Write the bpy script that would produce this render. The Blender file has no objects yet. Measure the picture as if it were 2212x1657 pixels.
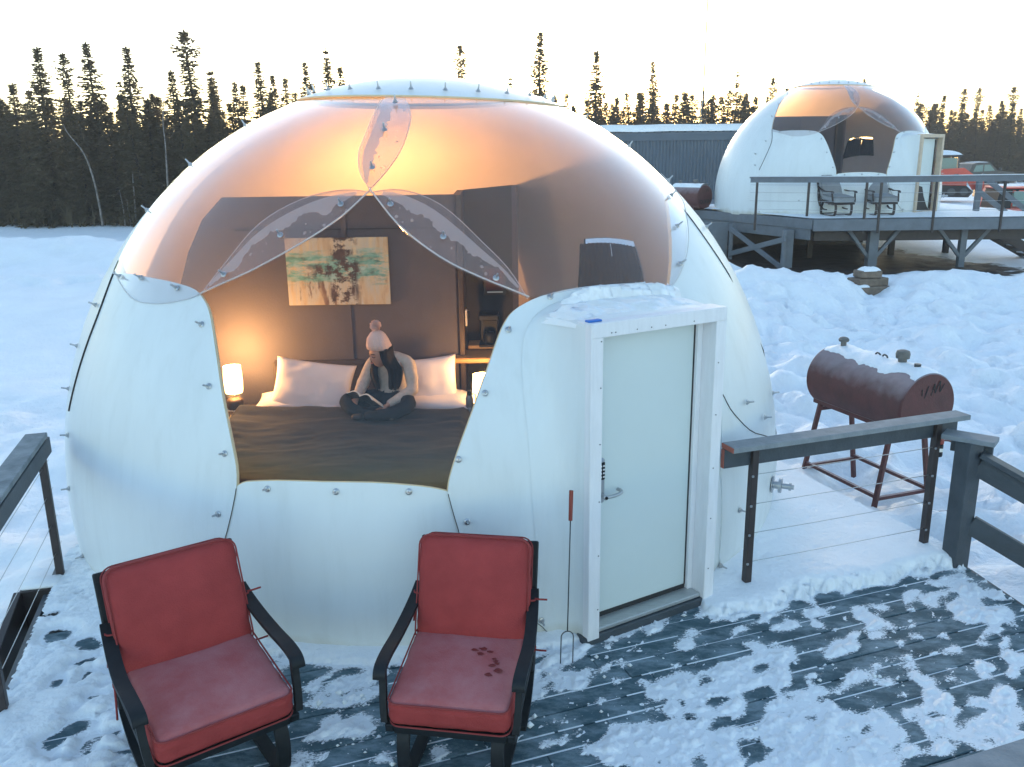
import bpy, bmesh, math, random
import numpy as np
from mathutils import Vector, Matrix, geometry

R = math.radians
scene = bpy.context.scene
COL = scene.collection

# ------------------------------------------------------------------ camera
CAMH, PITCH, ROLL = 3.0143, 0.25770, -0.01336
FW = Vector((0, math.cos(PITCH), -math.sin(PITCH)))
_up = Vector((0, math.sin(PITCH), math.cos(PITCH)))
RT = Vector((1, 0, 0)) * math.cos(ROLL) + _up * math.sin(ROLL)
UP = _up * math.cos(ROLL) - Vector((1, 0, 0)) * math.sin(ROLL)
cam = bpy.data.cameras.new('camera')
cam.lens, cam.sensor_width = 30.0, 36.0
cam.clip_end = 3000
cam_o = bpy.data.objects.new('camera', cam)
COL.objects.link(cam_o)
m = Matrix((RT, UP, -FW)).transposed().to_4x4()
m.translation = (0, 0, CAMH)
cam_o.matrix_world = m
scene.camera = cam_o

# ------------------------------------------------------------------ sky, sun, exposure
SUN_EL, SUN_AZ = 8.0, 4.0          # low winter sun behind the spruces, just right of straight ahead
world = bpy.data.worlds.new('World')
scene.world = world
world.use_nodes = True
wt = world.node_tree
wt.nodes.clear()
sky = wt.nodes.new('ShaderNodeTexSky')
sky.sky_type = 'NISHITA'
sky.sun_disc = False
sky.sun_elevation = R(SUN_EL)
sky.sun_rotation = R(SUN_AZ)
sky.air_density, sky.dust_density, sky.ozone_density = 1.0, 0.7, 1.45
bg = wt.nodes.new('ShaderNodeBackground')
bg.inputs['Strength'].default_value = 0.15
wo = wt.nodes.new('ShaderNodeOutputWorld')
wt.links.new(sky.outputs[0], bg.inputs[0])
wt.links.new(bg.outputs[0], wo.inputs[0])
sun = bpy.data.lights.new('sun', 'SUN')
sun.energy, sun.angle, sun.color = 0.5, R(12), (1.0, 0.80, 0.62)
sun_o = bpy.data.objects.new('sun', sun)
COL.objects.link(sun_o)
sd = Vector((math.sin(R(SUN_AZ)) * math.cos(R(SUN_EL)), math.cos(R(SUN_AZ)) * math.cos(R(SUN_EL)), math.sin(R(SUN_EL))))
sun_o.rotation_euler = sd.to_track_quat('Z', 'Y').to_euler()
sun_o.location = (0, 0, 30)
vs = scene.view_settings
vs.view_transform, vs.look, vs.gamma, vs.use_curve_mapping = 'Standard', 'None', 1.0, False
vs.exposure = 2.02
scene.cycles.transparent_max_bounces = 40
scene.cycles.max_bounces = 10

# ------------------------------------------------------------------ measuring helpers (photo pixel, 2212 wide -> point in the place)
FD, CX, CY = 1843.3, 1106.0, 828.6
def ray(x, y):
    return FW * FD + RT * (x - CX) - UP * (y - CY)
EYE = Vector((0, 0, CAMH))
def G(x, y, z=0.0):
    d = ray(x, y); return EYE + d * ((z - CAMH) / d.z)
def AY(x, y, Y):
    d = ray(x, y); return EYE + d * (Y / d.y)
def PL(x, y, p0, n):
    d = ray(x, y); return EYE + d * ((Vector(p0) - EYE).dot(n) / d.dot(n))

# ------------------------------------------------------------------ noise
def _hash(ix, iy, seed):
    h = (ix * 374761393 + iy * 668265263 + seed * 1442695041) & 0xffffffff
    h = ((h ^ (h >> 13)) * 1274126177) & 0xffffffff
    return ((h ^ (h >> 16)) & 0xffff) / 65535.0
def vnoise(x, y, seed=0):
    x = np.asarray(x, float); y = np.asarray(y, float)
    ix = np.floor(x).astype(np.int64); iy = np.floor(y).astype(np.int64)
    fx = x - ix; fy = y - iy
    fx = fx * fx * fx * (fx * (fx * 6 - 15) + 10); fy = fy * fy * fy * (fy * (fy * 6 - 15) + 10)
    a = _hash(ix, iy, seed); b = _hash(ix + 1, iy, seed); c = _hash(ix, iy + 1, seed); d = _hash(ix + 1, iy + 1, seed)
    return (a * (1 - fx) + b * fx) * (1 - fy) + (c * (1 - fx) + d * fx) * fy
def fbm(x, y, oct=4, seed=0, gain=0.5):
    s = 0; a = 1.0; t = 0
    for o in range(oct):
        s = s + a * vnoise(x * 2 ** o + 17.3 * o, y * 2 ** o - 9.1 * o, seed + o); t += a; a *= gain
    return s / t
def sstep(a, b, x):
    t = np.clip((np.asarray(x, float) - a) / (b - a), 0, 1); return t * t * (3 - 2 * t)

# ------------------------------------------------------------------ materials
MATS = {}
def mat(name, col, rough=0.6, metal=0.0, var=0.0, vscale=6.0, bump=0.0, bscale=40.0, spec=None, col2=None, world=False, stretch=None):
    if name in MATS: return MATS[name]
    mt = bpy.data.materials.new(name); mt.use_nodes = True; MATS[name] = mt
    nt = mt.node_tree; b = nt.nodes['Principled BSDF']
    b.inputs['Base Color'].default_value = (*col, 1); b.inputs['Roughness'].default_value = rough; b.inputs['Metallic'].default_value = metal
    if spec is not None: b.inputs['Specular IOR Level'].default_value = spec
    if var or bump:
        if world:
            g = nt.nodes.new('ShaderNodeNewGeometry'); src = g.outputs['Position']
        else:
            g = nt.nodes.new('ShaderNodeTexCoord'); src = g.outputs['Object']
        if stretch:
            mp = nt.nodes.new('ShaderNodeMapping'); mp.inputs['Scale'].default_value = stretch
            nt.links.new(src, mp.inputs[0]); src = mp.outputs[0]
    if var:
        n = nt.nodes.new('ShaderNodeTexNoise'); n.inputs['Scale'].default_value = vscale; n.inputs['Detail'].default_value = 5
        n.inputs['Roughness'].default_value = 0.62
        nt.links.new(src, n.inputs['Vector'])
        cr = nt.nodes.new('ShaderNodeValToRGB')
        c2 = col2 or tuple(max(0, c * (1 - var)) for c in col)
        cr.color_ramp.elements[0].position, cr.color_ramp.elements[1].position = 0.32, 0.68
        cr.color_ramp.elements[0].color = (*c2, 1)
        cr.color_ramp.elements[1].color = (*(col if col2 else tuple(min(1, c * (1 + var * 0.5)) for c in col)), 1)
        nt.links.new(n.outputs['Fac'], cr.inputs[0]); nt.links.new(cr.outputs[0], b.inputs['Base Color'])
    if bump:
        n = nt.nodes.new('ShaderNodeTexNoise'); n.inputs['Scale'].default_value = bscale; n.inputs['Detail'].default_value = 6
        nt.links.new(src, n.inputs['Vector'])
        bp = nt.nodes.new('ShaderNodeBump'); bp.inputs['Strength'].default_value = bump; bp.inputs['Distance'].default_value = 0.02
        nt.links.new(n.outputs['Fac'], bp.inputs['Height']); nt.links.new(bp.outputs[0], b.inputs['Normal'])
    return mt

def nodes(mt): return mt.node_tree.nodes, mt.node_tree.links

mat('snow', (0.84, 0.87, 0.90), 0.6, var=0.05, vscale=3.0, bump=0.5, bscale=30, world=True, spec=0.3)
mat('fibreglass', (0.70, 0.745, 0.755), 0.38, var=0.05, vscale=1.3, bump=0.05, bscale=9, spec=0.4, stretch=(1.6, 1.6, 0.35))
def grime():
    n, l = nodes(MATS['fibreglass']); b = n['Principled BSDF']; old = b.inputs['Base Color'].links[0].from_socket
    tc = n.new('ShaderNodeTexCoord'); mp = n.new('ShaderNodeMapping'); mp.inputs['Scale'].default_value = (5, 5, .5); l.new(tc.outputs['Object'], mp.inputs[0])
    z = n.new('ShaderNodeTexNoise'); z.inputs['Scale'].default_value = 1.6; z.inputs['Detail'].default_value = 7; z.inputs['Roughness'].default_value = .65; l.new(mp.outputs[0], z.inputs['Vector'])
    r = n.new('ShaderNodeMapRange'); r.inputs['From Min'].default_value = .50; r.inputs['From Max'].default_value = .78; r.inputs['To Max'].default_value = .30; l.new(z.outputs['Fac'], r.inputs['Value'])
    sp = n.new('ShaderNodeSeparateXYZ'); l.new(tc.outputs['Object'], sp.inputs[0])
    z2 = n.new('ShaderNodeTexNoise'); z2.inputs['Scale'].default_value = 4; z2.inputs['Detail'].default_value = 6; l.new(tc.outputs['Object'], z2.inputs['Vector'])
    a = n.new('ShaderNodeMath'); a.operation = 'MULTIPLY_ADD'; a.inputs[1].default_value = -.22; l.new(z2.outputs['Fac'], a.inputs[0]); l.new(sp.outputs['Z'], a.inputs[2])
    r2 = n.new('ShaderNodeMapRange'); r2.inputs['From Min'].default_value = .02; r2.inputs['From Max'].default_value = -.10; r2.inputs['To Max'].default_value = .55; l.new(a.outputs[0], r2.inputs['Value'])
    m1 = n.new('ShaderNodeMix'); m1.data_type = 'RGBA'; m1.inputs['B'].default_value = (.52, .55, .54, 1); l.new(r.outputs[0], m1.inputs['Factor']); l.new(old, m1.inputs['A'])
    m2 = n.new('ShaderNodeMix'); m2.data_type = 'RGBA'; m2.inputs['B'].default_value = (.40, .36, .25, 1); l.new(r2.outputs[0], m2.inputs['Factor']); l.new(m1.outputs['Result'], m2.inputs['A']); l.new(m2.outputs['Result'], b.inputs['Base Color'])
grime()
mat('liner', (0.66, 0.645, 0.68), 0.8, var=0.04, vscale=3, bump=0.10, bscale=30)
mat('foam_edge', (0.66, 0.58, 0.40), 0.8)
mat('trim_white', (0.76, 0.76, 0.78), 0.5, var=0.06, vscale=8, stretch=(4, 4, .6))
mat('door_paint', (0.60, 0.67, 0.665), 0.42, var=0.03, vscale=2)
mat('black_gap', (0.02, 0.02, 0.022), 0.7)
mat('metal', (0.45, 0.47, 0.49), 0.35, 0.9)
mat('dark_metal', (0.07, 0.075, 0.08), 0.45, 0.7)
mat('aluminium', (0.50, 0.52, 0.52), 0.45, 0.6, var=0.25, vscale=12, stretch=(1, 30, 30))
mat('paint_slate', (0.052, 0.066, 0.080), 0.55, var=0.22, vscale=7, bump=0.12, bscale=50)
mat('paint_slate_light', (0.125, 0.145, 0.17), 0.6, var=0.18, vscale=4, bump=0.1, bscale=40)
mat('raw_wood', (0.34, 0.10, 0.07), 0.7, var=0.2, vscale=12)
mat('post_brown', (0.035, 0.026, 0.026), 0.5, var=0.25, vscale=10)
mat('rust_red', (0.115, 0.036, 0.034), 0.62, var=0.28, vscale=5, bump=0.12, bscale=60, col2=(0.070, 0.025, 0.024))
mat('rust_frost', (0.21, 0.115, 0.125), 0.7, var=0.35, vscale=9, col2=(0.16, 0.06, 0.058))
mat('black_paint', (0.010, 0.013, 0.016), 0.55, var=0.3, vscale=30, spec=0.3)
mat('cushion_red', (0.34, 0.050, 0.048), 0.85, var=0.16, vscale=5, bump=0.25, bscale=140, spec=0.2)
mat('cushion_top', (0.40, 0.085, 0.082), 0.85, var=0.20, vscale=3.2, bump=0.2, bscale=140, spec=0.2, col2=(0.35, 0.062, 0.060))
mat('cushion_pipe', (0.25, 0.035, 0.033), 0.85)
mat('cushion_grey', (0.27, 0.285, 0.30), 0.9, var=0.08)
mat('wall_charcoal', (0.088, 0.078, 0.088), 0.8, var=0.08, vscale=3, bump=0.12, bscale=60)
mat('wall_dark', (0.03, 0.028, 0.03), 0.7)
mat('duvet', (0.031, 0.035, 0.046), 0.9, var=0.12, vscale=4, spec=0.15)
mat('linen', (0.80, 0.74, 0.74), 0.9, var=0.04, vscale=5, spec=0.15)
mat('mattress', (0.7, 0.66, 0.64), 0.9)
mat('headboard', (0.045, 0.036, 0.036), 0.75, var=0.15, vscale=10)
mat('wood_dark', (0.05, 0.03, 0.02), 0.45, var=0.2, vscale=6, stretch=(1, 8, 8))
mat('wood_shelf', (0.42, 0.24, 0.09), 0.5, var=0.3, vscale=7, stretch=(1, 8, 8))
mat('skin', (0.50, 0.27, 0.19), 0.55, var=0.06, vscale=20)
mat('lips', (0.34, 0.11, 0.10), 0.5)
mat('eye_dark', (0.03, 0.018, 0.014), 0.6)
mat('hair', (0.009, 0.006, 0.006), 0.6, spec=0.15, var=0.5, vscale=40, bump=0.5, bscale=90, stretch=(3, 3, .3))
mat('sweater', (0.58, 0.50, 0.43), 0.95, var=0.15, vscale=30, bump=0.3, bscale=180)
mat('jeans', (0.014, 0.020, 0.030), 0.9, spec=0.1, var=0.2, vscale=20)
mat('knit', (0.55, 0.40, 0.36), 0.95, var=0.2, vscale=30)
mat('pages', (0.75, 0.73, 0.66), 0.8)
mat('book_cover', (0.05, 0.055, 0.05), 0.5, var=0.3, vscale=9)
mat('curtain', (0.03, 0.034, 0.05), 0.9)
mat('steel_bottle', (0.25, 0.25, 0.27), 0.35, 0.6)
mat('red_handle', (0.24, 0.04, 0.025), 0.5)
mat('tape_blue', (0.02, 0.16, 0.55), 0.5)
mat('dirt', (0.055, 0.040, 0.034), 0.95)
mat('bark', (0.045, 0.034, 0.028), 0.9)
mat('birch', (0.20, 0.175, 0.16), 0.8, var=0.6, vscale=9)
mat('tin_blue', (0.085, 0.115, 0.15), 0.5, 0.2, var=0.12, vscale=1.5)
mat('pine_trim', (0.55, 0.44, 0.33), 0.6, var=0.15, vscale=9)
mat('cap_grey', (0.15, 0.145, 0.135), 0.7, var=.3, vscale=14)
mat('concrete', (0.19, 0.145, 0.11), 0.9, var=0.3, vscale=8)
mat('orange_paint', (0.62, 0.075, 0.045), 0.45, var=0.1, vscale=4)
mat('yellow_paint', (0.62, 0.42, 0.03), 0.5)
mat('truck_paint', (0.028, 0.034, 0.036), 0.35, spec=0.6)
mat('rubber', (0.015, 0.015, 0.016), 0.8)
mat('car_glass', (0.10, 0.16, 0.15), 0.1, spec=0.8)
mat('cabin_glass', (0.14, 0.24, 0.22), 0.15, spec=0.6)
mat('chrome', (0.5, 0.5, 0.5), 0.25, 0.8)
mat('dark_shoe', (0.03, 0.028, 0.03), 0.6)

def spruce_mat(name, a, b_):
    mt = mat(name, a, 0.85, spec=0.15)
    n, l = nodes(mt); p = n['Principled BSDF']
    oi = n.new('ShaderNodeObjectInfo'); g = n.new('ShaderNodeNewGeometry')
    mx = n.new('ShaderNodeMix'); mx.data_type = 'RGBA'
    mx.inputs['A'].default_value = (*a, 1); mx.inputs['B'].default_value = (*b_, 1)
    mth = n.new('ShaderNodeMath'); mth.operation = 'MULTIPLY_ADD'; mth.inputs[1].default_value = 0.5; 
    m2 = n.new('ShaderNodeMath'); m2.operation = 'MULTIPLY'; m2.inputs[1].default_value = 0.5
    l.new(oi.outputs['Random'], mth.inputs[0]); l.new(g.outputs['Random Per Island'], m2.inputs[0]); l.new(m2.outputs[0], mth.inputs[2])
    l.new(mth.outputs[0], mx.inputs['Factor']); l.new(mx.outputs['Result'], p.inputs['Base Color'])
    # needles let a little light through
    tr = n.new('ShaderNodeBsdfTranslucent'); tr.inputs[0].default_value = (0.20, 0.14, 0.06, 1)
    ms = n.new('ShaderNodeMixShader'); ms.inputs[0].default_value = 0.22
    out = n['Material Output']
    l.new(p.outputs[0], ms.inputs[1]); l.new(tr.outputs[0], ms.inputs[2]); l.new(ms.outputs[0], out.inputs[0])
    return mt
spruce_mat('spruce', (0.070, 0.066, 0.040), (0.110, 0.088, 0.058))

# clear acrylic: see-through sheet, mirror-like at grazing angles, a touch of milk
def clear_mat(name, tint, milk, rough, frost=0.0, power=5.0):
    mt = bpy.data.materials.new(name); mt.use_nodes = True; MATS[name] = mt
    n, l = nodes(mt); n.clear()
    out = n.new('ShaderNodeOutputMaterial')
    tr = n.new('ShaderNodeBsdfTransparent'); tr.inputs[0].default_value = (*tint, 1)
    df = n.new('ShaderNodeBsdfDiffuse'); df.inputs[0].default_value = (0.8, 0.8, 0.82, 1)
    tl = n.new('ShaderNodeBsdfTranslucent'); tl.inputs[0].default_value = (0.8, 0.8, 0.82, 1)
    gl = n.new('ShaderNodeBsdfGlossy'); gl.inputs['Roughness'].default_value = rough; gl.inputs[0].default_value = (1, 1, 1, 1)
    lw = n.new('ShaderNodeLayerWeight'); lw.inputs['Blend'].default_value = 0.5      # Schlick reflectance, same from both faces
    pw = n.new('ShaderNodeMath'); pw.operation = 'POWER'; pw.inputs[1].default_value = power; l.new(lw.outputs['Facing'], pw.inputs[0])
    fr = n.new('ShaderNodeMath'); fr.operation = 'MULTIPLY_ADD'; fr.inputs[1].default_value = 0.98; fr.inputs[2].default_value = 0.012
    l.new(pw.outputs[0], fr.inputs[0])
    md = n.new('ShaderNodeMixShader'); md.inputs[0].default_value = 0.5
    mm = n.new('ShaderNodeMixShader'); mm.inputs[0].default_value = milk
    mg = n.new('ShaderNodeMixShader')
    l.new(df.outputs[0], md.inputs[1]); l.new(tl.outputs[0], md.inputs[2])
    l.new(tr.outputs[0], mm.inputs[1]); l.new(md.outputs[0], mm.inputs[2])
    l.new(fr.outputs[0], mg.inputs[0]); l.new(mm.outputs[0], mg.inputs[1]); l.new(gl.outputs[0], mg.inputs[2])
    l.new(mg.outputs[0], out.inputs[0])
    if frost:
        tc = n.new('ShaderNodeTexCoord')
        nz = n.new('ShaderNodeTexNoise'); nz.inputs['Scale'].default_value = 3.2; nz.inputs['Detail'].default_value = 9; nz.inputs['Roughness'].default_value = 0.6
        l.new(tc.outputs['Object'], nz.inputs['Vector'])
        mr = n.new('ShaderNodeMapRange'); mr.inputs['From Min'].default_value = 0.47; mr.inputs['From Max'].default_value = 0.50
        mr.inputs['To Min'].default_value = milk; mr.inputs['To Max'].default_value = frost
        l.new(nz.outputs['Fac'], mr.inputs['Value']); l.new(mr.outputs['Result'], mm.inputs[0])
    return mt
clear_mat('acrylic', (0.96, 0.955, 0.955), 0.004, 0.04)
clear_mat('frosted_film', (0.95, 0.94, 0.95), 0.36, 0.25)
clear_mat('acrylic_milky', (0.96, 0.95, 0.955), 0.055, 0.06, 0.0, 3.8)
clear_mat('window_pane', (0.95, 0.96, 0.97), 0.02, 0.03)

# ------------------------------------------------------------------ mesh builder
class MB:
    def __init__(s): s.v = []; s.f = []; s.mi = []; s.cur = 0
    def add(s, vs, fs):
        o = len(s.v); s.v += [tuple(v) for v in vs]
        for f in fs: s.f.append(tuple(i + o for i in f)); s.mi.append(s.cur)
        return s
    def box(s, c, size, M=None, bev=0.0):
        hx, hy, hz = size[0] / 2, size[1] / 2, size[2] / 2
        b = min(bev, hx * .9, hy * .9, hz * .9)
        if b <= 0:
            vs = [Vector((x, y, z)) for z in (-hz, hz) for y in (-hy, hy) for x in (-hx, hx)]
            fs = [(0, 2, 3, 1), (4, 5, 7, 6), (0, 1, 5, 4), (2, 6, 7, 3), (0, 4, 6, 2), (1, 3, 7, 5)]
        else:
            vs = []; idx = {}
            for sx in (-1, 1):
                for sy in (-1, 1):
                    for sz in (-1, 1):
                        for a in range(3):
                            p = [sx * (hx - b), sy * (hy - b), sz * (hz - b)]
                            p[a] = (sx * hx, sy * hy, sz * hz)[a]
                            idx[(sx, sy, sz, a)] = len(vs); vs.append(Vector(p))
            fs = []
            S = (-1, 1)
            for a in range(3):
                o = [k for k in range(3) if k != a]
                for s_ in S:
                    q = []
                    for (i, j) in ((-1, -1), (1, -1), (1, 1), (-1, 1)):
                        k = [0, 0, 0]; k[a] = s_; k[o[0]] = i; k[o[1]] = j
                        q.append(idx[(*k, a)])
                    nrm = (vs[q[1]] - vs[q[0]]).cross(vs[q[2]] - vs[q[1]])
                    if nrm[a] * s_ < 0: q.reverse()
                    fs.append(tuple(q))
            for a in range(3):          # edges along axis a
                o = [k for k in range(3) if k != a]
                for i in S:
                    for j in S:
                        def K(t, face):
                            k = [0, 0, 0]; k[a] = t; k[o[0]] = i; k[o[1]] = j; return idx[(*k, face)]
                        q = [K(-1, o[0]), K(1, o[0]), K(1, o[1]), K(-1, o[1])]
                        nrm = (vs[q[1]] - vs[q[0]]).cross(vs[q[2]] - vs[q[1]])
                        if nrm[o[0]] * i + nrm[o[1]] * j < 0: q.reverse()
                        fs.append(tuple(q))
            for sx in S:
                for sy in S:
                    for sz in S:
                        q = [idx[(sx, sy, sz, a)] for a in range(3)]
                        if sx * sy * sz < 0: q.reverse()
                        fs.append(tuple(q))
        if M is not None: vs = [M @ v for v in vs]
        c = Vector(c)
        return s.add([v + c for v in vs], fs)
    def beam(s, p0, p1, w, h, up=(0, 0, 1), bev=0.0, ext=0.0):
        p0, p1 = Vector(p0), Vector(p1); t = (p1 - p0); L = t.length; t.normalize()
        up = Vector(up); x = up.cross(t)
        if x.length < 1e-4: x = Vector((1, 0, 0)).cross(t)
        x.normalize(); z = t.cross(x)
        M = Matrix((x, t, z)).transposed()
        return s.box((p0 + p1) / 2, (w, L + 2 * ext, h), M, bev)
    def tube(s, pts, r, n=8, cap=True, closed=False):
        pts = [Vector(p) for p in pts]; m_ = len(pts)
        rs = r if isinstance(r, (list, tuple)) else [r] * m_
        vs = []; prev = None
        for i, p in enumerate(pts):
            if closed: t = pts[(i + 1) % m_] - pts[i - 1]
            else: t = pts[min(i + 1, m_ - 1)] - pts[max(i - 1, 0)]
            if t.length < 1e-9: t = Vector((0, 0, 1))
            t.normalize()
            if prev is None:
                a = Vector((0, 0, 1)) if abs(t.z) < .9 else Vector((1, 0, 0)); x = a.cross(t).normalized()
            else:
                x = prev - t * prev.dot(t)
                x = x.normalized() if x.length > 1e-6 else Vector((1, 0, 0)).cross(t).normalized()
            prev = x; y = t.cross(x)
            for k in range(n):
                a = 2 * math.pi * k / n; vs.append(p + (x * math.cos(a) + y * math.sin(a)) * rs[i])
        fs = []
        for i in range(m_ if closed else m_ - 1):
            j = (i + 1) % m_
            for k in range(n):
                k2 = (k + 1) % n; fs.append((i * n + k, i * n + k2, j * n + k2, j * n + k))
        if cap and not closed:
            fs.append(tuple(range(n - 1, -1, -1))); fs.append(tuple(range((m_ - 1) * n, m_ * n)))
        return s.add(vs, fs)
    def lathe(s, prof, n=24, M=None, cap=True):
        vs = []; fs = []
        for (r, z) in prof:
            for k in range(n):
                a = 2 * math.pi * k / n; vs.append(Vector((r * math.cos(a), r * math.sin(a), z)))
        for i in range(len(prof) - 1):
            for k in range(n):
                k2 = (k + 1) % n; fs.append((i * n + k, i * n + k2, (i + 1) * n + k2, (i + 1) * n + k))
        if cap:
            fs.append(tuple(range(n - 1, -1, -1))); fs.append(tuple(range((len(prof) - 1) * n, len(prof) * n)))
        if M is not None: vs = [M @ v for v in vs]
        return s.add(vs, fs)
    def prism(s, poly, axis_vec, M=None):
        n = len(poly); a = Vector(axis_vec)
        vs = [Vector(p) for p in poly] + [Vector(p) + a for p in poly]
        fs = [tuple(range(n - 1, -1, -1)), tuple(range(n, 2 * n))] + [(i, (i + 1) % n, (i + 1) % n + n, i + n) for i in range(n)]
        if M is not None: vs = [M @ v for v in vs]
        return s.add(vs, fs)
    def grid(s, P):
        ny, nx = len(P), len(P[0])
        vs = [p for row in P for p in row]
        return s.add(vs, [(j * nx + i, j * nx + i + 1, (j + 1) * nx + i + 1, (j + 1) * nx + i) for j in range(ny - 1) for i in range(nx - 1)])
    def mesh(s, name, mats, smooth=False, fixn=True):
        me = bpy.data.meshes.new(name); me.from_pydata(s.v, [], s.f)
        for mm in (mats if isinstance(mats, (list, tuple)) else [mats]): me.materials.append(MATS[mm])
        if any(s.mi): me.polygons.foreach_set('material_index', s.mi)
        if fixn:
            bm = bmesh.new(); bm.from_mesh(me); bmesh.ops.recalc_face_normals(bm, faces=bm.faces); bm.to_mesh(me); bm.free()
        if smooth is True: me.polygons.foreach_set('use_smooth', [True] * len(me.polygons))
        elif smooth:
            me.polygons.foreach_set('use_smooth', [True] * len(me.polygons))
            me.set_sharp_from_angle(angle=R(smooth))
        me.update(); return me
    def build(s, name, mats, parent=None, smooth=False, fixn=True):
        return obj(name, s.mesh(name, mats, smooth, fixn), parent)
def obj(name, me, parent=None):
    o = bpy.data.objects.new(name, me); COL.objects.link(o)
    if parent is not None: o.parent = parent
    return o
def tag(o, label=None, cat=None, group=None, kind=None):
    if label: o['label'] = label
    if cat: o['category'] = cat
    if group: o['group'] = group
    if kind: o['kind'] = kind
    return o
def thing(name, label, cat, loc=(0, 0, 0), rz=0.0, group=None):
    o = bpy.data.objects.new(name, None); COL.objects.link(o); o.location = loc; o.rotation_euler = (0, 0, rz)
    o.empty_display_size = 0.2
    return tag(o, label, cat, group)
def copy_tree(o, parent=None):
    c = o.copy(); COL.objects.link(c)
    if parent is not None: c.parent = parent
    for ch in list(o.children): copy_tree(ch, c)
    return c
def RZ(a): return Matrix.Rotation(a, 3, 'Z')
def mix(a, b, t): return Vector(a) * (1 - t) + Vector(b) * t
def smooth_path(pts, n=6):
    pts = [Vector(p) for p in pts]; out = []
    for i in range(len(pts) - 1):
        p0 = pts[max(i - 1, 0)]; p1 = pts[i]; p2 = pts[i + 1]; p3 = pts[min(i + 2, len(pts) - 1)]
        for k in range(n):
            t = k / n
            out.append(0.5 * ((2 * p1) + (p2 - p0) * t + (2 * p0 - 5 * p1 + 4 * p2 - p3) * t * t + (3 * p1 - p0 - 3 * p2 + p3) * t ** 3))
    out.append(pts[-1]); return out
# ================================================================== SETTING: snow ground
DOME = Vector((-0.776, 7.934, 0.442)); DA, DC_ = 3.185, 3.235
def gauss(x, y, cx, cy, rx, ry, rot=0.0):
    c, s = math.cos(rot), math.sin(rot); dx, dy = x - cx, y - cy
    u = (dx * c + dy * s) / rx; v = (-dx * s + dy * c) / ry
    return np.exp(-(u * u + v * v))
def gz(x, y, fine=True):
    x = np.asarray(x, float); y = np.asarray(y, float)
    z = -0.52 + 0.72 * sstep(9.5, 22, y) + 0.30 * sstep(24, 38, y)
    z = z + 0.35 * (fbm(x * 0.10, y * 0.10, 3, 5) - 0.5) * sstep(8, 16, y)
    # wind-blown and trodden snow right of the near dome
    rough = sstep(2.2, 3.6, x) * sstep(5, 7, y) * (1 - sstep(17, 22, y))
    z = z + rough * 0.60 * (fbm(x * 0.75, y * 0.55, 4, 11) - 0.5) + rough * 0.30 * (np.abs(fbm(x * 1.7 + .6 * y, y * 1.3, 3, 12, .5) - 0.5) * 2) + rough * 0.22 * (fbm(x * 4.4, y * 3.4, 3, 13, .5) - 0.5) * (1 - sstep(16, 18, y) * .5)
    # left: smooth lane, rough strip by the dome, bank in front of the trees
    lrough = sstep(-3.2, -4.5, x) * (1 - sstep(10.5, 13.0, y + 0.15 * x))
    z = z + lrough * (0.42 * (fbm(x * 0.8, y * 0.8, 4, 21) - 0.45) + .16 * (fbm(x * 2.4, y * 2.4, 4, 22) - .5))
    z = z + 0.55 * gauss(x, y, -12.5, 25.5, 5.5, 1.7, 0.10) + 0.42 * gauss(x, y, -20, 24.5, 7, 1.6, 0.0)
    z = z + 0.35 * gauss(x, y, -9.2, 26.2, 1.3, 0.8)
    tr = np.exp(-((y - 21.6 - 0.05 * x) / 0.8) ** 2) * sstep(-4, -7, x)
    z = z + tr * (0.26 * (vnoise(x * 2.6, y * 2.2, 31) - 0.3))
    lane = sstep(-3.5, -5.5, x) * sstep(11, 14, y) * (1 - sstep(30, 36, y))
    z = z + lane * (0.10 * (fbm(x * .5, y * .35, 3, 32) - .5) + .05 * (fbm(x * 2.2, y * 1.2, 3, 33) - .5))
    z = z + gauss(x, y, -13, 25.3, 7, 2.0, .08) * .50 * (fbm(x * 1.1, y * 1.0, 4, 34) - .45)
    # heaps before the second deck
    z = z + 0.50 * gauss(x, y, 5.5, 18.6, 1.2, 0.9) + 0.26 * gauss(x, y, 6.9, 18.2, .7, .6) + 0.30 * gauss(x, y, 4.2, 19.6, .8, .8)
    z = z + 0.20 * gauss(x, y, 9.6, 18.9, 1.0, 0.7, -0.1) + 0.26 * gauss(x, y, 11.4, 18.6, 1.3, 0.8) + 0.22 * gauss(x, y, 13.4, 18.4, 1.2, 0.9)
    z = z + 0.5 * gauss(x, y, 4.6, 21.5, .9, 1.8)
    bank = sstep(3, 5, x) * sstep(15.5, 17, y) * (1 - sstep(20.5, 22.5, y))
    z = z + bank * 0.36 * (fbm(x * 1.1, y * 1.1, 4, 41) - 0.5)
    # hollow under the second deck
    hol = sstep(5.4, 6.6, x) * sstep(20.2, 22.0, y) * (1 - sstep(28, 32, y))
    z = z - hol * 0.10
    # heaps by the near stair
    z = z + 0.30 * gauss(x, y, 4.25, 5.35, 0.75, 0.7) + 0.22 * gauss(x, y, 4.7, 6.4, 0.5, 0.5)
    if fine:
        near = 1 - sstep(20, 34, y)
        z = z + near * (0.060 * (fbm(x * 4.2, y * 4.2, 4, 51) - 0.5) + 0.10 * (fbm(x * 1.3, y * 1.0, 3, 52) - 0.5)) * (1 - .5 * sstep(-4, -5, x) * sstep(12, 14, y))
    return z
def GZ(px, py):
    d = ray(px, py).normalized(); t = 4.0
    while t < 400:
        p = EYE + d * t
        if p.z <= float(gz(p.x, p.y)): return p
        t += 0.05 if t < 40 else 0.3
    return EYE + d * 60
def lines(a, b, step, lo, hi, g=1.16):
    c = list(np.arange(a, b + 1e-6, step))
    s = step; v = a
    L = []
    while v > lo: s *= g; v -= s; L.append(v)
    s = step; v = b; U = []
    while v < hi: s *= g; v += s; U.append(v)
    return np.array(L[::-1] + c + U)
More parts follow.
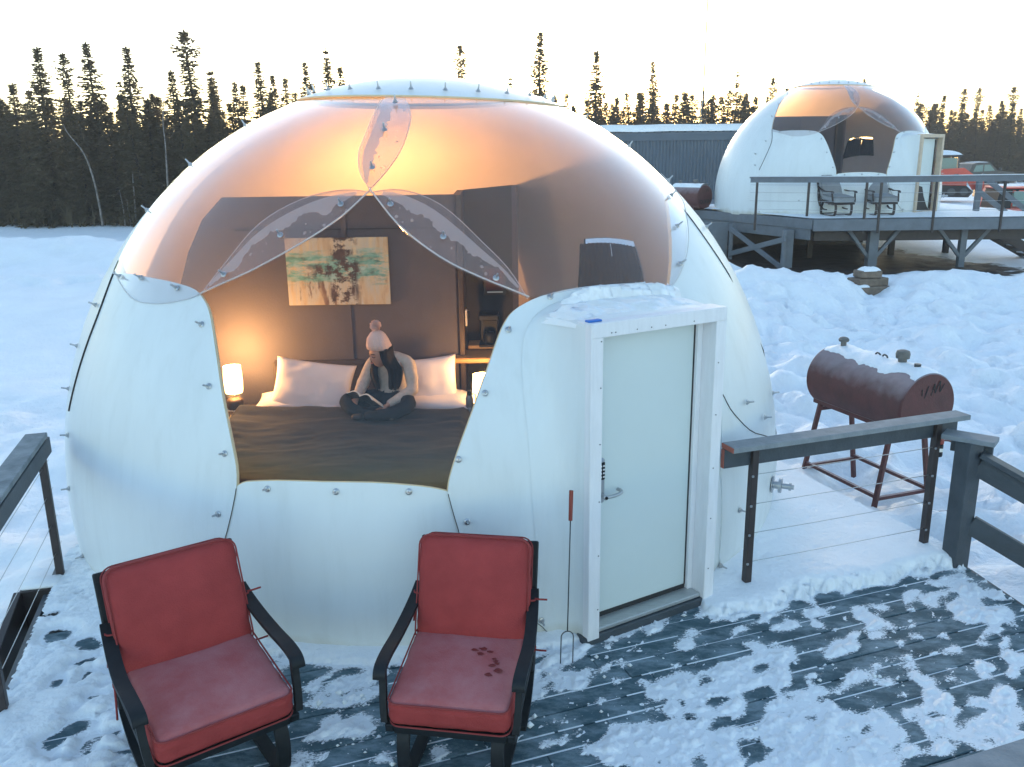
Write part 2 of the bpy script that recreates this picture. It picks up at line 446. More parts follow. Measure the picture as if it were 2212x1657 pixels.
gx = lines(-13, 15, 0.10, -200, 200); gy = lines(4.2, 30, 0.10, -60, 200)
XX, YY = np.meshgrid(gx, gy); ZZ = gz(XX, YY)
nx, ny = len(gx), len(gy)
me = bpy.data.meshes.new('snow_ground')
vv = np.stack([XX.ravel(), YY.ravel(), ZZ.ravel()], 1)
idx = np.arange(nx * ny).reshape(ny, nx)
ff = np.stack([idx[:-1, :-1], idx[:-1, 1:], idx[1:, 1:], idx[1:, :-1]], -1).reshape(-1, 4)
me.from_pydata(vv.tolist(), [], ff.tolist())
me.polygons.foreach_set('use_smooth', [True] * len(me.polygons))
# bare earth showing under the second deck: an attribute of the place
dirt = sstep(5.9, 7.2, XX + .25 * (YY - 22)) * sstep(20.6, 22.6, YY + 1.6 * (fbm(XX * .9, YY * .9, 4, 61) - .5)) * (1 - sstep(27.5, 30.5, YY)) * (1 - sstep(10.8, 13.6, XX - .35 * (24 - YY)))
at = me.attributes.new('dirt', 'FLOAT', 'POINT'); at.data.foreach_set('value', np.clip(dirt * 1.7, 0, 1.25).ravel().astype(np.float32))
gm = mat('ground_snow', (0.86, 0.89, 0.92), 0.55, var=0.05, vscale=1.2, bump=0.5, bscale=14, world=True, spec=0.3)
n, l = nodes(gm); pb = n['Principled BSDF']
n['Bump'].inputs['Distance'].default_value = 0.05
ab = n.new('ShaderNodeAttribute'); ab.attribute_name = 'dirt'
nz = n.new('ShaderNodeTexNoise'); nz.inputs['Scale'].default_value = 2.5; nz.inputs['Detail'].default_value = 8
gp = n.new('ShaderNodeNewGeometry'); l.new(gp.outputs['Position'], nz.inputs['Vector'])
ad = n.new('ShaderNodeMath'); ad.operation = 'MULTIPLY_ADD'; ad.inputs[1].default_value = 1.1; ad.inputs[2].default_value = -0.52
l.new(nz.outputs['Fac'], ad.inputs[0])
a2 = n.new('ShaderNodeMath'); a2.operation = 'ADD'; l.new(ad.outputs[0], a2.inputs[0]); l.new(ab.outputs['Fac'], a2.inputs[1])
mr = n.new('ShaderNodeMapRange'); mr.inputs['From Min'].default_value = 0.42; mr.inputs['From Max'].default_value = 0.62; l.new(a2.outputs[0], mr.inputs['Value'])
mxx = n.new('ShaderNodeMix'); mxx.data_type = 'RGBA'; mxx.inputs['B'].default_value = (0.030, 0.021, 0.018, 1)
oldc = pb.inputs['Base Color'].links[0].from_socket
l.new(mr.outputs[0], mxx.inputs['Factor']); l.new(oldc, mxx.inputs['A']); l.new(mxx.outputs['Result'], pb.inputs['Base Color'])
me.materials.append(gm)
tag(obj('snow_ground', me), kind='structure')

# ================================================================== NEAR DECK
PHI = 0.343; PT = Vector((math.cos(PHI), math.sin(PHI), 0)); PN = Vector((-math.sin(PHI), math.cos(PHI), 0))
SP, D0 = 0.152, 4.4557
DECK = [Vector(p) for p in ((3.98, 2.2, 0), (3.40, 5.84, 0), (3.08, 6.77, 0), (2.60, 8.07, 0), (1.9, 9.4, 0), (-2.4, 9.4, 0), (-3.56, 6.15, 0), (-2.97, 4.29, 0), (-2.33, 2.2, 0))]
def clip_line(off):
    ts = []
    for i in range(len(DECK)):
        a, b = DECK[i], DECK[(i + 1) % len(DECK)]
        da, db = a.dot(PN) - off, b.dot(PN) - off
        if da * db < 0:
            p = a.lerp(b, da / (da - db)); ts.append(p.dot(PT))
    return (min(ts), max(ts)) if len(ts) >= 2 else None
plank_mat = mat('deck_paint', (0.062, 0.110, 0.132), 0.72, var=0.25, vscale=5, bump=0.2, bscale=60, world=True, spec=0.2)
# dry frost and trodden-in snow dust on the boards
n, l = nodes(plank_mat); pb = n['Principled BSDF']; oldc = pb.inputs['Base Color'].links[0].from_socket
gp = n.new('ShaderNodeNewGeometry')
mp = n.new('ShaderNodeMapping'); mp.inputs['Rotation'].default_value = (0, 0, -PHI + .9); mp.inputs['Scale'].default_value = (1, 2.2, 1)
l.new(gp.outputs['Position'], mp.inputs[0])
n1 = n.new('ShaderNodeTexNoise'); n1.inputs['Scale'].default_value = 3.0; n1.inputs['Detail'].default_value = 10; n1.inputs['Roughness'].default_value = 0.72
n2 = n.new('ShaderNodeTexNoise'); n2.inputs['Scale'].default_value = 55; n2.inputs['Detail'].default_value = 4
l.new(mp.outputs[0], n1.inputs['Vector']); l.new(gp.outputs['Position'], n2.inputs['Vector'])
m1 = n.new('ShaderNodeMapRange'); m1.inputs['From Min'].default_value = 0.45; m1.inputs['From Max'].default_value = 0.72; m1.inputs['To Max'].default_value = 0.66
m2 = n.new('ShaderNodeMapRange'); m2.inputs['From Min'].default_value = 0.62; m2.inputs['From Max'].default_value = 0.74; m2.inputs['To Max'].default_value = 0.7
l.new(n1.outputs['Fac'], m1.inputs['Value']); l.new(n2.outputs['Fac'], m2.inputs['Value'])
mxa = n.new('ShaderNodeMath'); mxa.operation = 'MAXIMUM'
ml = n.new('ShaderNodeMath'); ml.operation = 'MULTIPLY'
l.new(m2.outputs[0], ml.inputs[0]); l.new(n1.outputs['Fac'], ml.inputs[1])
l.new(m1.outputs[0], mxa.inputs[0]); l.new(ml.outputs[0], mxa.inputs[1])
mx3 = n.new('ShaderNodeMix'); mx3.data_type = 'RGBA'; mx3.inputs['B'].default_value = (0.40, 0.51, 0.57, 1)
l.new(mxa.outputs[0], mx3.inputs['Factor']); l.new(oldc, mx3.inputs['A']); l.new(mx3.outputs['Result'], pb.inputs['Base Color'])

deck = thing('wooden_deck', 'slate painted board deck dusted with snow around the near dome', 'deck')
random.seed(3)
k0 = int((D0 - 1.9) / SP)
for k in range(-9, k0 + 1):
    off_hi = D0 - k * SP - 0.005; off_lo = off_hi - SP + 0.010
    c = (off_hi + off_lo) / 2
    r_ = clip_line(c)
    if not r_: continue
    a, b = r_
    cuts = [a]
    j = a + random.uniform(2.2, 3.9)
    if j < b - 0.8: cuts.append(j)
    cuts.append(b)
    for i in range(len(cuts) - 1):
        p0 = PT * (cuts[i] + 0.002) + PN * c; p1 = PT * (cuts[i + 1] - 0.002) + PN * c
        dz = random.uniform(-0.0015, 0.0015) - 0.019
        MB().beam(p0 + Vector((0, 0, dz)), p1 + Vector((0, 0, dz)), off_hi - off_lo, 0.038, bev=0.004).build('plank', 'deck_paint', deck)
# joists, sub-floor and edge boards under the boards
mb = MB(); mb.prism([(p.x * .985, p.y, -0.30) for p in DECK], (0, 0, 0.25)); mb.build('joist_frame', 'post_brown', deck)
for i in range(len(DECK)):
    a, b = DECK[i], DECK[(i + 1) % len(DECK)]
    if a.y < 2.5 and b.y < 2.5: continue
    t = (b - a).normalized(); o = Vector((t.y, -t.x, 0)) * 0.022
    MB().beam(a + o + Vector((0, 0, -0.155)), b + o + Vector((0, 0, -0.155)), 0.04, 0.27, bev=0.004).build('edge_board', 'paint_slate', deck)
for p in ((3.28, 5.7), (2.9, 7.0), (-3.35, 5.75), (-2.75, 3.9), (3.6, 4.0), (0.5, 3.2)):
    MB().box((p[0], p[1], -0.62), (0.14, 0.14, 0.7), bev=0.006).build('support_post', 'paint_slate', deck)

# ------------------------------------------------------------------ snow lying on the deck (real relief)
def Gd(x, y): p = G(x, y); return p.x, p.y
st = 0.0145
sx = np.arange(-3.75, 4.0, st); sy = np.arange(2.7, 9.3, st)
SX, SY = np.meshgrid(sx, sy)
W = np.full(SX.shape, 0.10) + 0.10 * sstep(.6, 1.4, SX); TH = np.zeros(SX.shape)
rd = np.hypot(SX - DOME.x, SY - DOME.y)
rb = DA * math.sqrt(1 - (DOME.z / DC_) ** 2)
W = np.maximum(W, 0.95 * np.exp(-np.clip(rd - rb, 0, 9) / 0.12) * (0.75 + 0.5 * fbm(SX * 2, SY * 2, 2, 7)))
TH += 0.035 * np.exp(-np.clip(rd - rb, 0, 9) / 0.12)
# left walk: trodden but covered
lw = sstep(-1.75, -2.25, SX + 0.12 * (SY - 4)) ; W = np.maximum(W, 0.92 * lw); TH += 0.02 * lw * fbm(SX * 1.7, SY * 1.7, 3, 8)
# right back corner behind the cable rail and the strip before it
bn = (SX - 1.66) * -0.327 + (SY - 5.54) * 0.945
rbk = sstep(-0.40, -0.12, bn + 0.20 * (fbm(SX * 3, SY * 3, 3, 9) - .5)) * sstep(1.15, 1.5, SX)
W = np.maximum(W, 1.1 * rbk); TH += 0.06 * rbk * (0.5 + fbm(SX * 1.3, SY * 1.3, 2, 10))
# drift along the door sill's right end and foot of the white wall
for (px, py, rx, ry, w, rot) in [(1540, 1300, .22, .10, .85, .4), (1420, 1350, .34, .06, .62, .45), (1312, 1368, .16, .07, .6, .5), (1200, 1400, .28, .14, .85, 0), (1000, 1410, .3, .12, .8, 0), (700, 1425, .4, .2, .45, 0), (790, 1420, .3, .2, .4, 0),
        (1463, 1478, .30, .17, .46, .3), (1590, 1465, .16, .10, .40, .3), (1638, 1557, .42, .17, .44, .2), (1353, 1618, .40, .16, .36, 0), (1480, 1610, .34, .14, .30, 0), (1704, 1614, .40, .15, .38, .3), (1560, 1640, .5, .15, .34, .2), (1857, 1561, .22, .07, .55, .3), (2097, 1496, .26, .11, .55, .2), (2167, 1443, .30, .10, .42, .4), (2006, 1583, .22, .05, .5, .4), (2023, 1420, .14, .07, .42, .3),
        (1950, 1380, .16, .06, .35, .2), (1800, 1400, .14, .08, .33, .5), (1700, 1430, .13, .08, .36, .7), (1900, 1470, .13, .06, .36, .4), (2080, 1290, .35, .10, .6, .2), (2130, 1330, .2, .12, .45, 0), (1960, 1300, .35, .08, .5, .3), (1700, 1340, .25, .10, .5, .3),
        (2040, 1600, .55, .05, .72, .357), (1800, 1640, .3, .06, .5, .36), (720, 1500, .30, .16, .40, .2), (760, 1560, .28, .14, .40, .2), (680, 1540, .2, .1, .4, 0), (1180, 1460, .14, .1, .5, 0), (1130, 1480, .12, .16, .5, 0), (1240, 1480, .2, .06, .35, .4), (1150, 1560, .05, .08, .6, 0), (1090, 1600, .12, .05, .35, 0), (1260, 1600, .2, .06, .4, .3), (950, 1620, .2, .06, .4, .3)]:
    cx_, cy_ = Gd(px, py); W += w * gauss(SX, SY, cx_, cy_, rx, ry, rot)
thick = np.maximum(np.maximum(lw, rbk), np.exp(-np.clip(rd - rb, 0, 9) / 0.12))
W = np.where(thick > .35, W, np.minimum(W, .385 + .12 * fbm(SX * 1.5, SY * 1.5, 2, 75)))
W = np.clip(W, 0, 1.15)
ca, sa = math.cos(PHI + .5), math.sin(PHI + .5)
U = SX * ca + SY * sa; V = -SX * sa + SY * ca
val = W + 0.62 * (fbm(U * 3.0, V * 5.0, 4, 71) - 0.5) + 1.75 * (fbm(U * 10, V * 17, 5, 72, .74) - 0.5) * (1 - .72 * sstep(.8, 1.0, W))
# footprints trodden through to the boards on the left walk
for (zx, zy, rx, ry, rot, dp) in [(480, 240, .10, .045, .4, .9), (520, 440, .13, .09, .5, 1.0), (820, 520, .13, .075, -.4, 1.1), (860, 665, .06, .035, .1, .9), (720, 710, .09, .03, .2, .6), (840, 790, .06, .04, .4, .8), (770, 860, .035, .035, 0, .8), (1010, 760, .05, .05, .8, .9), (520, 890, .075, .055, .2, 1.2), (880, 1010, .07, .04, .2, .8), (990, 900, .06, .03, .3, .7), (720, 1290, .09, .06, .4, 1.1), (480, 1420, .105, .055, .55, 1.2), (800, 1480, .08, .09, .4, .7), (1060, 1355, .06, .022, .3, 1.2), (460, 1530, .09, .05, .3, .5), (570, 1615, .06, .018, .2, .9), (1070, 1530, .25, .014, .12, 1.0), (145, 930, .02, .03, 0, .7), (700, 1120, .07, .05, .2, .35), (880, 1400, .05, .1, .2, .3)]:
    cx_, cy_ = Gd((zx / 3.963) / 1.085, (1380 + zy / 3.963) / 1.085)
    ry *= 1.5; g = gauss(SX, SY, cx_, cy_, rx * .8, ry * .8, rot); val -= dp * g * 1.1; TH -= .05 * g; TH += 0.012 * gauss(SX, SY, cx_, cy_, rx * 1.7, ry * 1.7, rot)
HH = np.where(val > 0.5, np.minimum(0.026, (val - 0.5) * 0.050) + np.clip(TH, -.005, .1) * sstep(.5, .8, val), (val - 0.5) * 0.06)
HH += 0.004 * (fbm(SX * 40, SY * 40, 2, 73) - 0.5) * sstep(.5, .6, val)
# only on the deck, and not inside the dome
inside = np.ones(SX.shape, bool)
for i in range(len(DECK)):
    a, b = DECK[i], DECK[(i + 1) % len(DECK)]
    inside &= ((b.x - a.x) * (SY - a.y) - (b.y - a.y) * (SX - a.x)) > 0.004
inside &= rd > rb - 0.12
HH = np.where(inside, HH, -0.05)
keep = (HH > -0.002)
kf = keep[:-1, :-1] | keep[:-1, 1:] | keep[1:, 1:] | keep[1:, :-1]
kin = inside[:-1, :-1] & inside[:-1, 1:] & inside[1:, 1:] & inside[1:, :-1]
kf &= kin
idx = np.arange(SX.size).reshape(SX.shape)
fq = np.stack([idx[:-1, :-1], idx[:-1, 1:], idx[1:, 1:], idx[1:, :-1]], -1)[kf]
used = np.unique(fq); remap = -np.ones(SX.size, np.int64); remap[used] = np.arange(len(used))
vq = np.stack([SX.ravel(), SY.ravel(), np.maximum(HH.ravel(), -0.012) + 0.0025], 1)[used]
me = bpy.data.meshes.new('deck_snow'); me.from_pydata(vq.tolist(), [], remap[fq].tolist())
me.polygons.foreach_set('use_smooth', [True] * len(me.polygons)); me.materials.append(MATS['snow'])
tag(obj('deck_snow', me), 'patchy trodden snow lying on the boards of the near deck', 'snow', kind='stuff')
# dry snow dust that thins out around the patches: a film with a granular edge
fst = 3
fx, fy = SX[::fst, ::fst], SY[::fst, ::fst]
def blur(a, k):
    for ax in (0, 1):
        c = np.cumsum(np.insert(a, 0, 0, axis=ax), axis=ax); n_ = a.shape[ax]
        i0 = np.clip(np.arange(n_) - k, 0, n_); i1 = np.clip(np.arange(n_) + k + 1, 0, n_)
        a = (np.take(c, i1, axis=ax) - np.take(c, i0, axis=ax)) / (i1 - i0).reshape((-1, 1) if ax == 0 else (1, -1))
    return a
cov = blur(sstep(.28, .66, val), 2) * (.25 + .75 * sstep(.0, .35, val))
cov = np.clip(cov * 1.1 + .16 * (fbm(U * 2.2, V * 4.5, 4, 171) - .32) , 0, 1)[::fst, ::fst]
ins = inside[::fst, ::fst]
idx = np.arange(fx.size).reshape(fx.shape)
fq = np.stack([idx[:-1, :-1], idx[:-1, 1:], idx[1:, 1:], idx[1:, :-1]], -1)[ins[:-1, :-1] & ins[:-1, 1:] & ins[1:, 1:] & ins[1:, :-1]]
me = bpy.data.meshes.new('snow_dust'); me.from_pydata(np.stack([fx.ravel(), fy.ravel(), np.full(fx.size, .0032)], 1).tolist(), [], fq.tolist())
at = me.attributes.new('cover', 'FLOAT', 'POINT'); at.data.foreach_set('value', cov.ravel().astype(np.float32))
dm = bpy.data.materials.new('snow_dust'); dm.use_nodes = True; MATS['snow_dust'] = dm
n, l = nodes(dm); n.clear(); out = n.new('ShaderNodeOutputMaterial'); tr = n.new('ShaderNodeBsdfTransparent'); df = n.new('ShaderNodeBsdfDiffuse'); df.inputs[0].default_value = (.84, .87, .90, 1)
ms = n.new('ShaderNodeMixShader'); ab = n.new('ShaderNodeAttribute'); ab.attribute_name = 'cover'
gp = n.new('ShaderNodeNewGeometry'); mp = n.new('ShaderNodeMapping'); mp.inputs['Rotation'].default_value = (0, 0, -PHI - .5); mp.inputs['Scale'].default_value = (1, 1.8, 1); l.new(gp.outputs['Position'], mp.inputs[0])
g1 = n.new('ShaderNodeTexNoise'); g1.inputs['Scale'].default_value = 52; g1.inputs['Detail'].default_value = 10; g1.inputs['Roughness'].default_value = .75; l.new(mp.outputs[0], g1.inputs['Vector'])
sb_ = n.new('ShaderNodeMath'); sb_.operation = 'MULTIPLY_ADD'; sb_.inputs[1].default_value = .85; sb_.inputs[2].default_value = -.69; l.new(ab.outputs['Fac'], sb_.inputs[0])
ad = n.new('ShaderNodeMath'); ad.operation = 'ADD'; l.new(sb_.outputs[0], ad.inputs[0]); l.new(g1.outputs['Fac'], ad.inputs[1])
mr = n.new('ShaderNodeMapRange'); mr.inputs['From Min'].default_value = .0; mr.inputs['From Max'].default_value = .12; mr.inputs['To Max'].default_value = .95; l.new(ad.outputs[0], mr.inputs['Value'])
l.new(mr.outputs[0], ms.inputs[0]); l.new(tr.outputs[0], ms.inputs[1]); l.new(df.outputs[0], ms.inputs[2]); l.new(ms.outputs[0], out.inputs[0])
me.materials.append(dm)
tag(obj('snow_dust', me), 'thin dusting of dry snow on the boards of the near deck', 'snow', kind='stuff')
# snow packed into the joints between the boards
mb = MB(); random.seed(9)
for k in range(-3, k0 + 1):
    off = D0 - k * SP
    r_ = clip_line(off)
    if not r_: continue
    t = r_[0]
    while t < r_[1] - .05:
        L = random.uniform(.12, .8); e = min(t + L, r_[1] - .01)
        if random.random() < .8:
            zz = random.uniform(-0.006, -0.001)
            a = PT * t + PN * (off + .0005); b = PT * e + PN * (off + .0005)
            mb.add([a - PN * .006 + Vector((0, 0, zz)), b - PN * .006 + Vector((0, 0, zz)), b + PN * .006 + Vector((0, 0, zz)), a + PN * .006 + Vector((0, 0, zz))], [(0, 1, 2, 3)])
        t = e + random.uniform(.0, .10)
tag(mb.build('joint_snow', 'snow', fixn=False), 'thin lines of packed snow in the joints of the near deck', 'snow', kind='stuff')
# loose snow crumbs
mb = MB(); random.seed(5)
def crumb(x, y, s):
    bmv = []
    for (a, b, c) in ((1, 0, 0), (-1, 0, 0), (0, 1, 0), (0, -1, 0), (0, 0, 1), (0, 0, -.3)):
        bmv.append((x + a * s * random.uniform(.6, 1.2), y + b * s * random.uniform(.6, 1.2), .3 * s + c * s * random.uniform(.5, .9)))
    mb.add(bmv, [(0, 2, 4), (2, 1, 4), (1, 3, 4), (3, 0, 4), (2, 0, 5), (1, 2, 5), (3, 1, 5), (0, 3, 5)])
for i in range(240):
    px, py = random.choice([(700, 1510, 90, 70), (760, 1560, 60, 50), (1150, 1480, 60, 60), (1250, 1500, 120, 80), (1600, 1500, 300, 120), (1900, 1450, 250, 120), (1350, 1380, 120, 30), (900, 1620, 150, 30)])[:2], None
    cx_, cy_ = px
    p = G(cx_ + random.gauss(0, 70), cy_ + random.gauss(0, 40))
    crumb(p.x, p.y, random.choice((.003, .004, .005, .007, .010, .016)) * random.uniform(.7, 1.3))
for (px, py, s) in ((1145, 1570, .035), (1155, 1550, .025), (895, 1640, .03), (910, 1630, .022), (690, 1520, .035), (735, 1500, .04), (745, 1520, .03), (780, 1505, .03)):
    p = G(px, py); crumb(p.x, p.y, s)
tag(mb.build('snow_crumbs', 'snow', smooth=True), 'loose crumbs of snow scattered over the near deck', 'snow', kind='stuff')
# ================================================================== NEAR DOME
# local frame: x,y from the dome axis, z from the deck
OX, OY = DOME.x, DOME.y
def unit_at(px, py):
    d = ray(px, py); o = EYE - DOME
    s = Vector((1 / DA, 1 / DA, 1 / DC_))
    D = Vector((d.x * s.x, d.y * s.y, d.z * s.z)); O = Vector((o.x * s.x, o.y * s.y, o.z * s.z))
    a = D.dot(D); b = 2 * O.dot(D); c = O.dot(O) - 1; q = b * b - 4 * a * c
    t = (-b - math.sqrt(q)) / (2 * a) if q > 0 else -b / (2 * a)
    return (O + D * t).normalized()
def chart(u):
    th = math.acos(max(-1, min(1, u.z))); ph = math.atan2(u.y, u.x); return (th * math.cos(ph), th * math.sin(ph))
def unchart(q, off=0.0):
    th = math.hypot(q[0], q[1]); ph = math.atan2(q[1], q[0])
    u = Vector((math.sin(th) * math.cos(ph), math.sin(th) * math.sin(ph), math.cos(th)))
    return Vector((u.x * (DA + off), u.y * (DA + off), u.z * (DC_ + off) + DOME.z))
def P(px, py): return chart(unit_at(px, py))
def A(az, col):
    return (R(col) * math.cos(R(az)), R(col) * math.sin(R(az)))
def spl(pts, n=5):
    return [(p.x, p.y) for p in smooth_path([Vector((a, b, 0)) for a, b in pts], n)]
def arc(az0, az1, col, n=None):
    n = n or max(2, int(abs(az1 - az0) / 3)); return [A(az0 + (az1 - az0) * i / n, col) for i in range(n + 1)]
def inpoly(pts, poly):
    x, y = pts[:, 0], pts[:, 1]; c = np.zeros(len(pts), bool); n = len(poly)
    for i in range(n):
        x0, y0 = poly[i]; x1, y1 = poly[i - 1]
        if y0 == y1: continue
        c ^= ((y0 > y) != (y1 > y)) & (x < (x1 - x0) * (y - y0) / (y1 - y0) + x0)
    return c
def densify(poly, h):
    out = []
    for i in range(len(poly)):
        a, b = poly[i], poly[(i + 1) % len(poly)]; d = math.dist(a, b)
        if d < 1e-6: continue
        k = max(1, int(math.ceil(d / h)))
        out += [(a[0] + (b[0] - a[0]) * j / k, a[1] + (b[1] - a[1]) * j / k) for j in range(k)]
    return out
def panel(name, poly, off, thick, mats, parent, g=0.045, holes=(), wob=0.0):
    poly = densify(poly, g * .8); hs = [densify(h, g * .8) for h in holes]
    xs = [p[0] for p in poly]; ys = [p[1] for p in poly]
    gxx, gyy = np.meshgrid(np.arange(min(xs), max(xs), g), np.arange(min(ys), max(ys), g * .866))
    gxx = gxx + (np.arange(gxx.shape[0])[:, None] % 2) * g / 2
    pts = np.stack([gxx.ravel(), gyy.ravel()], 1)
    ok = inpoly(pts, poly)
    for h in hs: ok &= ~inpoly(pts, h)
    bd = np.array(poly + [q for h in hs for q in h])
    pts = pts[ok]
    if len(pts):
        dmin = np.array([np.min(np.hypot(bd[:, 0] - a, bd[:, 1] - b)) for a, b in pts]); pts = pts[dmin > g * .45]
    vs2 = [Vector(p) for p in poly]; ed = [(i, (i + 1) % len(poly)) for i in range(len(poly))]
    for h in hs:
        o = len(vs2); vs2 += [Vector(p) for p in h]; ed += [(o + i, o + (i + 1) % len(h)) for i in range(len(h))]
    vs2 += [Vector((float(a), float(b))) for a, b in pts]
    ov, oe, of, *_ = geometry.delaunay_2d_cdt(vs2, ed, [], 0, 1e-7)
    cen = np.array([[sum(ov[i].x for i in f) / 3, sum(ov[i].y for i in f) / 3] for f in of])
    kk = inpoly(cen, poly)
    for h in hs: kk &= ~inpoly(cen, h)
    tri = [f for f, q in zip(of, kk) if q]
    us = sorted({i for f in tri for i in f}); rm = {i: j for j, i in enumerate(us)}
    N = len(us)
    top = [unchart(ov[i], off) for i in us]; bot = [unchart(ov[i], off - thick) for i in us]
    F1 = []
    for f in tri:
        a, b, c = (rm[i] for i in f)
        nn = (top[b] - top[a]).cross(top[c] - top[a]); cc = top[a] - Vector((0, 0, DOME.z))
        F1.append((a, b, c) if nn.dot(cc) > 0 else (a, c, b))
    cnt = {}
    for f in F1:
        for i in range(3):
            e = (f[i], f[(i + 1) % 3]); cnt[e] = cnt.get(e, 0) + 1
    rim = [e for e in cnt if (e[1], e[0]) not in cnt]
    F2 = [(c + N, b + N, a + N) for a, b, c in F1]; F3 = [(b, a, a + N, b + N) for a, b in rim]
    me = bpy.data.meshes.new(name); me.from_pydata([tuple(v) for v in top + bot], [], F1 + F2 + F3)
    for mm in mats: me.materials.append(MATS[mm])
    mi = [0] * len(F1) + [min(1, len(mats) - 1)] * len(F2) + [min(2, len(mats) - 1)] * len(F3)
    me.polygons.foreach_set('material_index', mi)
    me.polygons.foreach_set('use_smooth', [True] * (len(F1) + len(F2)) + [False] * len(F3))
    me.update()
    nr = []
    def un(v):
        w = Vector((v.x / DA ** 2, v.y / DA ** 2, (v.z - DOME.z) / DC_ ** 2)); return w.normalized()
    flat = [p.normal.copy() for p in me.polygons]
    for p in me.polygons:
        for vi in p.vertices:
            if p.index < len(F1): nr.append(un(me.vertices[vi].co))
            elif p.index < len(F1) + len(F2): nr.append(-un(me.vertices[vi].co))
            else: nr.append(flat[p.index])
    me.normals_split_custom_set([tuple(x) for x in nr])
    return obj(name, me, parent)

dome = thing('igloo_dome', 'large white igloo dome with glowing clear window, door and woman inside', 'dome', (OX, OY, 0), group='igloo domes')
CB = 98.6                                     # colatitude of the foot
sill = [(512, 1050), (530, 1042), (560, 1040), (700, 1042), (850, 1046), (930, 1054), (967, 1062)]
open_r = [(967, 1062), (972, 1030), (990, 972), (1020, 890), (1050, 805), (1075, 732), (1090, 698), (1110, 672), (1150, 648), (1200, 632), (1260, 621), (1330, 615), (1400, 613), (1443, 620)]
open_l = [(512, 1050), (511, 1008), (497, 935), (482, 860), (470, 780), (460, 712), (452, 672), (441, 648), (422, 626), (382, 612), (322, 600), (268, 592)]
SR = spl([P(*q) for q in open_r], 3); SL = spl([P(*q) for q in open_l], 3); SS = spl([P(*q) for q in sill], 3)
CL = [A(-141.6, 56.4), A(-147, 55), A(-152, 45), A(-161, 32), A(-172, 17.5)]       # left edge of the clear shell
CR = [P(1443, 620), P(1449, 560), P(1446, 480), P(1434, 412), P(1395, 352), P(1320, 294), A(-2, 26), A(3, 17.5)]
cL = spl(CL, 5); cR = spl(CR, 4)
seam_bl = spl([P(512, 1050), P(507, 1080), P(498, 1122), P(484, 1174), P(462, 1240)] , 4)
azb = math.degrees(math.atan2(seam_bl[-1][1], seam_bl[-1][0])); seam_bl.append(A(azb - 1, CB))
seam_br = spl([P(967, 1062), P(974, 1090), P(988, 1138), P(1004, 1184), P(1050, 1250), P(1110, 1310), P(1170, 1352)], 4)
azr = math.degrees(math.atan2(seam_br[-1][1], seam_br[-1][0])); seam_br.append(A(azr + 2, CB))
seam_l = spl([A(-147, 55), P(222, 662), P(192, 742), P(166, 826), P(152, 888)], 4); azl = math.degrees(math.atan2(seam_l[-1][1], seam_l[-1][0])); seam_l += [A(azl - 3, 92), A(azl - 3, CB)]
seam_r = spl([P(1434, 412), P(1470, 450), P(1525, 524), P(1572, 596)], 4); azs = math.degrees(math.atan2(seam_r[-1][1], seam_r[-1][0])); seam_r += [A(azs + 4, 72), A(azs + 8, 86), A(azs + 8, CB)]

WH = ['fibreglass', 'liner', 'foam_edge']
panel('front_panel', SS + seam_br[1:] + arc(azr + 2, azb - 1, CB)[1:-1] + seam_bl[::-1][:-1], 0.0, 0.03, WH, dome)
pl_left = SL + [A(-147, 55)] + seam_l[1:] + arc(azl - 3, azb - 1, CB)[1:-1] + seam_bl[::-1][:-1]
panel('side_panel', pl_left, 0.006, 0.03, WH, dome)
door_cut = [P(*q) for q in ((1215, 1395), (1200, 1200), (1200, 1000), (1200, 830), (1215, 730), (1260, 690), (1380, 672), (1470, 690), (1515, 760), (1540, 900), (1545, 1100), (1535, 1300))]
azd0 = math.degrees(math.atan2(door_cut[0][1], door_cut[0][0])); azd1 = math.degrees(math.atan2(door_cut[-1][1], door_cut[-1][0]))
pl_right = SR + cR[1:cR.index(min(cR, key=lambda q: math.dist(q, P(1434, 412)))) + 1] + seam_r[1:] + arc(azs + 8, azd1, CB)[1:] + door_cut[::-1] + arc(azd0, azr + 2, CB)[:-1] + seam_br[::-1][:-1]
panel('side_panel', pl_right, 0.010, 0.03, WH, dome)
# back of the shell, with the small rear window left open
def FAR(px, py):
    d = ray(px, py); o = EYE - DOME; s = Vector((1 / DA, 1 / DA, 1 / DC_))
    D = Vector((d.x * s.x, d.y * s.y, d.z * s.z)); O = Vector((o.x * s.x, o.y * s.y, o.z * s.z))
    a = D.dot(D); b = 2 * O.dot(D); c = O.dot(O) - 1; return chart((O + D * ((-b + math.sqrt(b * b - 4 * a * c)) / (2 * a))).normalized())
rw = [FAR(1372, 518), FAR(1264, 513), FAR(1260, 612), FAR(1394, 612)]           # small rear window, seen through the shell
def rwq(u, v): return lerp2(lerp2(rw[1], rw[0], u), lerp2(rw[2], rw[3], u), v)
def lerp2(a, b, t): return (a[0] + (b[0] - a[0]) * t, a[1] + (b[1] - a[1]) * t)
azs2, azl2 = azs + 8, azl - 3
i434 = cR.index(min(cR, key=lambda q: math.dist(q, P(1434, 412))))
back = seam_l[:-1] + arc(azl2, azs2 - 360, CB) + seam_r[::-1][1:] + cR[i434 + 1:] + arc(3, 188, 17.5)[1:-1] + cL[::-1][:-1]
iA = cL.index(min(cL, key=lambda q: math.dist(q, A(-147, 55))))
back = seam_l[:-1] + arc(azl2, azs2 - 360, CB) + seam_r[::-1][1:-1] + cR[i434:] + arc(3, 188, 17.5)[1:-1] + cL[iA + 1:][::-1]
panel('rear_panel', back, 0.0, 0.03, WH, dome, holes=[rw], g=0.07)
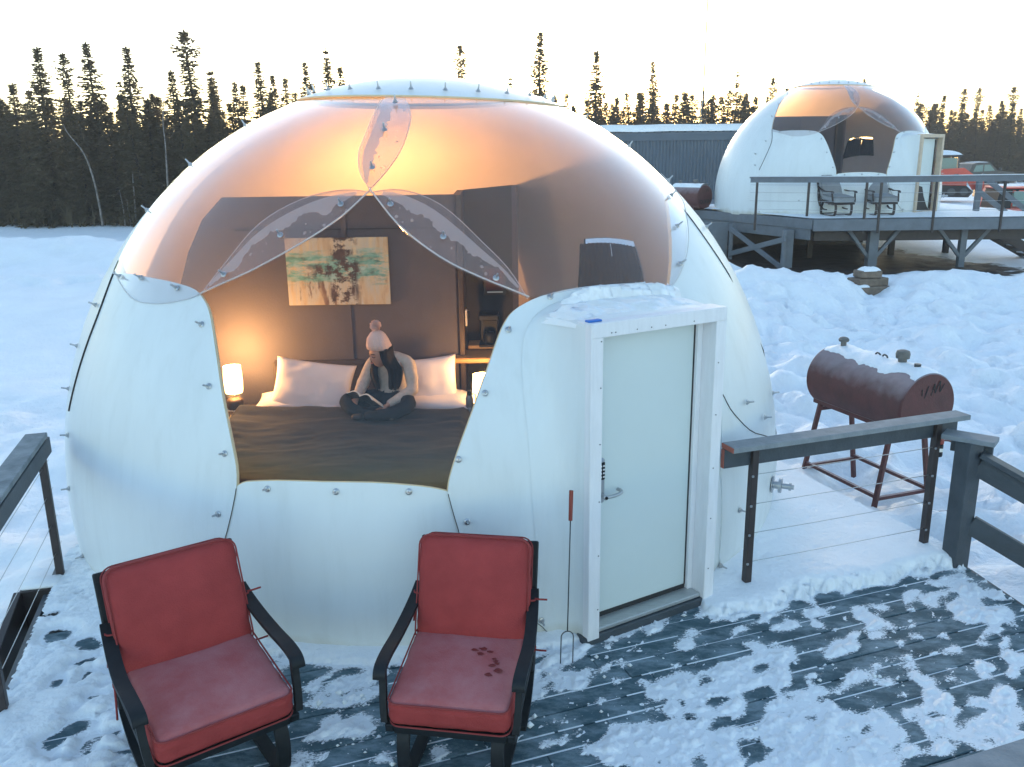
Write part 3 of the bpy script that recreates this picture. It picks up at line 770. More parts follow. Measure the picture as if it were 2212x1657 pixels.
# lower right skirt with its curved seam
sk = spl([P(1553, 850), P(1580, 896), P(1625, 936), P(1668, 956)], 4)
az1 = math.degrees(math.atan2(sk[-1][1], sk[-1][0]))
panel('skirt_panel', sk + [A(az1 + 8, 88), A(az1 + 8, CB)] + arc(az1 + 8, azd1 + 1, CB)[1:] + [P(1548, 1200), P(1550, 1000)], 0.024, 0.02, ['fibreglass'], dome)
# top cap
cap_o = panel('top_cap', arc(0, 354, 21.3, 60), 0.032, 0.014, ['fibreglass', 'foam_edge', 'foam_edge'], dome)
cap_o.matrix_local = Matrix.Translation((0, 0, DOME.z)) @ Matrix.Rotation(R(2.0), 4, 'Y') @ Matrix.Translation((0, 0, -DOME.z))
# clear shell: three sheets that overlap in leaf-shaped laps
clear_mat('lap_water', (0.95, 0.94, 0.955), 0.07, 0.12)
Np = (800, 415)
p1l = [(826, 223), (796, 290), (777, 340), (781, 382), Np]; p1r = [(880, 226), (888, 262), (870, 322), (838, 372), Np]
p2u = [Np, (742, 410), (650, 430), (560, 482), (490, 562), (430, 640)]; p2d = [Np, (738, 472), (650, 530), (540, 590), (430, 640)]
p3u = [Np, (868, 410), (950, 440), (1040, 520), (1100, 582), (1140, 646)]; p3d = [Np, (862, 492), (950, 560), (1040, 605), (1140, 646)]
S = {k: spl([P(*q) for q in v], 4) for k, v in dict(p1l=p1l, p1r=p1r, p2u=p2u, p2d=p2d, p3u=p3u, p3d=p3d).items()}
lapL = spl([P(430, 640), P(400, 650), P(340, 658), P(285, 643), A(-146, 56.5)], 4)       # lap over the left panel
lapR = spl([P(1443, 625), P(1462, 596), P(1479, 540), P(1476, 470), P(1450, 412), A(-14, 30), A(0, 17.5)], 4)
def capaz(q): return math.degrees(math.atan2(q[1], q[0]))
ul = S['p2d'] + lapL[1:] + cL[iA:] + arc(-172, capaz(S['p1r'][0]), 17.5)[1:-1] + S['p1r'][:-1]
lr_top = spl([P(1140, 646), P(1200, 636), P(1260, 625), P(1330, 619), P(1400, 617), P(1443, 625)], 3)
ur = S['p3d'] + lr_top[1:] + lapR[1:] + arc(0, capaz(S['p1l'][0]), 17.5)[1:-1] + S['p1l'][:-1]
low = S['p3u'] + [q for q in spl([P(1128, 668), P(1098, 700), P(1082, 735), P(1056, 805), P(1026, 890), P(997, 972), P(978, 1030), P(972, 1068)], 3)] + [P(930, 1060), P(850, 1052), P(700, 1048), P(560, 1046), P(508, 1056)] + spl([P(505, 1008), P(491, 935), P(476, 860), P(464, 780), P(454, 712), P(446, 680)], 3) + S['p2u'][::-1][:-1]
for nm, poly, off in (('clear_sheet', low, -0.004), ('clear_sheet', ul, 0.0135), ('clear_sheet', ur, 0.0215)):
    panel(nm, poly, off, 0.006, ['acrylic' if off < 0 else 'acrylic_milky'], dome, g=0.04)
# frost and meltwater trapped in the laps
def resample(pts, n):
    d = [0.0]
    for a, b in zip(pts[:-1], pts[1:]): d.append(d[-1] + math.dist(a, b))
    out = []
    for i in range(n + 1):
        t = d[-1] * i / n; k = max(0, min(len(pts) - 2, int(np.searchsorted(d, t)) - 1)); f = (t - d[k]) / max(1e-9, d[k + 1] - d[k])
        out.append((pts[k][0] + (pts[k + 1][0] - pts[k][0]) * f, pts[k][1] + (pts[k + 1][1] - pts[k][1]) * f))
    return out
def lerp2(a, b, t): return (a[0] + (b[0] - a[0]) * t, a[1] + (b[1] - a[1]) * t)
for a, b, off, f0, f1, sd_ in (('p1l', 'p1r', .0145, .10, .46, 161), ('p2u', 'p2d', .0035, .20, .62, 162), ('p3u', 'p3d', .0035, .20, .58, 163)):
    nn = 110; ua, lb_ = resample(S[a], nn), resample(S[b], nn)
    panel('lap_film', S[a] + S[b][::-1][1:-1], off, 0.001, ['lap_water'], dome, g=0.04)
    top_, bot_ = [], []
    for i in range(8, nn - 7):
        u = i / nn; q = math.sin(math.pi * u) ** .3
        top_.append(lerp2(ua[i], lb_[i], f0 + .05 * (float(fbm(u * 4, 1, 2, sd_)) - .5)))
        bot_.append(lerp2(ua[i], lb_[i], f0 + max(.01, (f1 - f0) * q * (.35 + 1.0 * float(fbm(u * 5, 3, 2, sd_))) + .22 * (float(fbm(u * 34, 5, 4, sd_ + 7, .65)) - .5) * min(1, 6 * (u - .05), 6 * (.95 - u)))))
    panel('lap_frost', top_ + bot_[::-1], off + .002, 0.001, ['frosted_film'], dome, g=0.03)
    mb = MB(); rnd_ = random.Random(sd_)
    for k in range(18):
        i = rnd_.randint(14, nn - 14); q = lerp2(ua[i], lb_[i], rnd_.uniform(.5, .92)); r_ = rnd_.choice((.0010, .0012, .0016, .0022, .0034))
        ring = [unchart((q[0] + r_ * (1 + .4 * rnd_.random()) * math.cos(a_), q[1] + r_ * (1 + .4 * rnd_.random()) * math.sin(a_)), off + .003) for a_ in [2 * math.pi * t / 8 for t in range(8)]]
        mb.add(ring, [tuple(range(8))])
    o = mb.build('lap_drops', 'frosted_film', dome, fixn=False); o['kind'] = 'stuff'
# bright sealed edges of the laps and of the opening
def edge_strip(name, pts, r, mt, off=0.02):
    mb = MB(); mb.tube([unchart(q, off) for q in pts], r, 5); mb.build(name, mt, dome, smooth=True)
clear_mat('edge_glint', (0.8, 0.78, 0.72), 0.75, 0.3)
for k, off in (('p2d', .018), ('p3d', .032), ('p1l', .032), ('p1r', .018), ('p2u', -.004), ('p3u', -.004)):
    edge_strip('sheet_edge', S[k], 0.0055 if k in ('p2d', 'p3d') else 0.003, 'edge_glint', off)
edge_strip('sheet_edge', lapL, 0.003, 'edge_glint', .018); edge_strip('sheet_edge', lapR[:18], 0.003, 'edge_glint', .032)
edge_strip('opening_edge', SS, 0.007, 'foam_edge', -.010); edge_strip('opening_edge', SL[:24], 0.0055, 'foam_edge', -.010); edge_strip('opening_edge', SR[:24], 0.0055, 'foam_edge', -.010)
edge_strip('seam_gap', seam_l[:-2], 0.0075, 'black_gap', .010); edge_strip('seam_gap', seam_r[2:], 0.006, 'black_gap', .012); edge_strip('seam_gap', sk, 0.004, 'black_gap', .026)
edge_strip('seam_gap', seam_bl[1:], 0.0028, 'dark_metal', .006); edge_strip('seam_gap', seam_br[1:], 0.0028, 'dark_metal', .010)
# bolts
mb = MB(); mb.lathe([(0.021, 0), (0.021, .004), (.013, .008), (.013, .017), (.0065, .018), (.0065, .055), (.004, .058)], 10)
bolt_me = mb.mesh('bolt', 'metal', smooth=40)
def bolt(q, off=0.02, s=1.0):
    p = unchart(q, off); nrm = (p - Vector((0, 0, DOME.z))).normalized()
    o = obj('bolt', bolt_me, dome); o.location = p; o.rotation_euler = nrm.to_track_quat('Z', 'Y').to_euler(); o.scale = (s, s, s)
for q in ((855, 231), (832, 290), (806, 371), (845, 449), (957, 518), (1069, 606)): bolt(P(*q), .034)
for q in ((738, 446), (609, 512), (488, 596), (310, 603), (387, 625), (265, 600)): bolt(P(*q), .02)
for q in ((437, 702), (453, 835), (487, 980), (473, 1110), (210, 660), (170, 748), (152, 840), (150, 940), (152, 1055), (182, 1200), (300, 1215)): bolt(P(*q), .008)
for q in ((578, 1056), (726, 1062), (883, 1062)): bolt(P(*q), .002)
for q in ((1187, 643), (1097, 714), (1047, 850), (990, 992), (1009, 1126), (1168, 1338)): bolt(P(*q), .013)
for q in ((1605, 870), (1660, 850), (1643, 902), (1590, 1100), (1548, 1218), (1456, 494), (1463, 574), (1444, 428)): bolt(P(*q), .03)
for az in list(range(-178, 10, 14)) + list(range(10, 180, 24)): bolt((A(az, 19.3)[0] + R(2.0), A(az, 19.3)[1]), .044)
for q in (A(-4, 27), A(-9, 35), A(-13, 43), A(-17, 52), A(-164, 28), A(-157, 38), A(-153, 47)): bolt(q, .012)
# drain fitting on the right flank
pv = unchart(P(1660, 1045), .03); nv = (pv - Vector((0, 0, DOME.z))); nv.z = 0; nv.normalize()
mb = MB(); Mv = nv.to_track_quat('Z', 'Y').to_matrix().to_4x4(); Mv.translation = pv
mb.lathe([(.07, 0), (.07, .008), (.032, .01), (.032, .05), (.062, .052), (.062, .075), (.03, .077), (.024, .08), (.024, .13), (.032, .132), (.032, .15), (.02, .152), (.02, .17)], 18, Mv)
mb.build('pipe_fitting', 'metal', dome, smooth=35)

# ---- entrance: fairing, frame, door, sill
BL = Vector((0.446, 4.842, 0)); BR = Vector((1.363, 5.388, 0)); DH = 2.085
DX = (BR - BL).normalized(); DN = Vector((DX.y, -DX.x, 0)); DW = (BR - BL).length
def L2(v): return Vector((v[0] - OX, v[1] - OY, v[2]))
def dpt(x, z, o=0.0): return L2(BL + DX * x + DN * o + Vector((0, 0, z)))
dome_curve = [(1195, 1400), (1165, 1250), (1150, 1100), (1140, 950), (1128, 830), (1128, 745), (1150, 690), (1200, 655), (1290, 637), (1380, 632), (1440, 640), (1500, 690), (1545, 790), (1565, 900), (1570, 1050), (1565, 1200), (1560, 1310)]
dq = [P(*q) for q in dome_curve]
frm = [(0, .03), (0, .42), (0, .84), (0, 1.26), (0, 1.66), (0, 1.95), (0, DH - .01), (.22, DH), (.5, DH), (.8, DH), (DW, DH - .01), (DW, 1.9), (DW, 1.6), (DW, 1.2), (DW, .8), (DW, .4), (DW, .03)]
c3 = smooth_path([unchart(q, .012) for q in dq], 4); e3 = []
f3 = smooth_path([Vector((a, 0, b)) for a, b in frm], 4)
rows = []
for i, (cpt, fp) in enumerate(zip(c3, f3)):
    xx = min(max(fp.x, 0), DW); E = dpt(xx, min(fp.z, DH), -0.03)
    nd = Vector((cpt.x / DA ** 2, cpt.y / DA ** 2, (cpt.z - DOME.z) / DC_ ** 2)).normalized()
    nl = L2(Vector((OX, OY, 0))) + DN
    dd = (E - cpt).dot(nd) / max(.12, DN.dot(nd)); dd = max(.03, min(dd, .9))
    C = E - DN * dd
    if xx > .15 and xx < DW - .15: C.z += 0.06
    rows.append([(cpt * (1 - t) ** 2 + C * 2 * t * (1 - t) + E * t * t) for t in [j / 12 for j in range(13)]])
mb = MB(); mb.grid(rows); fo = mb.build('door_fairing', 'fibreglass', dome, smooth=True)
fr = thing  # (frame boards are parts of the door frame)
TW = 0.088
fb = MB(); fb.box(dpt(TW / 2, DH / 2 + .02, -.045), (TW, .15, DH - .04), RZ(PHI_D := math.atan2(DX.y, DX.x)), .004)
frame = fb.build('door_frame', 'trim_white', dome)
MB().box(dpt(DW - TW / 2, DH / 2 + .02, -.045), (TW, .15, DH - .04), RZ(PHI_D), .004).build('jamb', 'trim_white', frame)
MB().box(dpt(DW / 2, DH - TW / 2 + .004, -.043), (DW - .012, .156, TW), RZ(PHI_D), .004).build('header', 'trim_white', frame)
MB().box(dpt(DW - TW - .02, DH / 2, -.15), (.04, .12, DH - .12), RZ(PHI_D), .003).build('inner_jamb', 'trim_white', frame)
MB().box(dpt(DW / 2, DH - TW - .012, -.15), (DW - .2, .12, .03), RZ(PHI_D), .003).build('inner_jamb', 'trim_white', frame)
DL, DR, DB = TW + .002, DW - TW - .046, .115
dr = MB().box(dpt((DL + DR) / 2, (DB + DH - TW) / 2, -.145), (DR - DL, .045, DH - TW - DB), RZ(PHI_D), .003).build('door', 'door_paint', dome)
MB().box(dpt(DR + .004, (DB + DH - TW) / 2, -.142), (.012, .05, DH - TW - DB), RZ(PHI_D)).build('weather_strip', 'black_gap', dr)
MB().box(dpt((DL + DR) / 2, DB - .012, -.14), (DR - DL, .05, .034), RZ(PHI_D)).build('sweep', 'black_gap', dr)
MB().box(dpt(DW / 2, .075, -.075), (DW - 2 * TW - .004, .15, .03), RZ(PHI_D), .006).build('threshold', 'aluminium', dome)
for i in range(5):
    MB().box(dpt(DW / 2, .093, -.02 - i * .028), (DW - 2 * TW - .004, .008, .006), RZ(PHI_D), .002).build('tread_rib', 'aluminium', dome.children[-1])
MB().box(dpt(DW / 2, .02, -.06), (DW + .015, .16, .075), RZ(PHI_D), .006).build('step_block', 'paint_slate', dome)
# lever lock with key pad
DL += .062
lk = MB().box(dpt(DL + .028, 1.05, -.105), (.062, .034, .30), RZ(PHI_D), .015).build('lock', 'metal', dome, smooth=30)
MB().box(dpt(DL + .026, 1.12, -.086), (.044, .008, .115), RZ(PHI_D), .004).build('key_pad', 'black_paint', lk)
kb = MB()
for i in range(4):
    for j in range(2): kb.box(dpt(DL + .014 + j * .022, 1.155 - i * .024, -.0812), (.011, .004, .010), RZ(PHI_D))
kb.build('keys', 'trim_white', lk)['kind'] = 'stuff'
hb = MB(); hb.tube([dpt(DL + .03, .955, -.1), dpt(DL + .03, .955, -.045)], .016, 12)
hb.tube(smooth_path([dpt(DL + .03, .955, -.05), dpt(DL + .09, .957, -.043), dpt(DL + .145, .965, -.045), dpt(DL + .158, .972, -.062), dpt(DL + .152, .974, -.09)], 5), .0115, 10)
hb.build('lever', 'metal', lk, smooth=True)
MB().tube([dpt(DL + .03, .955, -.046), dpt(DL + .03, .955, -.036)], .010, 12).build('key_hole', 'black_paint', lk)
tb = MB(); tp = dpt(.012, DH + .002, -.03)
tb.box(tp + DX * .045 + Vector((0, 0, .008)), (.10, .045, .012), RZ(PHI_D), .005); tb.build('blue_tape', 'tape_blue', dome)
nb = MB()
for z in (.25, .62, .98, 1.35, 1.7, 1.98): nb.box(dpt(.07, z, .0325), (.006, .004, .006), RZ(PHI_D)); nb.box(dpt(DW - .06, z + .03, .0325), (.006, .004, .006), RZ(PHI_D))
for x in (.14, .17, .33, .44, .55, .78): nb.box(dpt(x, DH - .06, .0365), (.006, .004, .006), RZ(PHI_D))
nb.build('nail_head', 'dark_metal', frame)['kind'] = 'stuff'
# snow lying on the entrance roof
def strip_snow(name, label, base, w, d, h, seed, nu=40, nv=14, gap=.35):
    """ragged snow pillow over a curve of base points (left->right) with depth vectors"""
    P_ = []
    for j in range(nv + 1):
        row = []
        for i in range(nu + 1):
            u, v = i / nu, j / nv
            p, dv = base(u); q = p + dv * (v + .18 * (fbm(u * 9, v * 2 + seed, 3, seed) - .5))
            e = min(1, 5 * u, 5 * (1 - u)) * math.sin(math.pi * min(1, max(0, v))) ** .5
            hh = h * e * (0.25 + 1.1 * float(fbm(u * 7, v * 4, 4, seed + 3))) - .012 * (1 - e)
            row.append(q + Vector((0, 0, hh)))
        P_.append(row)
    mb = MB(); mb.grid(P_); return mb
def roofpt(u, t):
    i = u * (len(rows) - 1); r_ = rows[int(i)]; k = min(12, t * 12); a = r_[int(k)]; b = r_[min(12, int(k) + 1)]; return a.lerp(b, k - int(k))
def base1(u):
    uu = .43 + .235 * u; p = roofpt(uu, .10 + .10 * u); return L2(Vector((0, 0, 0))) * 0 + p, (roofpt(uu, .48 + .1 * u) - p)
o = strip_snow('roof_snow', '', base1, 1, 1, .095, 4).build('roof_snow', 'snow', None, smooth=True)
o.location = (OX, OY, 0); tag(o, 'ragged strip of snow on the roof over the white door', 'snow', kind='stuff')
def base2(u):
    uu = .36 + .30 * u; p = roofpt(uu, .30); return p, (roofpt(uu, .93) - p)
o = strip_snow('roof_snow', '', base2, 1, 1, .022, 14).build('roof_snow', 'snow', None, smooth=True)
o.location = (OX, OY, 0); tag(o, 'thin sheet of snow just above the door header', 'snow', kind='stuff')

# ---- inside
mb = MB(); mb.lathe([(0.02, .40), (2.98, .40), (2.98, .46), (0.02, .46)], 48)
mb.build('floor', 'wood_dark', dome)
WY = 8.06           # face of the partition
def wall(name, pts, dv, mt): MB().prism([L2(p) for p in pts], dv).build(name, mt, dome)
wall('partition', [(-3.30, WY, .46), (-.46, WY, .46), (-.46, WY, 2.70), (-2.66, WY, 2.70), (-2.86, WY, 2.50), (-3.02, WY, 2.2), (-3.2, WY, 1.7)], (0, .08, 0), 'wall_charcoal')
MB().beam(L2((-1.55, WY - .006, .46)), L2((-1.55, WY - .006, 2.69)), .05, .012, (0, -1, 0)).build('wall_batten', 'wall_charcoal', dome)
MB().beam(L2((-2.57, WY - .005, 2.40)), L2((-.47, WY - .005, 2.40)), .01, .006, (0, -1, 0)).build('wall_batten', 'wall_dark', dome)
wall('recess_side', [(-.46, WY, .46), (-.46, WY + .62, .46), (-.46, WY + .62, 2.72), (-.46, WY, 2.70)], (-.06, 0, 0), 'wall_charcoal')
wall('recess_back', [(-.46, WY + .62, .46), (.02, WY + .62, .46), (.02, WY + .62, 2.76), (-.46, WY + .62, 2.72)], (0, .06, 0), 'wall_dark')
wall('wash_room_side', [(.02, WY + .62, .46), (.02, WY + 2.5, .46), (.02, WY + 2.5, 2.2), (.02, WY + 2.1, 2.70), (.02, WY + .62, 2.76)], (.06, 0, 0), 'wall_charcoal')
MB().box(L2((-.47, WY - .02, 1.6)), (.05, .05, 2.2), bev=.004).build('corner_trim', 'wood_dark', dome)
# rear window: frame, pane, curtains
wf = MB()
for a, b in zip(rw, rw[1:] + rw[:1]): wf.tube([unchart(lerp2(a, b, t), -.015) for t in (0, .25, .5, .75, 1)], .012, 6)
wf.build('window_frame', 'wall_dark', dome, smooth=True)
panel('window_pane', rw, -.01, .005, ['window_pane'], dome)
for (u0, u1) in ((-.05, .545), (.565, 1.04)):
    MB().grid([[unchart(rwq(u0 + (u1 - u0) * i / 24, .07 + 1.0 * j / 8), -.07 + .012 * math.sin(i * 1.9)) for i in range(25)] for j in range(9)]).build('curtain', 'curtain', dome, smooth=True)
MB().grid([[unchart(rwq(.53 + .05 * i, .40 + .64 * j / 4), -.065) for i in range(2)] for j in range(5)]).build('curtain', 'curtain', dome, smooth=True)
# lit lamp of the wash room behind the partition (its glow on the ceiling shows in the photo)
def lamp_light(name, loc, w, r=.05, col=(1.0, .50, .17), parent=None):
    L = bpy.data.lights.new(name, 'POINT'); L.energy = w; L.shadow_soft_size = r; L.color = col
    o = bpy.data.objects.new(name, L); COL.objects.link(o); o.location = loc
    if parent: o.parent = parent
    return o
def glow_mat(name, col, s):
    mt = bpy.data.materials.new(name); mt.use_nodes = True; MATS[name] = mt
    b = mt.node_tree.nodes['Principled BSDF']; b.inputs['Base Color'].default_value = (.8, .7, .5, 1)
    b.inputs['Emission Color'].default_value = (*col, 1); b.inputs['Emission Strength'].default_value = s; return mt
glow_mat('lit_shade', (1.0, .60, .22), 2.2)
glow_mat('lit_globe', (1.0, .62, .26), 2.5)
# wash room ceiling lamp behind the partition: its glow fills the top of the dome
mb = MB(); mb.lathe([(.001, 1.90), (.07, 1.92), (.10, 1.98), (.10, 2.02), (.05, 2.06)], 16, Matrix.Translation((-.45, 1.25, .15)))
wl = mb.build('wash_room_lamp', 'lit_globe', dome, smooth=True)
MB().tube([(-.45, 1.25, .46), (-.45, 1.25, 2.06)], .012, 8).build('lamp_stem', 'dark_metal', wl)
lamp_light('wash_room_bulb', (-.45, 1.25, 2.36), 30, .10, (1.0, .43, .125), dome)

# ---- bed
BX0, BX1, BY0, BY1, BZ = -2.40, -0.47, 5.62, 7.86, 0.80
bed = thing('bed', 'wide bed with dark headboard inside the near dome', 'bed', (-1.435, 6.74, .46))
def B3(x, y, z): return (x + 1.435, y - 6.74, z - .46)
MB().box(B3(-1.435, 6.74, .545), (1.90, 2.2, .13), bev=.01).build('base', 'headboard', bed)
for sx in (-2.3, -.57):
    for sy in (5.75, 7.75): MB().box(B3(sx, sy, .47), (.06, .06, .05)).build('leg', 'headboard', bed)
MB().box(B3(-1.435, 6.74, .70), (1.93, 2.22, .19), bev=.05).build('mattress', 'linen', bed)
hb = MB().box(B3(-1.40, 7.97, .86), (1.78, .07, .62), bev=.02).build('headboard', 'headboard', bed)
for i in range(4): MB().box(B3(-2.06 + i * .44, 7.935, .98), (.42, .03, .34), bev=.012).build('pad', 'headboard', hb)

# ---- duvet: rumpled cloth over the bed
nu, nv = 110, 110
rowsD = []
yfar = 7.42
for j in range(nv + 1):
    v = j / nv; row = []
    for i in range(nu + 1):
        u = i / nu
        s_ = -1.22 + 2.44 * u                       # along the width, drops past the mattress edge
        y = BY0 - .24 + (yfar - BY0 + .24) * v
        edge = 1.0
        ax = abs(s_); dropx = max(0, ax - .97)
        x = math.copysign(min(ax, .97 + .16 * math.sin(min(1, dropx / .25) * math.pi / 2)), s_) - 1.435
        z = .845 - 1.05 * max(0, dropx - .03)
        dy = max(0, BY0 - y)
        z -= 1.3 * max(0, dy - .02); y2 = y if dy == 0 else BY0 - .17 * math.sin(min(1, dy / .24) * math.pi / 2)
        w = .085 * (float(fbm(u * 3.2 + .25 * v, v * 2.2, 3, 81)) - .45) + .034 * (abs(float(fbm(u * 4 + 3.0 * v, v * 9 - u * 2, 3, 82)) - .5) * 2)
        w += .022 * math.sin(14 * v + 5 * float(vnoise(u * 3, v * 2, 84))) * float(vnoise(u * 5, v * 3, 83)) * sstep(.2, .9, v)
        w += .05 * math.exp(-((v - .93) / .06) ** 2) * (.6 + .6 * float(vnoise(u * 6, 3, 85)))
        yy = y2 + (.10 * (float(fbm(u * 4.0, 2.2, 3, 86)) - .5) + .07 * math.sin(u * 5.0 + 1.0)) * sstep(.7, 1, v)
        row.append((x, yy, z + float(w) * (1 - .5 * min(1, dropx * 4))))
    rowsD.append(row)
rowsD.append([(x, y + .015, z - .05) for x, y, z in rowsD[-1]])
MBd = MB(); MBd.grid(rowsD)
o = MBd.build('duvet', 'duvet', smooth=True); tag(o, 'rumpled charcoal duvet spread over the bed in the near dome', 'duvet')

# ---- pillows
def pillow_mesh(w, h, t, seed, n=22):
    mb = MB(); top = []; bot = []
    for j in range(n + 1):
        rt, rb_ = [], []
        for i in range(n + 1):
            a, b = -1 + 2 * i / n, -1 + 2 * j / n
            f = (max(0, 1 - abs(a) ** 3.0) * max(0, 1 - abs(b) ** 3.0)) ** .55
            pin = 1 - .07 * (1 - abs(a) ** 2) * abs(b) ** 6 * 1 ; pin2 = 1 - .07 * (1 - abs(b) ** 2) * abs(a) ** 6
            nz_ = .018 * (float(fbm(a * 2.2 + 5, b * 2.2, 4, seed)) - .5) * 2
            x, y = a * w / 2 * pin2, b * h / 2 * pin
            rt.append((x, y, t / 2 * f + nz_ * min(1, f * 2))); rb_.append((x, y, -t / 2 * f))
        top.append(rt); bot.append(rb_)
    mb.grid(top); mb.grid([r[::-1] for r in bot])
    me = mb.mesh('pillow', 'linen', smooth=True)
    bm = bmesh.new(); bm.from_mesh(me); bmesh.ops.remove_doubles(bm, verts=bm.verts, dist=.0008); bmesh.ops.recalc_face_normals(bm, faces=bm.faces); bm.to_mesh(me); bm.free()
    me.polygons.foreach_set('use_smooth', [True] * len(me.polygons)); return me
def pillow(label, x, y, z, w, h, t, tilt, rz, roll, seed):
    o = obj('pillow', pillow_mesh(w, h, t, seed)); o.location = (x, y, z)
    o.rotation_euler = (Matrix.Rotation(rz, 3, 'Z') @ Matrix.Rotation(tilt, 3, 'X') @ Matrix.Rotation(roll, 3, 'Z')).to_euler()
    return tag(o, label, 'pillow', 'white bed pillows')
pillow('white pillow propped upright left of the reading woman', -1.84, 7.62, 1.0, .74, .50, .17, R(62), R(4), R(-9), 91)
pillow('white pillow propped upright right of the reading woman', -.80, 7.66, .99, .60, .54, .16, R(64), R(-3), R(6), 92)
pillow('white pillow lying flat under the left upright pillow', -1.98, 7.66, .86, .80, .42, .13, R(6), R(2), 0, 93)
pillow('white pillow lying flat at the right edge of the bed', -.74, 7.60, .86, .72, .44, .15, R(4), R(-4), 0, 94)

# ---- night stand, lamp, cable on the left
ns = thing('night_stand', 'dark wooden night stand under the lit lamp left of the bed', 'night stand', (-2.66, 7.62, .46))
MB().box((0, 0, .14), (.44, .50, .28), bev=.006).build('cabinet', 'wood_dark', ns)
MB().box((0, 0, .295), (.48, .54, .03), bev=.006).build('top', 'wood_dark', ns)
dw = MB().box((0, -.256, .16), (.38, .014, .18), bev=.004).build('drawer', 'wood_dark', ns)
MB().tube([(-.05, -.27, .17), (.05, -.27, .17)], .006, 8).build('handle', 'dark_metal', dw)
LX, LY, LZ = -2.590, 7.68, .772
lamp = thing('bedside_lamp', 'small glowing jar lamp on the night stand left of the bed', 'lamp', (LX, LY, LZ)); lamp.scale = (1.15, 1.15, 1.15)
mb = MB(); mb.lathe([(.062, .012), (.066, .02), (.066, .075), (.060, .09), (.045, .10)], 20); mb.build('base', 'wood_dark', lamp, smooth=40)
mb = MB(); mb.lathe([(.07, 0), (.075, .006), (.07, .012)], 20); mb.build('foot', 'metal', lamp, smooth=40)
mb = MB(); mb.lathe([(.048, .10), (.06, .115), (.06, .135), (.05, .15)], 20); mb.build('collar', 'window_pane', lamp, smooth=True)
sh = [(.066, .145), (.071, .17), (.075, .24), (.073, .31), (.069, .365)]
mb = MB(); mb.lathe(sh, 28, cap=False); mb.lathe([(r - .003, z) for r, z in sh][::-1], 28, cap=False); mb.build('shade', 'lit_shade', lamp, smooth=True, fixn=False)
lamp_light('bulb', (0, 0, .44), 21, .05, parent=lamp)
cb = MB(); cb.tube(smooth_path([(-2.50, 7.50, .775), (-2.42, 7.60, .778), (-2.40, 7.74, .775), (-2.52, 7.80, .775), (-2.60, 7.84, .775)], 6), .004, 6)
tag(cb.build('lamp_cable', 'black_paint', smooth=True), 'thin dark cable looped on the night stand behind the lamp', 'cable')

# ---- right side: shelf, lamp, bottle, appliance, notice
sh_ = thing('wall_shelf', 'live edge wooden shelf in the recess right of the bed', 'shelf', (-.30, 8.12, 1.14))
MB().box((0.02, -.02, .02), (.60, .40, .05), bev=.010).build('board', 'wood_shelf', sh_)
MB().box((.10, .25, .075), (.46, .26, .04), bev=.008).build('back_board', 'wood_shelf', sh_)
rs_ = thing('side_table', 'dark side table under the shelf right of the bed', 'table', (-.20, 7.52, .46))
MB().box((0, 0, .285), (.46, .46, .03), bev=.005).build('top', 'wood_dark', rs_)
for sx in (-.2, .2):
    for sy in (-.2, .2): MB().box((sx, sy, .135), (.035, .035, .27)).build('leg', 'wood_dark', rs_)
l2 = thing('bedside_lamp', 'lit lamp half hidden behind the white panel right of the bed', 'lamp', (-.275, 7.52, .762))
mb = MB(); mb.lathe([(.07, 0), (.07, .015), (.02, .03), (.02, .1), (.03, .12)], 18); mb.build('base', 'wood_dark', l2, smooth=40)
sh2 = [(.085, .10), (.087, .25), (.080, .36)]
mb = MB(); mb.lathe(sh2, 28, cap=False); mb.lathe([(r - .003, z) for r, z in sh2][::-1], 28, cap=False); mb.build('shade', 'lit_shade', l2, smooth=True, fixn=False)
lamp_light('bulb', (0, 0, .385), 7.0, .05, parent=l2)
bt = thing('thermos_bottle', 'grey steel thermos bottle standing right of the bed', 'bottle', (-.385, 7.40, .762))
mb = MB(); mb.lathe([(.034, 0), (.036, .006), (.036, .085), (.033, .09), (.036, .095), (.036, .17), (.026, .20)], 20); mb.build('body', 'steel_bottle', bt, smooth=40)
mb = MB(); mb.lathe([(.022, .20), (.024, .205), (.024, .235), (.012, .245)], 20); mb.build('cap', 'black_paint', bt, smooth=40)
mb = MB(); mb.tube(smooth_path([(.03, 0, .21), (.055, 0, .20), (.05, 0, .13), (.036, 0, .10)], 5), .005, 6); mb.build('handle', 'wood_shelf', bt, smooth=True)
ap = thing('coffee_maker', 'black coffee maker standing on the shelf in the recess', 'appliance', (-.22, 8.34, 1.22))
MB().box((0, 0, .012), (.20, .24, .024), bev=.006).build('base', 'black_paint', ap); MB().box((0, .08, .15), (.18, .08, .26), bev=.01).build('column', 'black_paint', ap); MB().box((0, -.01, .29), (.20, .22, .06), bev=.012).build('head', 'black_paint', ap)
mb = MB(); mb.lathe([(.05, .03), (.062, .05), (.062, .10), (.045, .14)], 16, Matrix.Translation((0, -.04, 0))); mb.build('jug', 'black_paint', ap, smooth=True)
sw = thing('thermostat', 'white wall thermostat on the recess side wall', 'thermostat', (-.455, 8.32, 1.50))
MB().box((.012, 0, 0), (.02, .06, .16), bev=.005).build('plate', 'trim_white', sw); MB().box((.03, 0, .03), (.03, .05, .07), bev=.008).build('knob', 'black_paint', sw)
nt_ = thing('framed_notice', 'small dark framed notice hanging in the recess', 'picture', (-.16, 8.655, 1.82))
MB().box((0, 0, 0), (.24, .02, .30), bev=.004).build('frame', 'wood_dark', nt_); MB().box((0, -.012, .01), (.18, .006, .22)).build('print', 'rust_red', nt_); MB().box((0, -.013, -.118), (.16, .008, .012)).build('caption_strip', 'pages', nt_)

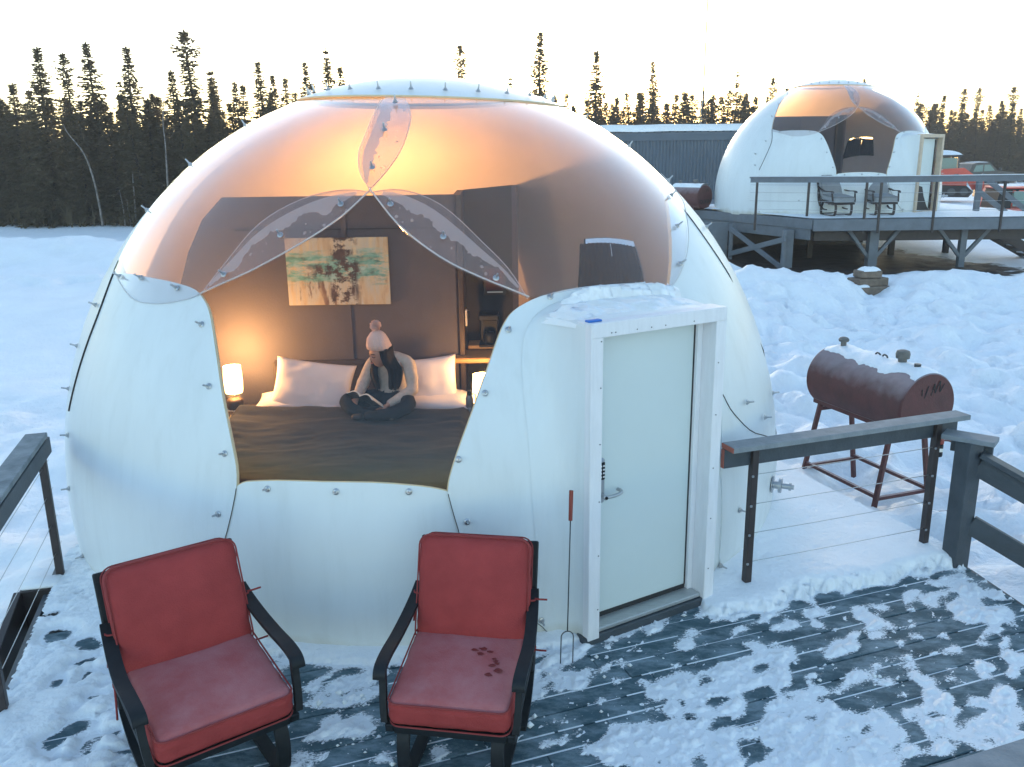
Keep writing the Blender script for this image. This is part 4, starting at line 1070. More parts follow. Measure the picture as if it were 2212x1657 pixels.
# ---- painting
pc = thing('wall_painting', 'abstract tan and teal canvas hanging above the bed', 'painting', (-1.62, WY - .025, 2.01))
pm = bpy.data.materials.new('painting'); pm.use_nodes = True; MATS['painting'] = pm
n, l = nodes(pm); b = n['Principled BSDF']; b.inputs['Roughness'].default_value = .7
tc = n.new('ShaderNodeTexCoord')
def pnoise(sc, scale, det=4, rough=.6, loc=(0, 0, 0)):
    mp = n.new('ShaderNodeMapping'); mp.inputs['Scale'].default_value = sc; mp.inputs['Location'].default_value = loc; l.new(tc.outputs['Object'], mp.inputs[0])
    z = n.new('ShaderNodeTexNoise'); z.inputs['Scale'].default_value = scale; z.inputs['Detail'].default_value = det; z.inputs['Roughness'].default_value = rough
    l.new(mp.outputs[0], z.inputs['Vector']); return z.outputs['Fac']
def ramp(src, stops):
    r_ = n.new('ShaderNodeValToRGB'); e = r_.color_ramp.elements
    while len(e) < len(stops): e.new(.5)
    for k, (p_, c_) in enumerate(stops): e[k].position = p_; e[k].color = (*c_, 1)
    l.new(src, r_.inputs[0]); return r_.outputs[0]
def mixc(f, a, c): 
    x = n.new('ShaderNodeMix'); x.data_type = 'RGBA'; l.new(f, x.inputs['Factor']); l.new(a, x.inputs['A']); l.new(c, x.inputs['B']); return x.outputs['Result']
def band(axis, c, w, warp, amt):
    s_ = n.new('ShaderNodeSeparateXYZ'); l.new(tc.outputs['Object'], s_.inputs[0])
    a_ = n.new('ShaderNodeMath'); a_.operation = 'MULTIPLY_ADD'; a_.inputs[1].default_value = amt; l.new(warp, a_.inputs[0]); l.new(s_.outputs[axis], a_.inputs[2])
    d_ = n.new('ShaderNodeMath'); d_.operation = 'SUBTRACT'; d_.inputs[1].default_value = c + amt / 2; l.new(a_.outputs[0], d_.inputs[0])
    q_ = n.new('ShaderNodeMath'); q_.operation = 'ABSOLUTE'; l.new(d_.outputs[0], q_.inputs[0])
    r_ = n.new('ShaderNodeMapRange'); r_.inputs['From Min'].default_value = w; r_.inputs['From Max'].default_value = w * .55; l.new(q_.outputs[0], r_.inputs['Value']); return r_.outputs[0]
def mul(a, c):
    m_ = n.new('ShaderNodeMath'); m_.operation = 'MULTIPLY'; l.new(a, m_.inputs[0]); l.new(c, m_.inputs[1]); return m_.outputs[0]
base = ramp(pnoise((9, 1, 1.6), 1.1), [(.30, (.30, .21, .13)), (.45, (.48, .38, .24)), (.55, (.42, .40, .33)), (.70, (.54, .43, .27))])
brown = ramp(pnoise((6, 1, 3), 2), [(.35, (.10, .055, .045)), (.65, (.24, .15, .09))])
teal = ramp(pnoise((5, 1, 9), 1.4), [(.35, (.07, .16, .13)), (.5, (.14, .33, .27)), (.68, (.30, .42, .38))])
dark = ramp(pnoise((8, 1, 8), 2), [(.3, (.02, .018, .022)), (.7, (.09, .05, .04))])
w1, w2, w3 = pnoise((7, 1, 7), 1.0, 5), pnoise((2.5, 1, 22), 1.0, 4), pnoise((14, 1, 3), 1.0, 4)
g1 = ramp(pnoise((3, 1, 9), 1.2, 5, .7, (3, 0, 1)), [(.42, (0, 0, 0)), (.52, (1, 1, 1))]); g2 = ramp(pnoise((9, 1, 2.2), 1.0, 5, .6, (7, 0, 4)), [(.57, (0, 0, 0)), (.64, (1, 1, 1))])
g3 = ramp(pnoise((7, 1, 9), 1.2, 6, .7, (1, 0, 9)), [(.46, (0, 0, 0)), (.54, (1, 1, 1))])
c_ = mixc(g2, base, brown)
c_ = mixc(mul(band('Z', .04, .17, w2, .35), g1), c_, teal)
c_ = mixc(mul(band('X', .05, .16, w3, .25), g3), c_, dark)
c_ = mixc(mul(mul(band('Z', .02, .07, w2, .2), band('X', 0.0, .34, w1, .3)), g3), c_, dark)
l.new(c_, b.inputs['Base Color'])
MB().box((0, 0, 0), (.96, .035, .63), bev=.003).build('canvas', 'painting', pc)
MB().box((0, .02, 0), (.90, .012, .57)).build('stretcher', 'wood_dark', pc)
# ================================================================== THE READER
def skin_mesh(name, verts, edges, rad, mt, sub=2, root=0):
    me = bpy.data.meshes.new(name); me.from_pydata(verts, edges, [])
    o = bpy.data.objects.new(name, me); COL.objects.link(o)
    md = o.modifiers.new('Skin', 'SKIN'); md.use_smooth_shade = True; md.branch_smoothing = .3
    for i, r in enumerate(rad):
        sv = me.skin_vertices[0].data[i]; sv.radius = r if isinstance(r, tuple) else (r, r); sv.use_root = (i == root)
    sb = o.modifiers.new('Sub', 'SUBSURF'); sb.levels = sub; sb.render_levels = sub
    bpy.context.view_layer.update()
    dg = bpy.context.evaluated_depsgraph_get()
    out = bpy.data.meshes.new_from_object(o.evaluated_get(dg)); out.name = name
    bpy.data.objects.remove(o); bpy.data.meshes.remove(me)
    out.materials.clear(); out.materials.append(MATS[mt]); out.polygons.foreach_set('use_smooth', [True] * len(out.polygons))
    return out
def join_meshes(name, meshes, mt):
    bm = bmesh.new()
    for m_ in meshes: bm.from_mesh(m_)
    me = bpy.data.meshes.new(name); bm.to_mesh(me); bm.free(); me.materials.append(MATS[mt])
    me.polygons.foreach_set('use_smooth', [True] * len(me.polygons)); return me
who = thing('person', 'person in a knitted bobble hat sitting cross legged and reading on the bed', 'person', (-1.085, 7.42, .850), R(-13))
# bones (x right, y back, z up; facing the camera)
tor = [(0, .02, .11), (0, .03, .22), (0, .02, .34), (.005, -.01, .435), (-.005, -.055, .50)]
shL, elL, wrL = (-.165, .0, .43), (-.235, -.08, .24), (-.215, -.30, .155)
shR, elR, wrR = (.175, .0, .43), (.245, -.10, .20), (.06, -.31, .105)
hd = Vector((-.045, -.125, .525))
HM = Matrix.Rotation(R(-32), 3, 'Z') @ Matrix.Rotation(R(10), 3, 'X')
def head_mesh():
    mb = MB(); nu, nv = 44, 34; rows = []
    for j in range(nv + 1):
        th = math.pi * j / nv; row = []
        for i in range(nu):
            ph = 2 * math.pi * i / nu
            x, y, z = math.sin(th) * math.sin(ph), -math.sin(th) * math.cos(ph), math.cos(th)
            low = max(0, -z); X = x * .076 * (1 - .38 * low ** 1.3); Y = y * .095; Z = z * .118
            if y < 0: Y *= (1 - .10 * low); Y -= .012 * low ** 2
            if y > 0 and z < -.1: Y *= (1 - .45 * low)
            f = max(0, -y) ** 2
            g = lambda cx, cz, rx, rz: math.exp(-((x - cx) / rx) ** 2 - ((z - cz) / rz) ** 2) * f
            Y -= .020 * g(0, -.16, .13, .13) + .010 * g(0, .02, .10, .2)
            Y += .011 * (g(.36, .06, .19, .11) + g(-.36, .06, .19, .11)); Y -= .006 * (g(.36, .22, .25, .08) + g(-.36, .22, .25, .08))
            Y -= .007 * g(0, -.46, .22, .07) + .008 * g(0, -.80, .22, .14); Y += .004 * g(0, -.60, .25, .05)
            Y -= .006 * (g(.45, -.2, .2, .2) + g(-.45, -.2, .2, .2))
            row.append(HM @ Vector((X, Y, Z)) + hd)
        row.append(row[0]); rows.append(row)
    mb.grid(rows)
    for s_ in (-1, 1): mb.lathe([(.004, -.01), (.022, -.004), (.026, .004), (.012, .012)], 12, (Matrix.Translation(hd + HM @ Vector((s_ * .076, .008, -.012))) @ (HM.to_4x4() @ Matrix.Rotation(R(90) * s_, 4, 'Y'))))
    return mb.mesh('head', 'skin', smooth=True)
def hand_mesh(w, el, curl, side):
    w = Vector(w); d = (w - Vector(el)).normalized(); sd = d.cross(Vector((0, 0, 1))).normalized(); nn = sd.cross(d)
    V = [w - d * .02, w + d * .035, w + d * .075]; E = [(0, 1), (1, 2)]; Rr = [(.024, .020), (.034, .016), (.036, .015)]
    for k in range(4):
        b = w + d * .085 + sd * (k - 1.5) * .019; L = (.060, .072, .067, .052)[k]
        i0 = len(V); V += [b, b + d * L * .45 - nn * curl * .012, b + d * L * .75 - nn * curl * .034, b + d * L * .85 - nn * curl * .055]
        Rr += [.0095, .0088, .008, .0065]; E += [(2, i0), (i0, i0 + 1), (i0 + 1, i0 + 2), (i0 + 2, i0 + 3)]
    b = w + d * .03 + sd * side * .03; i0 = len(V); V += [b, b + d * .03 + sd * side * .028 - nn * .012, b + d * .06 + sd * side * .032 - nn * .03]
    Rr += [.012, .0105, .008]; E += [(1, i0), (i0, i0 + 1), (i0 + 1, i0 + 2)]
    return skin_mesh('hand', [tuple(v) for v in V], E, Rr, 'skin', 1)
bodyV = tor + [(-.02, -.075, .47), tuple(hd - HM @ Vector((0, .0, .07)))] + [shL, elL, wrL, shR, elR, wrR]
bodyE = [(0, 1), (1, 2), (2, 3), (3, 4), (4, 5), (5, 6), (3, 7), (7, 8), (8, 9), (3, 10), (10, 11), (11, 12)]
bodyR = [(.14, .10), (.115, .085), (.125, .085), (.11, .07), (.052, .05), .046, .045, .045, .036, .022, .045, .036, .022]
body = join_meshes('body', [skin_mesh('core', bodyV, bodyE, bodyR, 'skin'), head_mesh(), hand_mesh(wrL, elL, .7, 1), hand_mesh(wrR, elR, .9, -1)], 'skin')
body_o = obj('body', body, who)
# sweater
V = [(0, .02, .07), (0, .025, .14), (0, .03, .24), (0, .015, .36), (0, -.005, .44), (-.01, -.035, .495), (-.10, .0, .45), shL, tuple(mix(shL, elL, .55)), elL, tuple(mix(elL, wrL, .5)), tuple(mix(elL, wrL, .93)), (.105, .0, .45), shR, tuple(mix(shR, elR, .55)), elR, tuple(mix(elR, wrR, .5)), tuple(mix(elR, wrR, .95))]
E_ = [(0, 1), (1, 2), (2, 3), (3, 4), (4, 5), (4, 6), (6, 7), (7, 8), (8, 9), (9, 10), (10, 11), (4, 12), (12, 13), (13, 14), (14, 15), (15, 16), (16, 17)]
Rr = [(.17, .125), (.165, .12), (.15, .11), (.155, .105), (.125, .085), (.062, .06), (.07, .068), .068, .062, .056, .052, .036, (.07, .068), .068, .063, .060, .056, .040]
swm = skin_mesh('sweater', V, E_, Rr, 'sweater')
for v in swm.vertices:
    c = v.co; k = .010 * (float(fbm(c.x * 9 + 3, c.z * 14 + c.y * 6, 3, 101)) - .5) * 2; v.co += v.normal * k
obj('sweater', swm, who)
# crossed legs
V = [(0, .03, .085), (-.10, .0, .08), (-.23, -.17, .11), (-.33, -.30, .125), (-.20, -.40, .07), (-.03, -.42, .055), (.08, -.40, .05),
     (.10, .0, .08), (.20, -.17, .11), (.265, -.28, .11), (.16, -.43, .075), (.02, -.47, .06), (-.08, -.46, .05)]
E_ = [(0, 1), (1, 2), (2, 3), (3, 4), (4, 5), (5, 6), (0, 7), (7, 8), (8, 9), (9, 10), (10, 11), (11, 12)]
Rr = [(.12, .10), .10, .088, .072, .062, .050, .042, .10, .088, .072, .062, .050, .042]
jm = skin_mesh('jeans', V, E_, Rr, 'jeans')
for v in jm.vertices:
    c = v.co; v.co += v.normal * .007 * (float(fbm(c.x * 16, c.z * 20 + c.y * 11, 3, 102)) - .5) * 2
obj('trousers', jm, who)
for p0, p1, p2 in (((.08, -.40, .05), (.13, -.43, .045), (.19, -.46, .05)), ((-.08, -.46, .05), (-.13, -.48, .045), (-.19, -.50, .05))):
    obj('sock', skin_mesh('sock', [p0, p1, p2], [(0, 1), (1, 2)], [.034, (.042, .034), (.036, .024)], 'dark_shoe', 1), who)
# hair: long straight locks over both shoulders
mb = MB(); random.seed(21)
def HL(x, y, z): return HM @ Vector((x, y, z)) + hd
for s_ in (-1, 1):
    for k in range(15):
        t = k / 14; a0 = R(62 + 88 * t) * s_
        st_ = HL(math.sin(a0) * .084, -math.cos(a0) * .092 + .012, .045 + .01 * math.sin(5 * k))
        jx, jy = random.uniform(-.01, .01), random.uniform(-.01, .01)
        end = Vector((s_ * (.045 + .060 * t) - .012 + jx, -.135 + .06 * t + jy, .185 + .03 * random.random()))
        mid = Vector((s_ * (.075 + .042 * t) - .02 + jx, -.145 + .085 * t, .36))
        m0 = HL(math.sin(a0) * .090, -math.cos(a0) * .088 + .016, -.055)
        r0 = .019 + .007 * t
        mb.tube(smooth_path([st_, m0, mid, end], 5), [r0] * 6 + [r0 * 1.15] * 5 + [r0, r0 * .9, r0 * .75, r0 * .5, r0 * .22], 7)
for k in range(14):
    a0 = R(-70 + 140 * k / 13); st_ = HL(math.sin(a0) * .078, math.cos(a0) * .092, .04)
    mb.tube(smooth_path([st_, HL(math.sin(a0) * .088, math.cos(a0) * .10, -.06), Vector((math.sin(a0) * .12, .03 + .05 * math.cos(a0), .40)), Vector((math.sin(a0) * .13, .10, .27))], 4), .022, 6)
hair = mb.build('hair', 'hair', who, smooth=True)
# bobble hat
hat_m = mat('knit_ribs', (0.74, 0.55, 0.49), 0.95, spec=.1)
n, l = nodes(hat_m); b = n['Principled BSDF']; tc = n.new('ShaderNodeTexCoord'); wv = n.new('ShaderNodeTexNoise'); wv.inputs['Scale'].default_value = 110
l.new(tc.outputs['Object'], wv.inputs['Vector']); bp = n.new('ShaderNodeBump'); bp.inputs['Strength'].default_value = .6; bp.inputs['Distance'].default_value = .006; l.new(wv.outputs['Fac'], bp.inputs['Height']); l.new(bp.outputs[0], b.inputs['Normal'])
rows = []; prof = [(.098, .034), (.107, .040), (.110, .075), (.104, .090), (.099, .11), (.090, .14), (.074, .168), (.054, .192), (.028, .208), (.004, .212)]
for (r, z) in prof:
    row = []
    for i in range(97):
        a = 2 * math.pi * i / 96; rr = r * (1 + .035 * math.cos(a * 24)); row.append(HL(rr * math.sin(a) * .90, -rr * math.cos(a) + .010, z + .004 + .24 * rr * math.cos(a) * (1 if z < .15 else .4)))
    rows.append(row)
hat_o = None
mb = MB(); mb.grid(rows); hat_o = mb.build('hat', 'knit_ribs', who, smooth=True)
mb = MB(); random.seed(4); pc_ = HL(0, .015, .256)
for i in range(420):
    u = random.uniform(-1, 1); a = random.uniform(0, 2 * math.pi); q = math.sqrt(1 - u * u); d = Vector((q * math.cos(a), q * math.sin(a), u))
    t = d.orthogonal().normalized() * .007; w_ = d.cross(t).normalized() * .007; e = pc_ + d * random.uniform(.042, .053)
    mb.add([pc_ + d * .02 + t, pc_ + d * .02 - t, e + w_, e - w_], [(0, 1, 2), (1, 0, 3), (0, 2, 3), (1, 3, 2)])
mb.build('bobble', 'knit_ribs', hat_o)
# face marks: lowered lids, brows, lips
mb = MB()
for s_ in (-1, 1):
    mb.tube(smooth_path([HL(s_ * .014, -.0925, .004), HL(s_ * .028, -.0915, -.003), HL(s_ * .043, -.080, .002)], 4), .0032, 6)
    mb.tube(smooth_path([HL(s_ * .012, -.103, .026), HL(s_ * .028, -.099, .033), HL(s_ * .046, -.083, .026)], 4), .0034, 6)
mb.build('brows_and_lashes', 'eye_dark', body_o, smooth=True)
mb = MB(); mb.tube(smooth_path([HL(-.021, -.096, -.053), HL(0, -.1065, -.052), HL(.021, -.096, -.053)], 4), [.002, .0035, .0045, .005, .005, .005, .0045, .0035, .002], 8); mb.build('lips', 'lips', body_o, smooth=True)
# open book resting on the lap
bk = thing('book', 'open book with dark cover held by the reading person', 'book', (-1.085, 7.42, .850), R(-13))
Mb = Matrix.Translation((-.10, -.36, .155)) @ Matrix.Rotation(R(-14), 4, 'Z') @ Matrix.Rotation(R(-36), 4, 'X') @ Matrix.Rotation(R(6), 4, 'Y')
def page_block(s_, z0, z1):
    rows = []
    for j in range(2):
        rows.append([Mb @ Vector((s_ * (.15 * i / 10), (-.105 if j == 0 else .105), z0 + .035 * math.sin(math.pi * min(1, i / 10 * 1.15)) * (.9 if i < 10 else .8) + (z1 - z0) * 0)) for i in range(11)])
    return rows
for s_ in (-1, 1):
    a = page_block(s_, .012, 0); b2 = page_block(s_, 0, 0)
    mb = MB(); mb.grid(a); mb.grid([r[::-1] for r in b2])
    mb.grid([a[0], b2[0]]); mb.grid([a[1][::-1], b2[1][::-1]]); mb.grid([[a[0][-1], a[1][-1]], [b2[0][-1], b2[1][-1]]])
    mb.build('page_block', 'pages', bk, smooth=30)
    mb = MB(); c1 = page_block(s_, -.002, 0); ext = [[v + (v - Mb @ Vector((0, 0, 0))) * .02 for v in r] for r in c1]; mb.grid(ext); mb.grid([[v - (Mb.to_3x3() @ Vector((0, 0, .003))) for v in r][::-1] for r in ext]); mb.build('cover', 'book_cover', bk, smooth=30)

# ================================================================== RED CHAIRS
def rbox_mesh(name, w, d, h, r, crown, mt, seed, n=14):
    bm = bmesh.new(); bmesh.ops.create_cube(bm, size=2.0)
    bmesh.ops.subdivide_edges(bm, edges=bm.edges[:], cuts=n, use_grid_fill=True)
    hw, hd_, hh = w / 2, d / 2, h / 2
    for v in bm.verts:
        x, y, z = v.co.x, v.co.y, v.co.z
        # denser near the rims
        f = lambda t: math.copysign(abs(t) ** .62, t)
        p = Vector((f(x) * hw, f(y) * hd_, z * hh))
        core = Vector((max(-hw + r, min(hw - r, p.x)), max(-hd_ + r, min(hd_ - r, p.y)), max(-hh + r, min(hh - r, p.z))))
        dv = p - core
        if dv.length > 1e-6: p = core + dv.normalized() * min(r, dv.length * 1.0 if dv.length < r else r)
        cr_ = max(0, 1 - (p.x / hw) ** 2) ** .9 * max(0, 1 - (p.y / hd_) ** 2) ** .9
        p.z += (crown if p.z > 0 else -crown * .5) * cr_
        p += Vector((0, 0, 1)) * .012 * (float(fbm(p.x * 5 + seed, p.y * 5, 3, seed)) - .5)
        pu = .018 * (float(fbm(p.x * 22, p.y * 26 + p.z * 20, 2, seed + 1)) - .5) * (1 - cr_)
        p += p.normalized() * pu
        v.co = p
    me = bpy.data.meshes.new(name); bm.to_mesh(me); bm.free()
    me.materials.append(MATS[mt]); me.polygons.foreach_set('use_smooth', [True] * len(me.polygons)); return me
def rim_path(w, d, z, r, n=5):
    pts = []
    for (sx, sy, a0) in ((1, 1, 0), (-1, 1, 90), (-1, -1, 180), (1, -1, 270)):
        for k in range(n + 1):
            a = R(a0 + 90 * k / n); pts.append((sx * (w / 2 - r) + r * math.cos(a), sy * (d / 2 - r) + r * math.sin(a), z))
    return pts
def flat_bar(mb, pts, w, t, side):
    """flat band along pts; width along 'side', thickness t"""
    pts = [Vector(p) for p in pts]; side = Vector(side)
    ring = []
    for i, p in enumerate(pts):
        tg = (pts[min(i + 1, len(pts) - 1)] - pts[max(0, i - 1)]).normalized(); nn = tg.cross(side).normalized()
        ring.append([p + side * w / 2 + nn * t / 2, p - side * w / 2 + nn * t / 2, p - side * w / 2 - nn * t / 2, p + side * w / 2 - nn * t / 2])
    vs = [v for r_ in ring for v in r_]; fs = [(i * 4 + k, i * 4 + (k + 1) % 4, i * 4 + 4 + (k + 1) % 4, i * 4 + 4 + k) for i in range(len(ring) - 1) for k in range(4)]
    fs += [(3, 2, 1, 0), tuple(len(vs) - 4 + k for k in range(4))]
    mb.add(vs, fs)
def make_chair(label, loc, rz, group, fab, fabt, pipe, frame_m, stains, seed):
    c = thing('patio_chair', label, 'chair', loc, rz, group)
    # seat tilt and back lean; x across, -y front
    ST = Matrix.Translation((0, -.02, .40)) @ Matrix.Rotation(R(7), 4, 'X')
    BT = Matrix.Translation((0, .285, .43)) @ Matrix.Rotation(R(-19), 4, 'X')          # local z runs up the back
    W = .66
    # back frame: flat uprights and top rail
    for s_ in (-1, 1):
        mb = MB(); mb.box((0, 0, 0), (.052, .030, .70), None, .006)
        o = mb.build('back_post', frame_m, c); o.matrix_local = BT @ Matrix.Translation((s_ * (W / 2 - .026), .045, .225))
    o = MB().box((0, 0, 0), (W, .032, .05), None, .006).build('top_rail', frame_m, c); o.matrix_local = BT @ Matrix.Translation((0, .045, .553))
    o = MB().box((0, 0, 0), (W - .1, .024, .04), None, .005).build('lower_rail', frame_m, c); o.matrix_local = BT @ Matrix.Translation((0, .045, -.03))
    for i in range(5):
        o = MB().box((0, 0, 0), (.03, .012, .55), None, .003).build('slat', frame_m, c); o.matrix_local = BT @ Matrix.Translation(((i - 2) * .105, .048, .255))
    # seat frame
    for s_ in (-1, 1):
        o = MB().box((0, 0, 0), (.045, .60, .045), None, .006).build('seat_rail', frame_m, c); o.matrix_local = ST @ Matrix.Translation((s_ * (W / 2 - .028), 0, -.055))
    for y in (-.285, .27):
        o = MB().box((0, 0, 0), (W - .10, .04, .045), None, .006).build('cross_rail', frame_m, c); o.matrix_local = ST @ Matrix.Translation((0, y, -.055))
    # arms: swept flat bands on a front stay
    for s_ in (-1, 1):
        x = s_ * (W / 2 - .005)
        mb = MB(); flat_bar(mb, smooth_path([(x - s_ * .01, .40, .73), (x, .30, .685), (x + s_ * .012, .16, .645), (x + s_ * .02, .0, .625), (x + s_ * .02, -.16, .63), (x + s_ * .018, -.26, .622), (x + s_ * .016, -.295, .60), (x + s_ * .016, -.30, .575)], 4), .062, .022, (1, 0, 0))
        arm = mb.build('arm', frame_m, c, smooth=35)
        mb = MB(); flat_bar(mb, smooth_path([(x + s_ * .014, -.25, .615), (x + s_ * .012, -.262, .52), (x + s_ * .008, -.285, .42), (x, -.30, .34)], 4), .034, .026, (1, 0, 0)); mb.build('arm_stay', frame_m, c, smooth=35)
        # bowed rear leg from the back post down to the base
        mb = MB(); flat_bar(mb, smooth_path([(s_ * (W / 2 - .03), .43, .70), (s_ * (W / 2 - .02), .40, .50), (s_ * (W / 2 - .02), .32, .30), (s_ * (W / 2 - .02), .16, .18), (s_ * (W / 2 - .02), -.02, .16)], 5), .040, .026, (1, 0, 0)); mb.build('side_bow', frame_m, c, smooth=35)
        # spring base
        xb = s_ * .235
        mb = MB(); flat_bar(mb, smooth_path([(xb, -.24, .335), (xb, -.30, .26), (xb, -.31, .14), (xb, -.27, .03), (xb, -.15, .012), (xb, .2, .012), (xb, .30, .04)], 5), .062, .024, (1, 0, 0)); mb.build('leg', frame_m, c, smooth=35)
        mb = MB(); flat_bar(mb, smooth_path([(xb, .26, .35), (xb, .33, .22), (xb, .33, .08), (xb, .27, .014), (xb, .1, .014)], 5), .062, .024, (1, 0, 0)); mb.build('leg', frame_m, c, smooth=35)
    for y, z in ((-.28, .05), (.28, .05), (0, .30)): MB().box((0, y, z), (.50, .045, .024), None, .005).build('base_bar', frame_m, c)
    # cushions
    se = obj('seat_cushion', rbox_mesh('seat_cushion', .605, .60, .150, .05, .026, fab, seed), c); se.matrix_local = ST @ Matrix.Translation((0, -.015, .045))
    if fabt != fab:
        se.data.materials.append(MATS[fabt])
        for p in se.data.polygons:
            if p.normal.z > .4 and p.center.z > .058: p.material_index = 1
    for zz in (.070, -.070):
        mb = MB(); mb.tube(rim_path(.600, .595, zz * .96, .05), .0046, 6, closed=True); mb.build('piping', pipe, se, smooth=True)
    bc = obj('back_cushion', rbox_mesh('back_cushion', .615, .585, .15, .068, .065, fab, seed + 7), c)
    bc.matrix_local = BT @ Matrix.Translation((0, -.055, .31)) @ Matrix.Rotation(R(90), 4, 'X')
    for zz in (.058, -.058):
        mb = MB(); mb.tube(rim_path(.608, .578, zz * .96, .06), .0042, 6, closed=True); mb.build('piping', pipe, bc, smooth=True)
    # tie tapes
    for s_ in (-1, 1):
        for (y, z) in ((.345, .70), (.30, .42)):
            mb = MB(); x = s_ * (W / 2 - .03)
            mb.tube(smooth_path([(x - s_ * .06, y - .06, z + .02), (x + s_ * .03, y - .03, z + .01), (x + s_ * .032, y + .04, z), (x + s_ * .035, y - .01, z - .06 if z > .5 and s_ < 0 else z + .01), (x + s_ * (.045 if s_ < 0 else .10), y - .02, z - (.17 if s_ < 0 else -.015))], 4), .0055, 5)
            mb.build('tie', pipe, c, smooth=True)
    return c
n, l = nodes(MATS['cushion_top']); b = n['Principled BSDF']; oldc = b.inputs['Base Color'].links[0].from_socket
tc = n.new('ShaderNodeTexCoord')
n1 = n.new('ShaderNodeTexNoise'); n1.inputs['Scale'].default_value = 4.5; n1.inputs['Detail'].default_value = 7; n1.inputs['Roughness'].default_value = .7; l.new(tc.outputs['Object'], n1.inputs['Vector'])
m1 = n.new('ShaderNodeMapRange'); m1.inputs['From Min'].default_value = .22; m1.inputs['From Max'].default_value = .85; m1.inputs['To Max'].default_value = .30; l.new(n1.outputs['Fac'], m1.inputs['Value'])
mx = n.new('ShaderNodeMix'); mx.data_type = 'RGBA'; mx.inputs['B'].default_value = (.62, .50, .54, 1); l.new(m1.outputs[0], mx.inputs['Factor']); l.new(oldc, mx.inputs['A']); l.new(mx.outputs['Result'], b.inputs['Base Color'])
ch1 = make_chair('red cushioned black metal chair at the left, turned towards the other red chair', (-1.565, 3.775, .012), R(36), 'red cushioned patio chairs', 'cushion_red', 'cushion_top', 'cushion_pipe', 'black_paint', 0, 5); ch1.scale = (1.09, 1.05, 1.0)
ch2 = make_chair('red cushioned black metal chair below the bed window, wet paw marks on its seat', (-.275, 3.87, .012), R(-9.5), 'red cushioned patio chairs', 'cushion_red', 'cushion_top', 'cushion_pipe', 'black_paint', 1, 8)
# wet marks where snow melted on the second seat
se2 = [o for o in ch2.children if o.name.startswith('seat_cushion')][0]
mat('wet_red', (0.16, .014, .012), .5)
mb = MB(); random.seed(12)
for (cx_, cy_) in ((.06, .10), (.10, .115), (.14, .10), (.09, .075), (.17, .05), (.19, .02), (.165, .0), (.20, -.03), (.16, -.07), (.18, .035)):
    k = 9; r0 = random.uniform(.012, .024)
    pts = [(cx_ + math.cos(2 * math.pi * i / k) * r0 * random.uniform(.6, 1.5), cy_ + math.sin(2 * math.pi * i / k) * r0 * .7 * random.uniform(.6, 1.4)) for i in range(k)]
    zt = .075 + .026 * (1 - (cx_ / .29) ** 2) ** .9 * (1 - (cy_ / .3) ** 2) ** .9
    mb.add([(cx_, cy_, zt + .0065)] + [(a, b_, zt + .003) for a, b_ in pts], [(0, i + 1, (i + 1) % k + 1) for i in range(k)])
o = mb.build('wet_mark', 'wet_red', se2, smooth=True); o['kind'] = 'stuff'
mb = MB(); mb.box((0, 0, 0), (.05, .03, .0015), RZ(.3)); o = mb.build('care_tag', 'pages', ch1); o.location = (-.02, .18, .478); o.rotation_euler = (R(20), R(4), .2)
MB().box((.06, .19, .48), (.035, .03, .0015), RZ(-.3)).build('care_tag', 'pages', ch1)

# ================================================================== ROASTING FORK leaning on the wall
fk = thing('roasting_fork', 'long two pronged roasting fork with red handle leaning beside the door', 'fork')
f0 = G(1224, 1430, .01); top = G(1235, 1060, 0); 
pb = PL(1226, 1366, (f0.x, f0.y + .0, 0), Vector((0, 1, 0)))
ft = (unchart(P(1234, 1060), .0) + Vector((OX, OY, 0))).lerp(EYE, .045); fm = f0.lerp(ft, .185); fh = f0.lerp(ft, .83)
mb = MB(); mb.tube([fh, ft], [.0125, .0135], 10); mb.build('handle', 'red_handle', fk, smooth=40)
mb = MB(); mb.tube([fm, fh], .0038, 8); mb.build('rod', 'dark_metal', fk, smooth=True)
up_ = (ft - f0).normalized(); sd_ = Vector((1, .1, 0)).normalized()
mb = MB(); ar = [fm - up_ * .27 - sd_ * .038, fm - up_ * .05 - sd_ * .038] + [fm - up_ * .04 + sd_ * .038 * math.sin(a) + up_ * .038 * math.cos(a) for a in [R(-80 + 16 * i) for i in range(11)]] + [fm - up_ * .05 + sd_ * .038, fm - up_ * .27 + sd_ * .038]
mb.tube(ar, .0036, 7); mb.build('prongs', 'dark_metal', fk, smooth=True)
# ================================================================== RAILINGS OF THE NEAR DECK
def cable(mb, a, b, r=.0028, sag=.004):
    a, b = Vector(a), Vector(b); mb.tube([a.lerp(b, t) - Vector((0, 0, sag * math.sin(math.pi * t))) for t in (0, .25, .5, .75, 1)], r, 6)
mat('frosted_rail', (0.14, 0.165, 0.18), .75, var=.45, vscale=7, bump=.35, bscale=45, col2=(0.27, 0.30, 0.32), world=True)
mat('rail_top', (0.24, 0.265, 0.285), .8, var=.25, vscale=9, bump=.2, bscale=60, col2=(0.17, 0.195, 0.215), world=True)
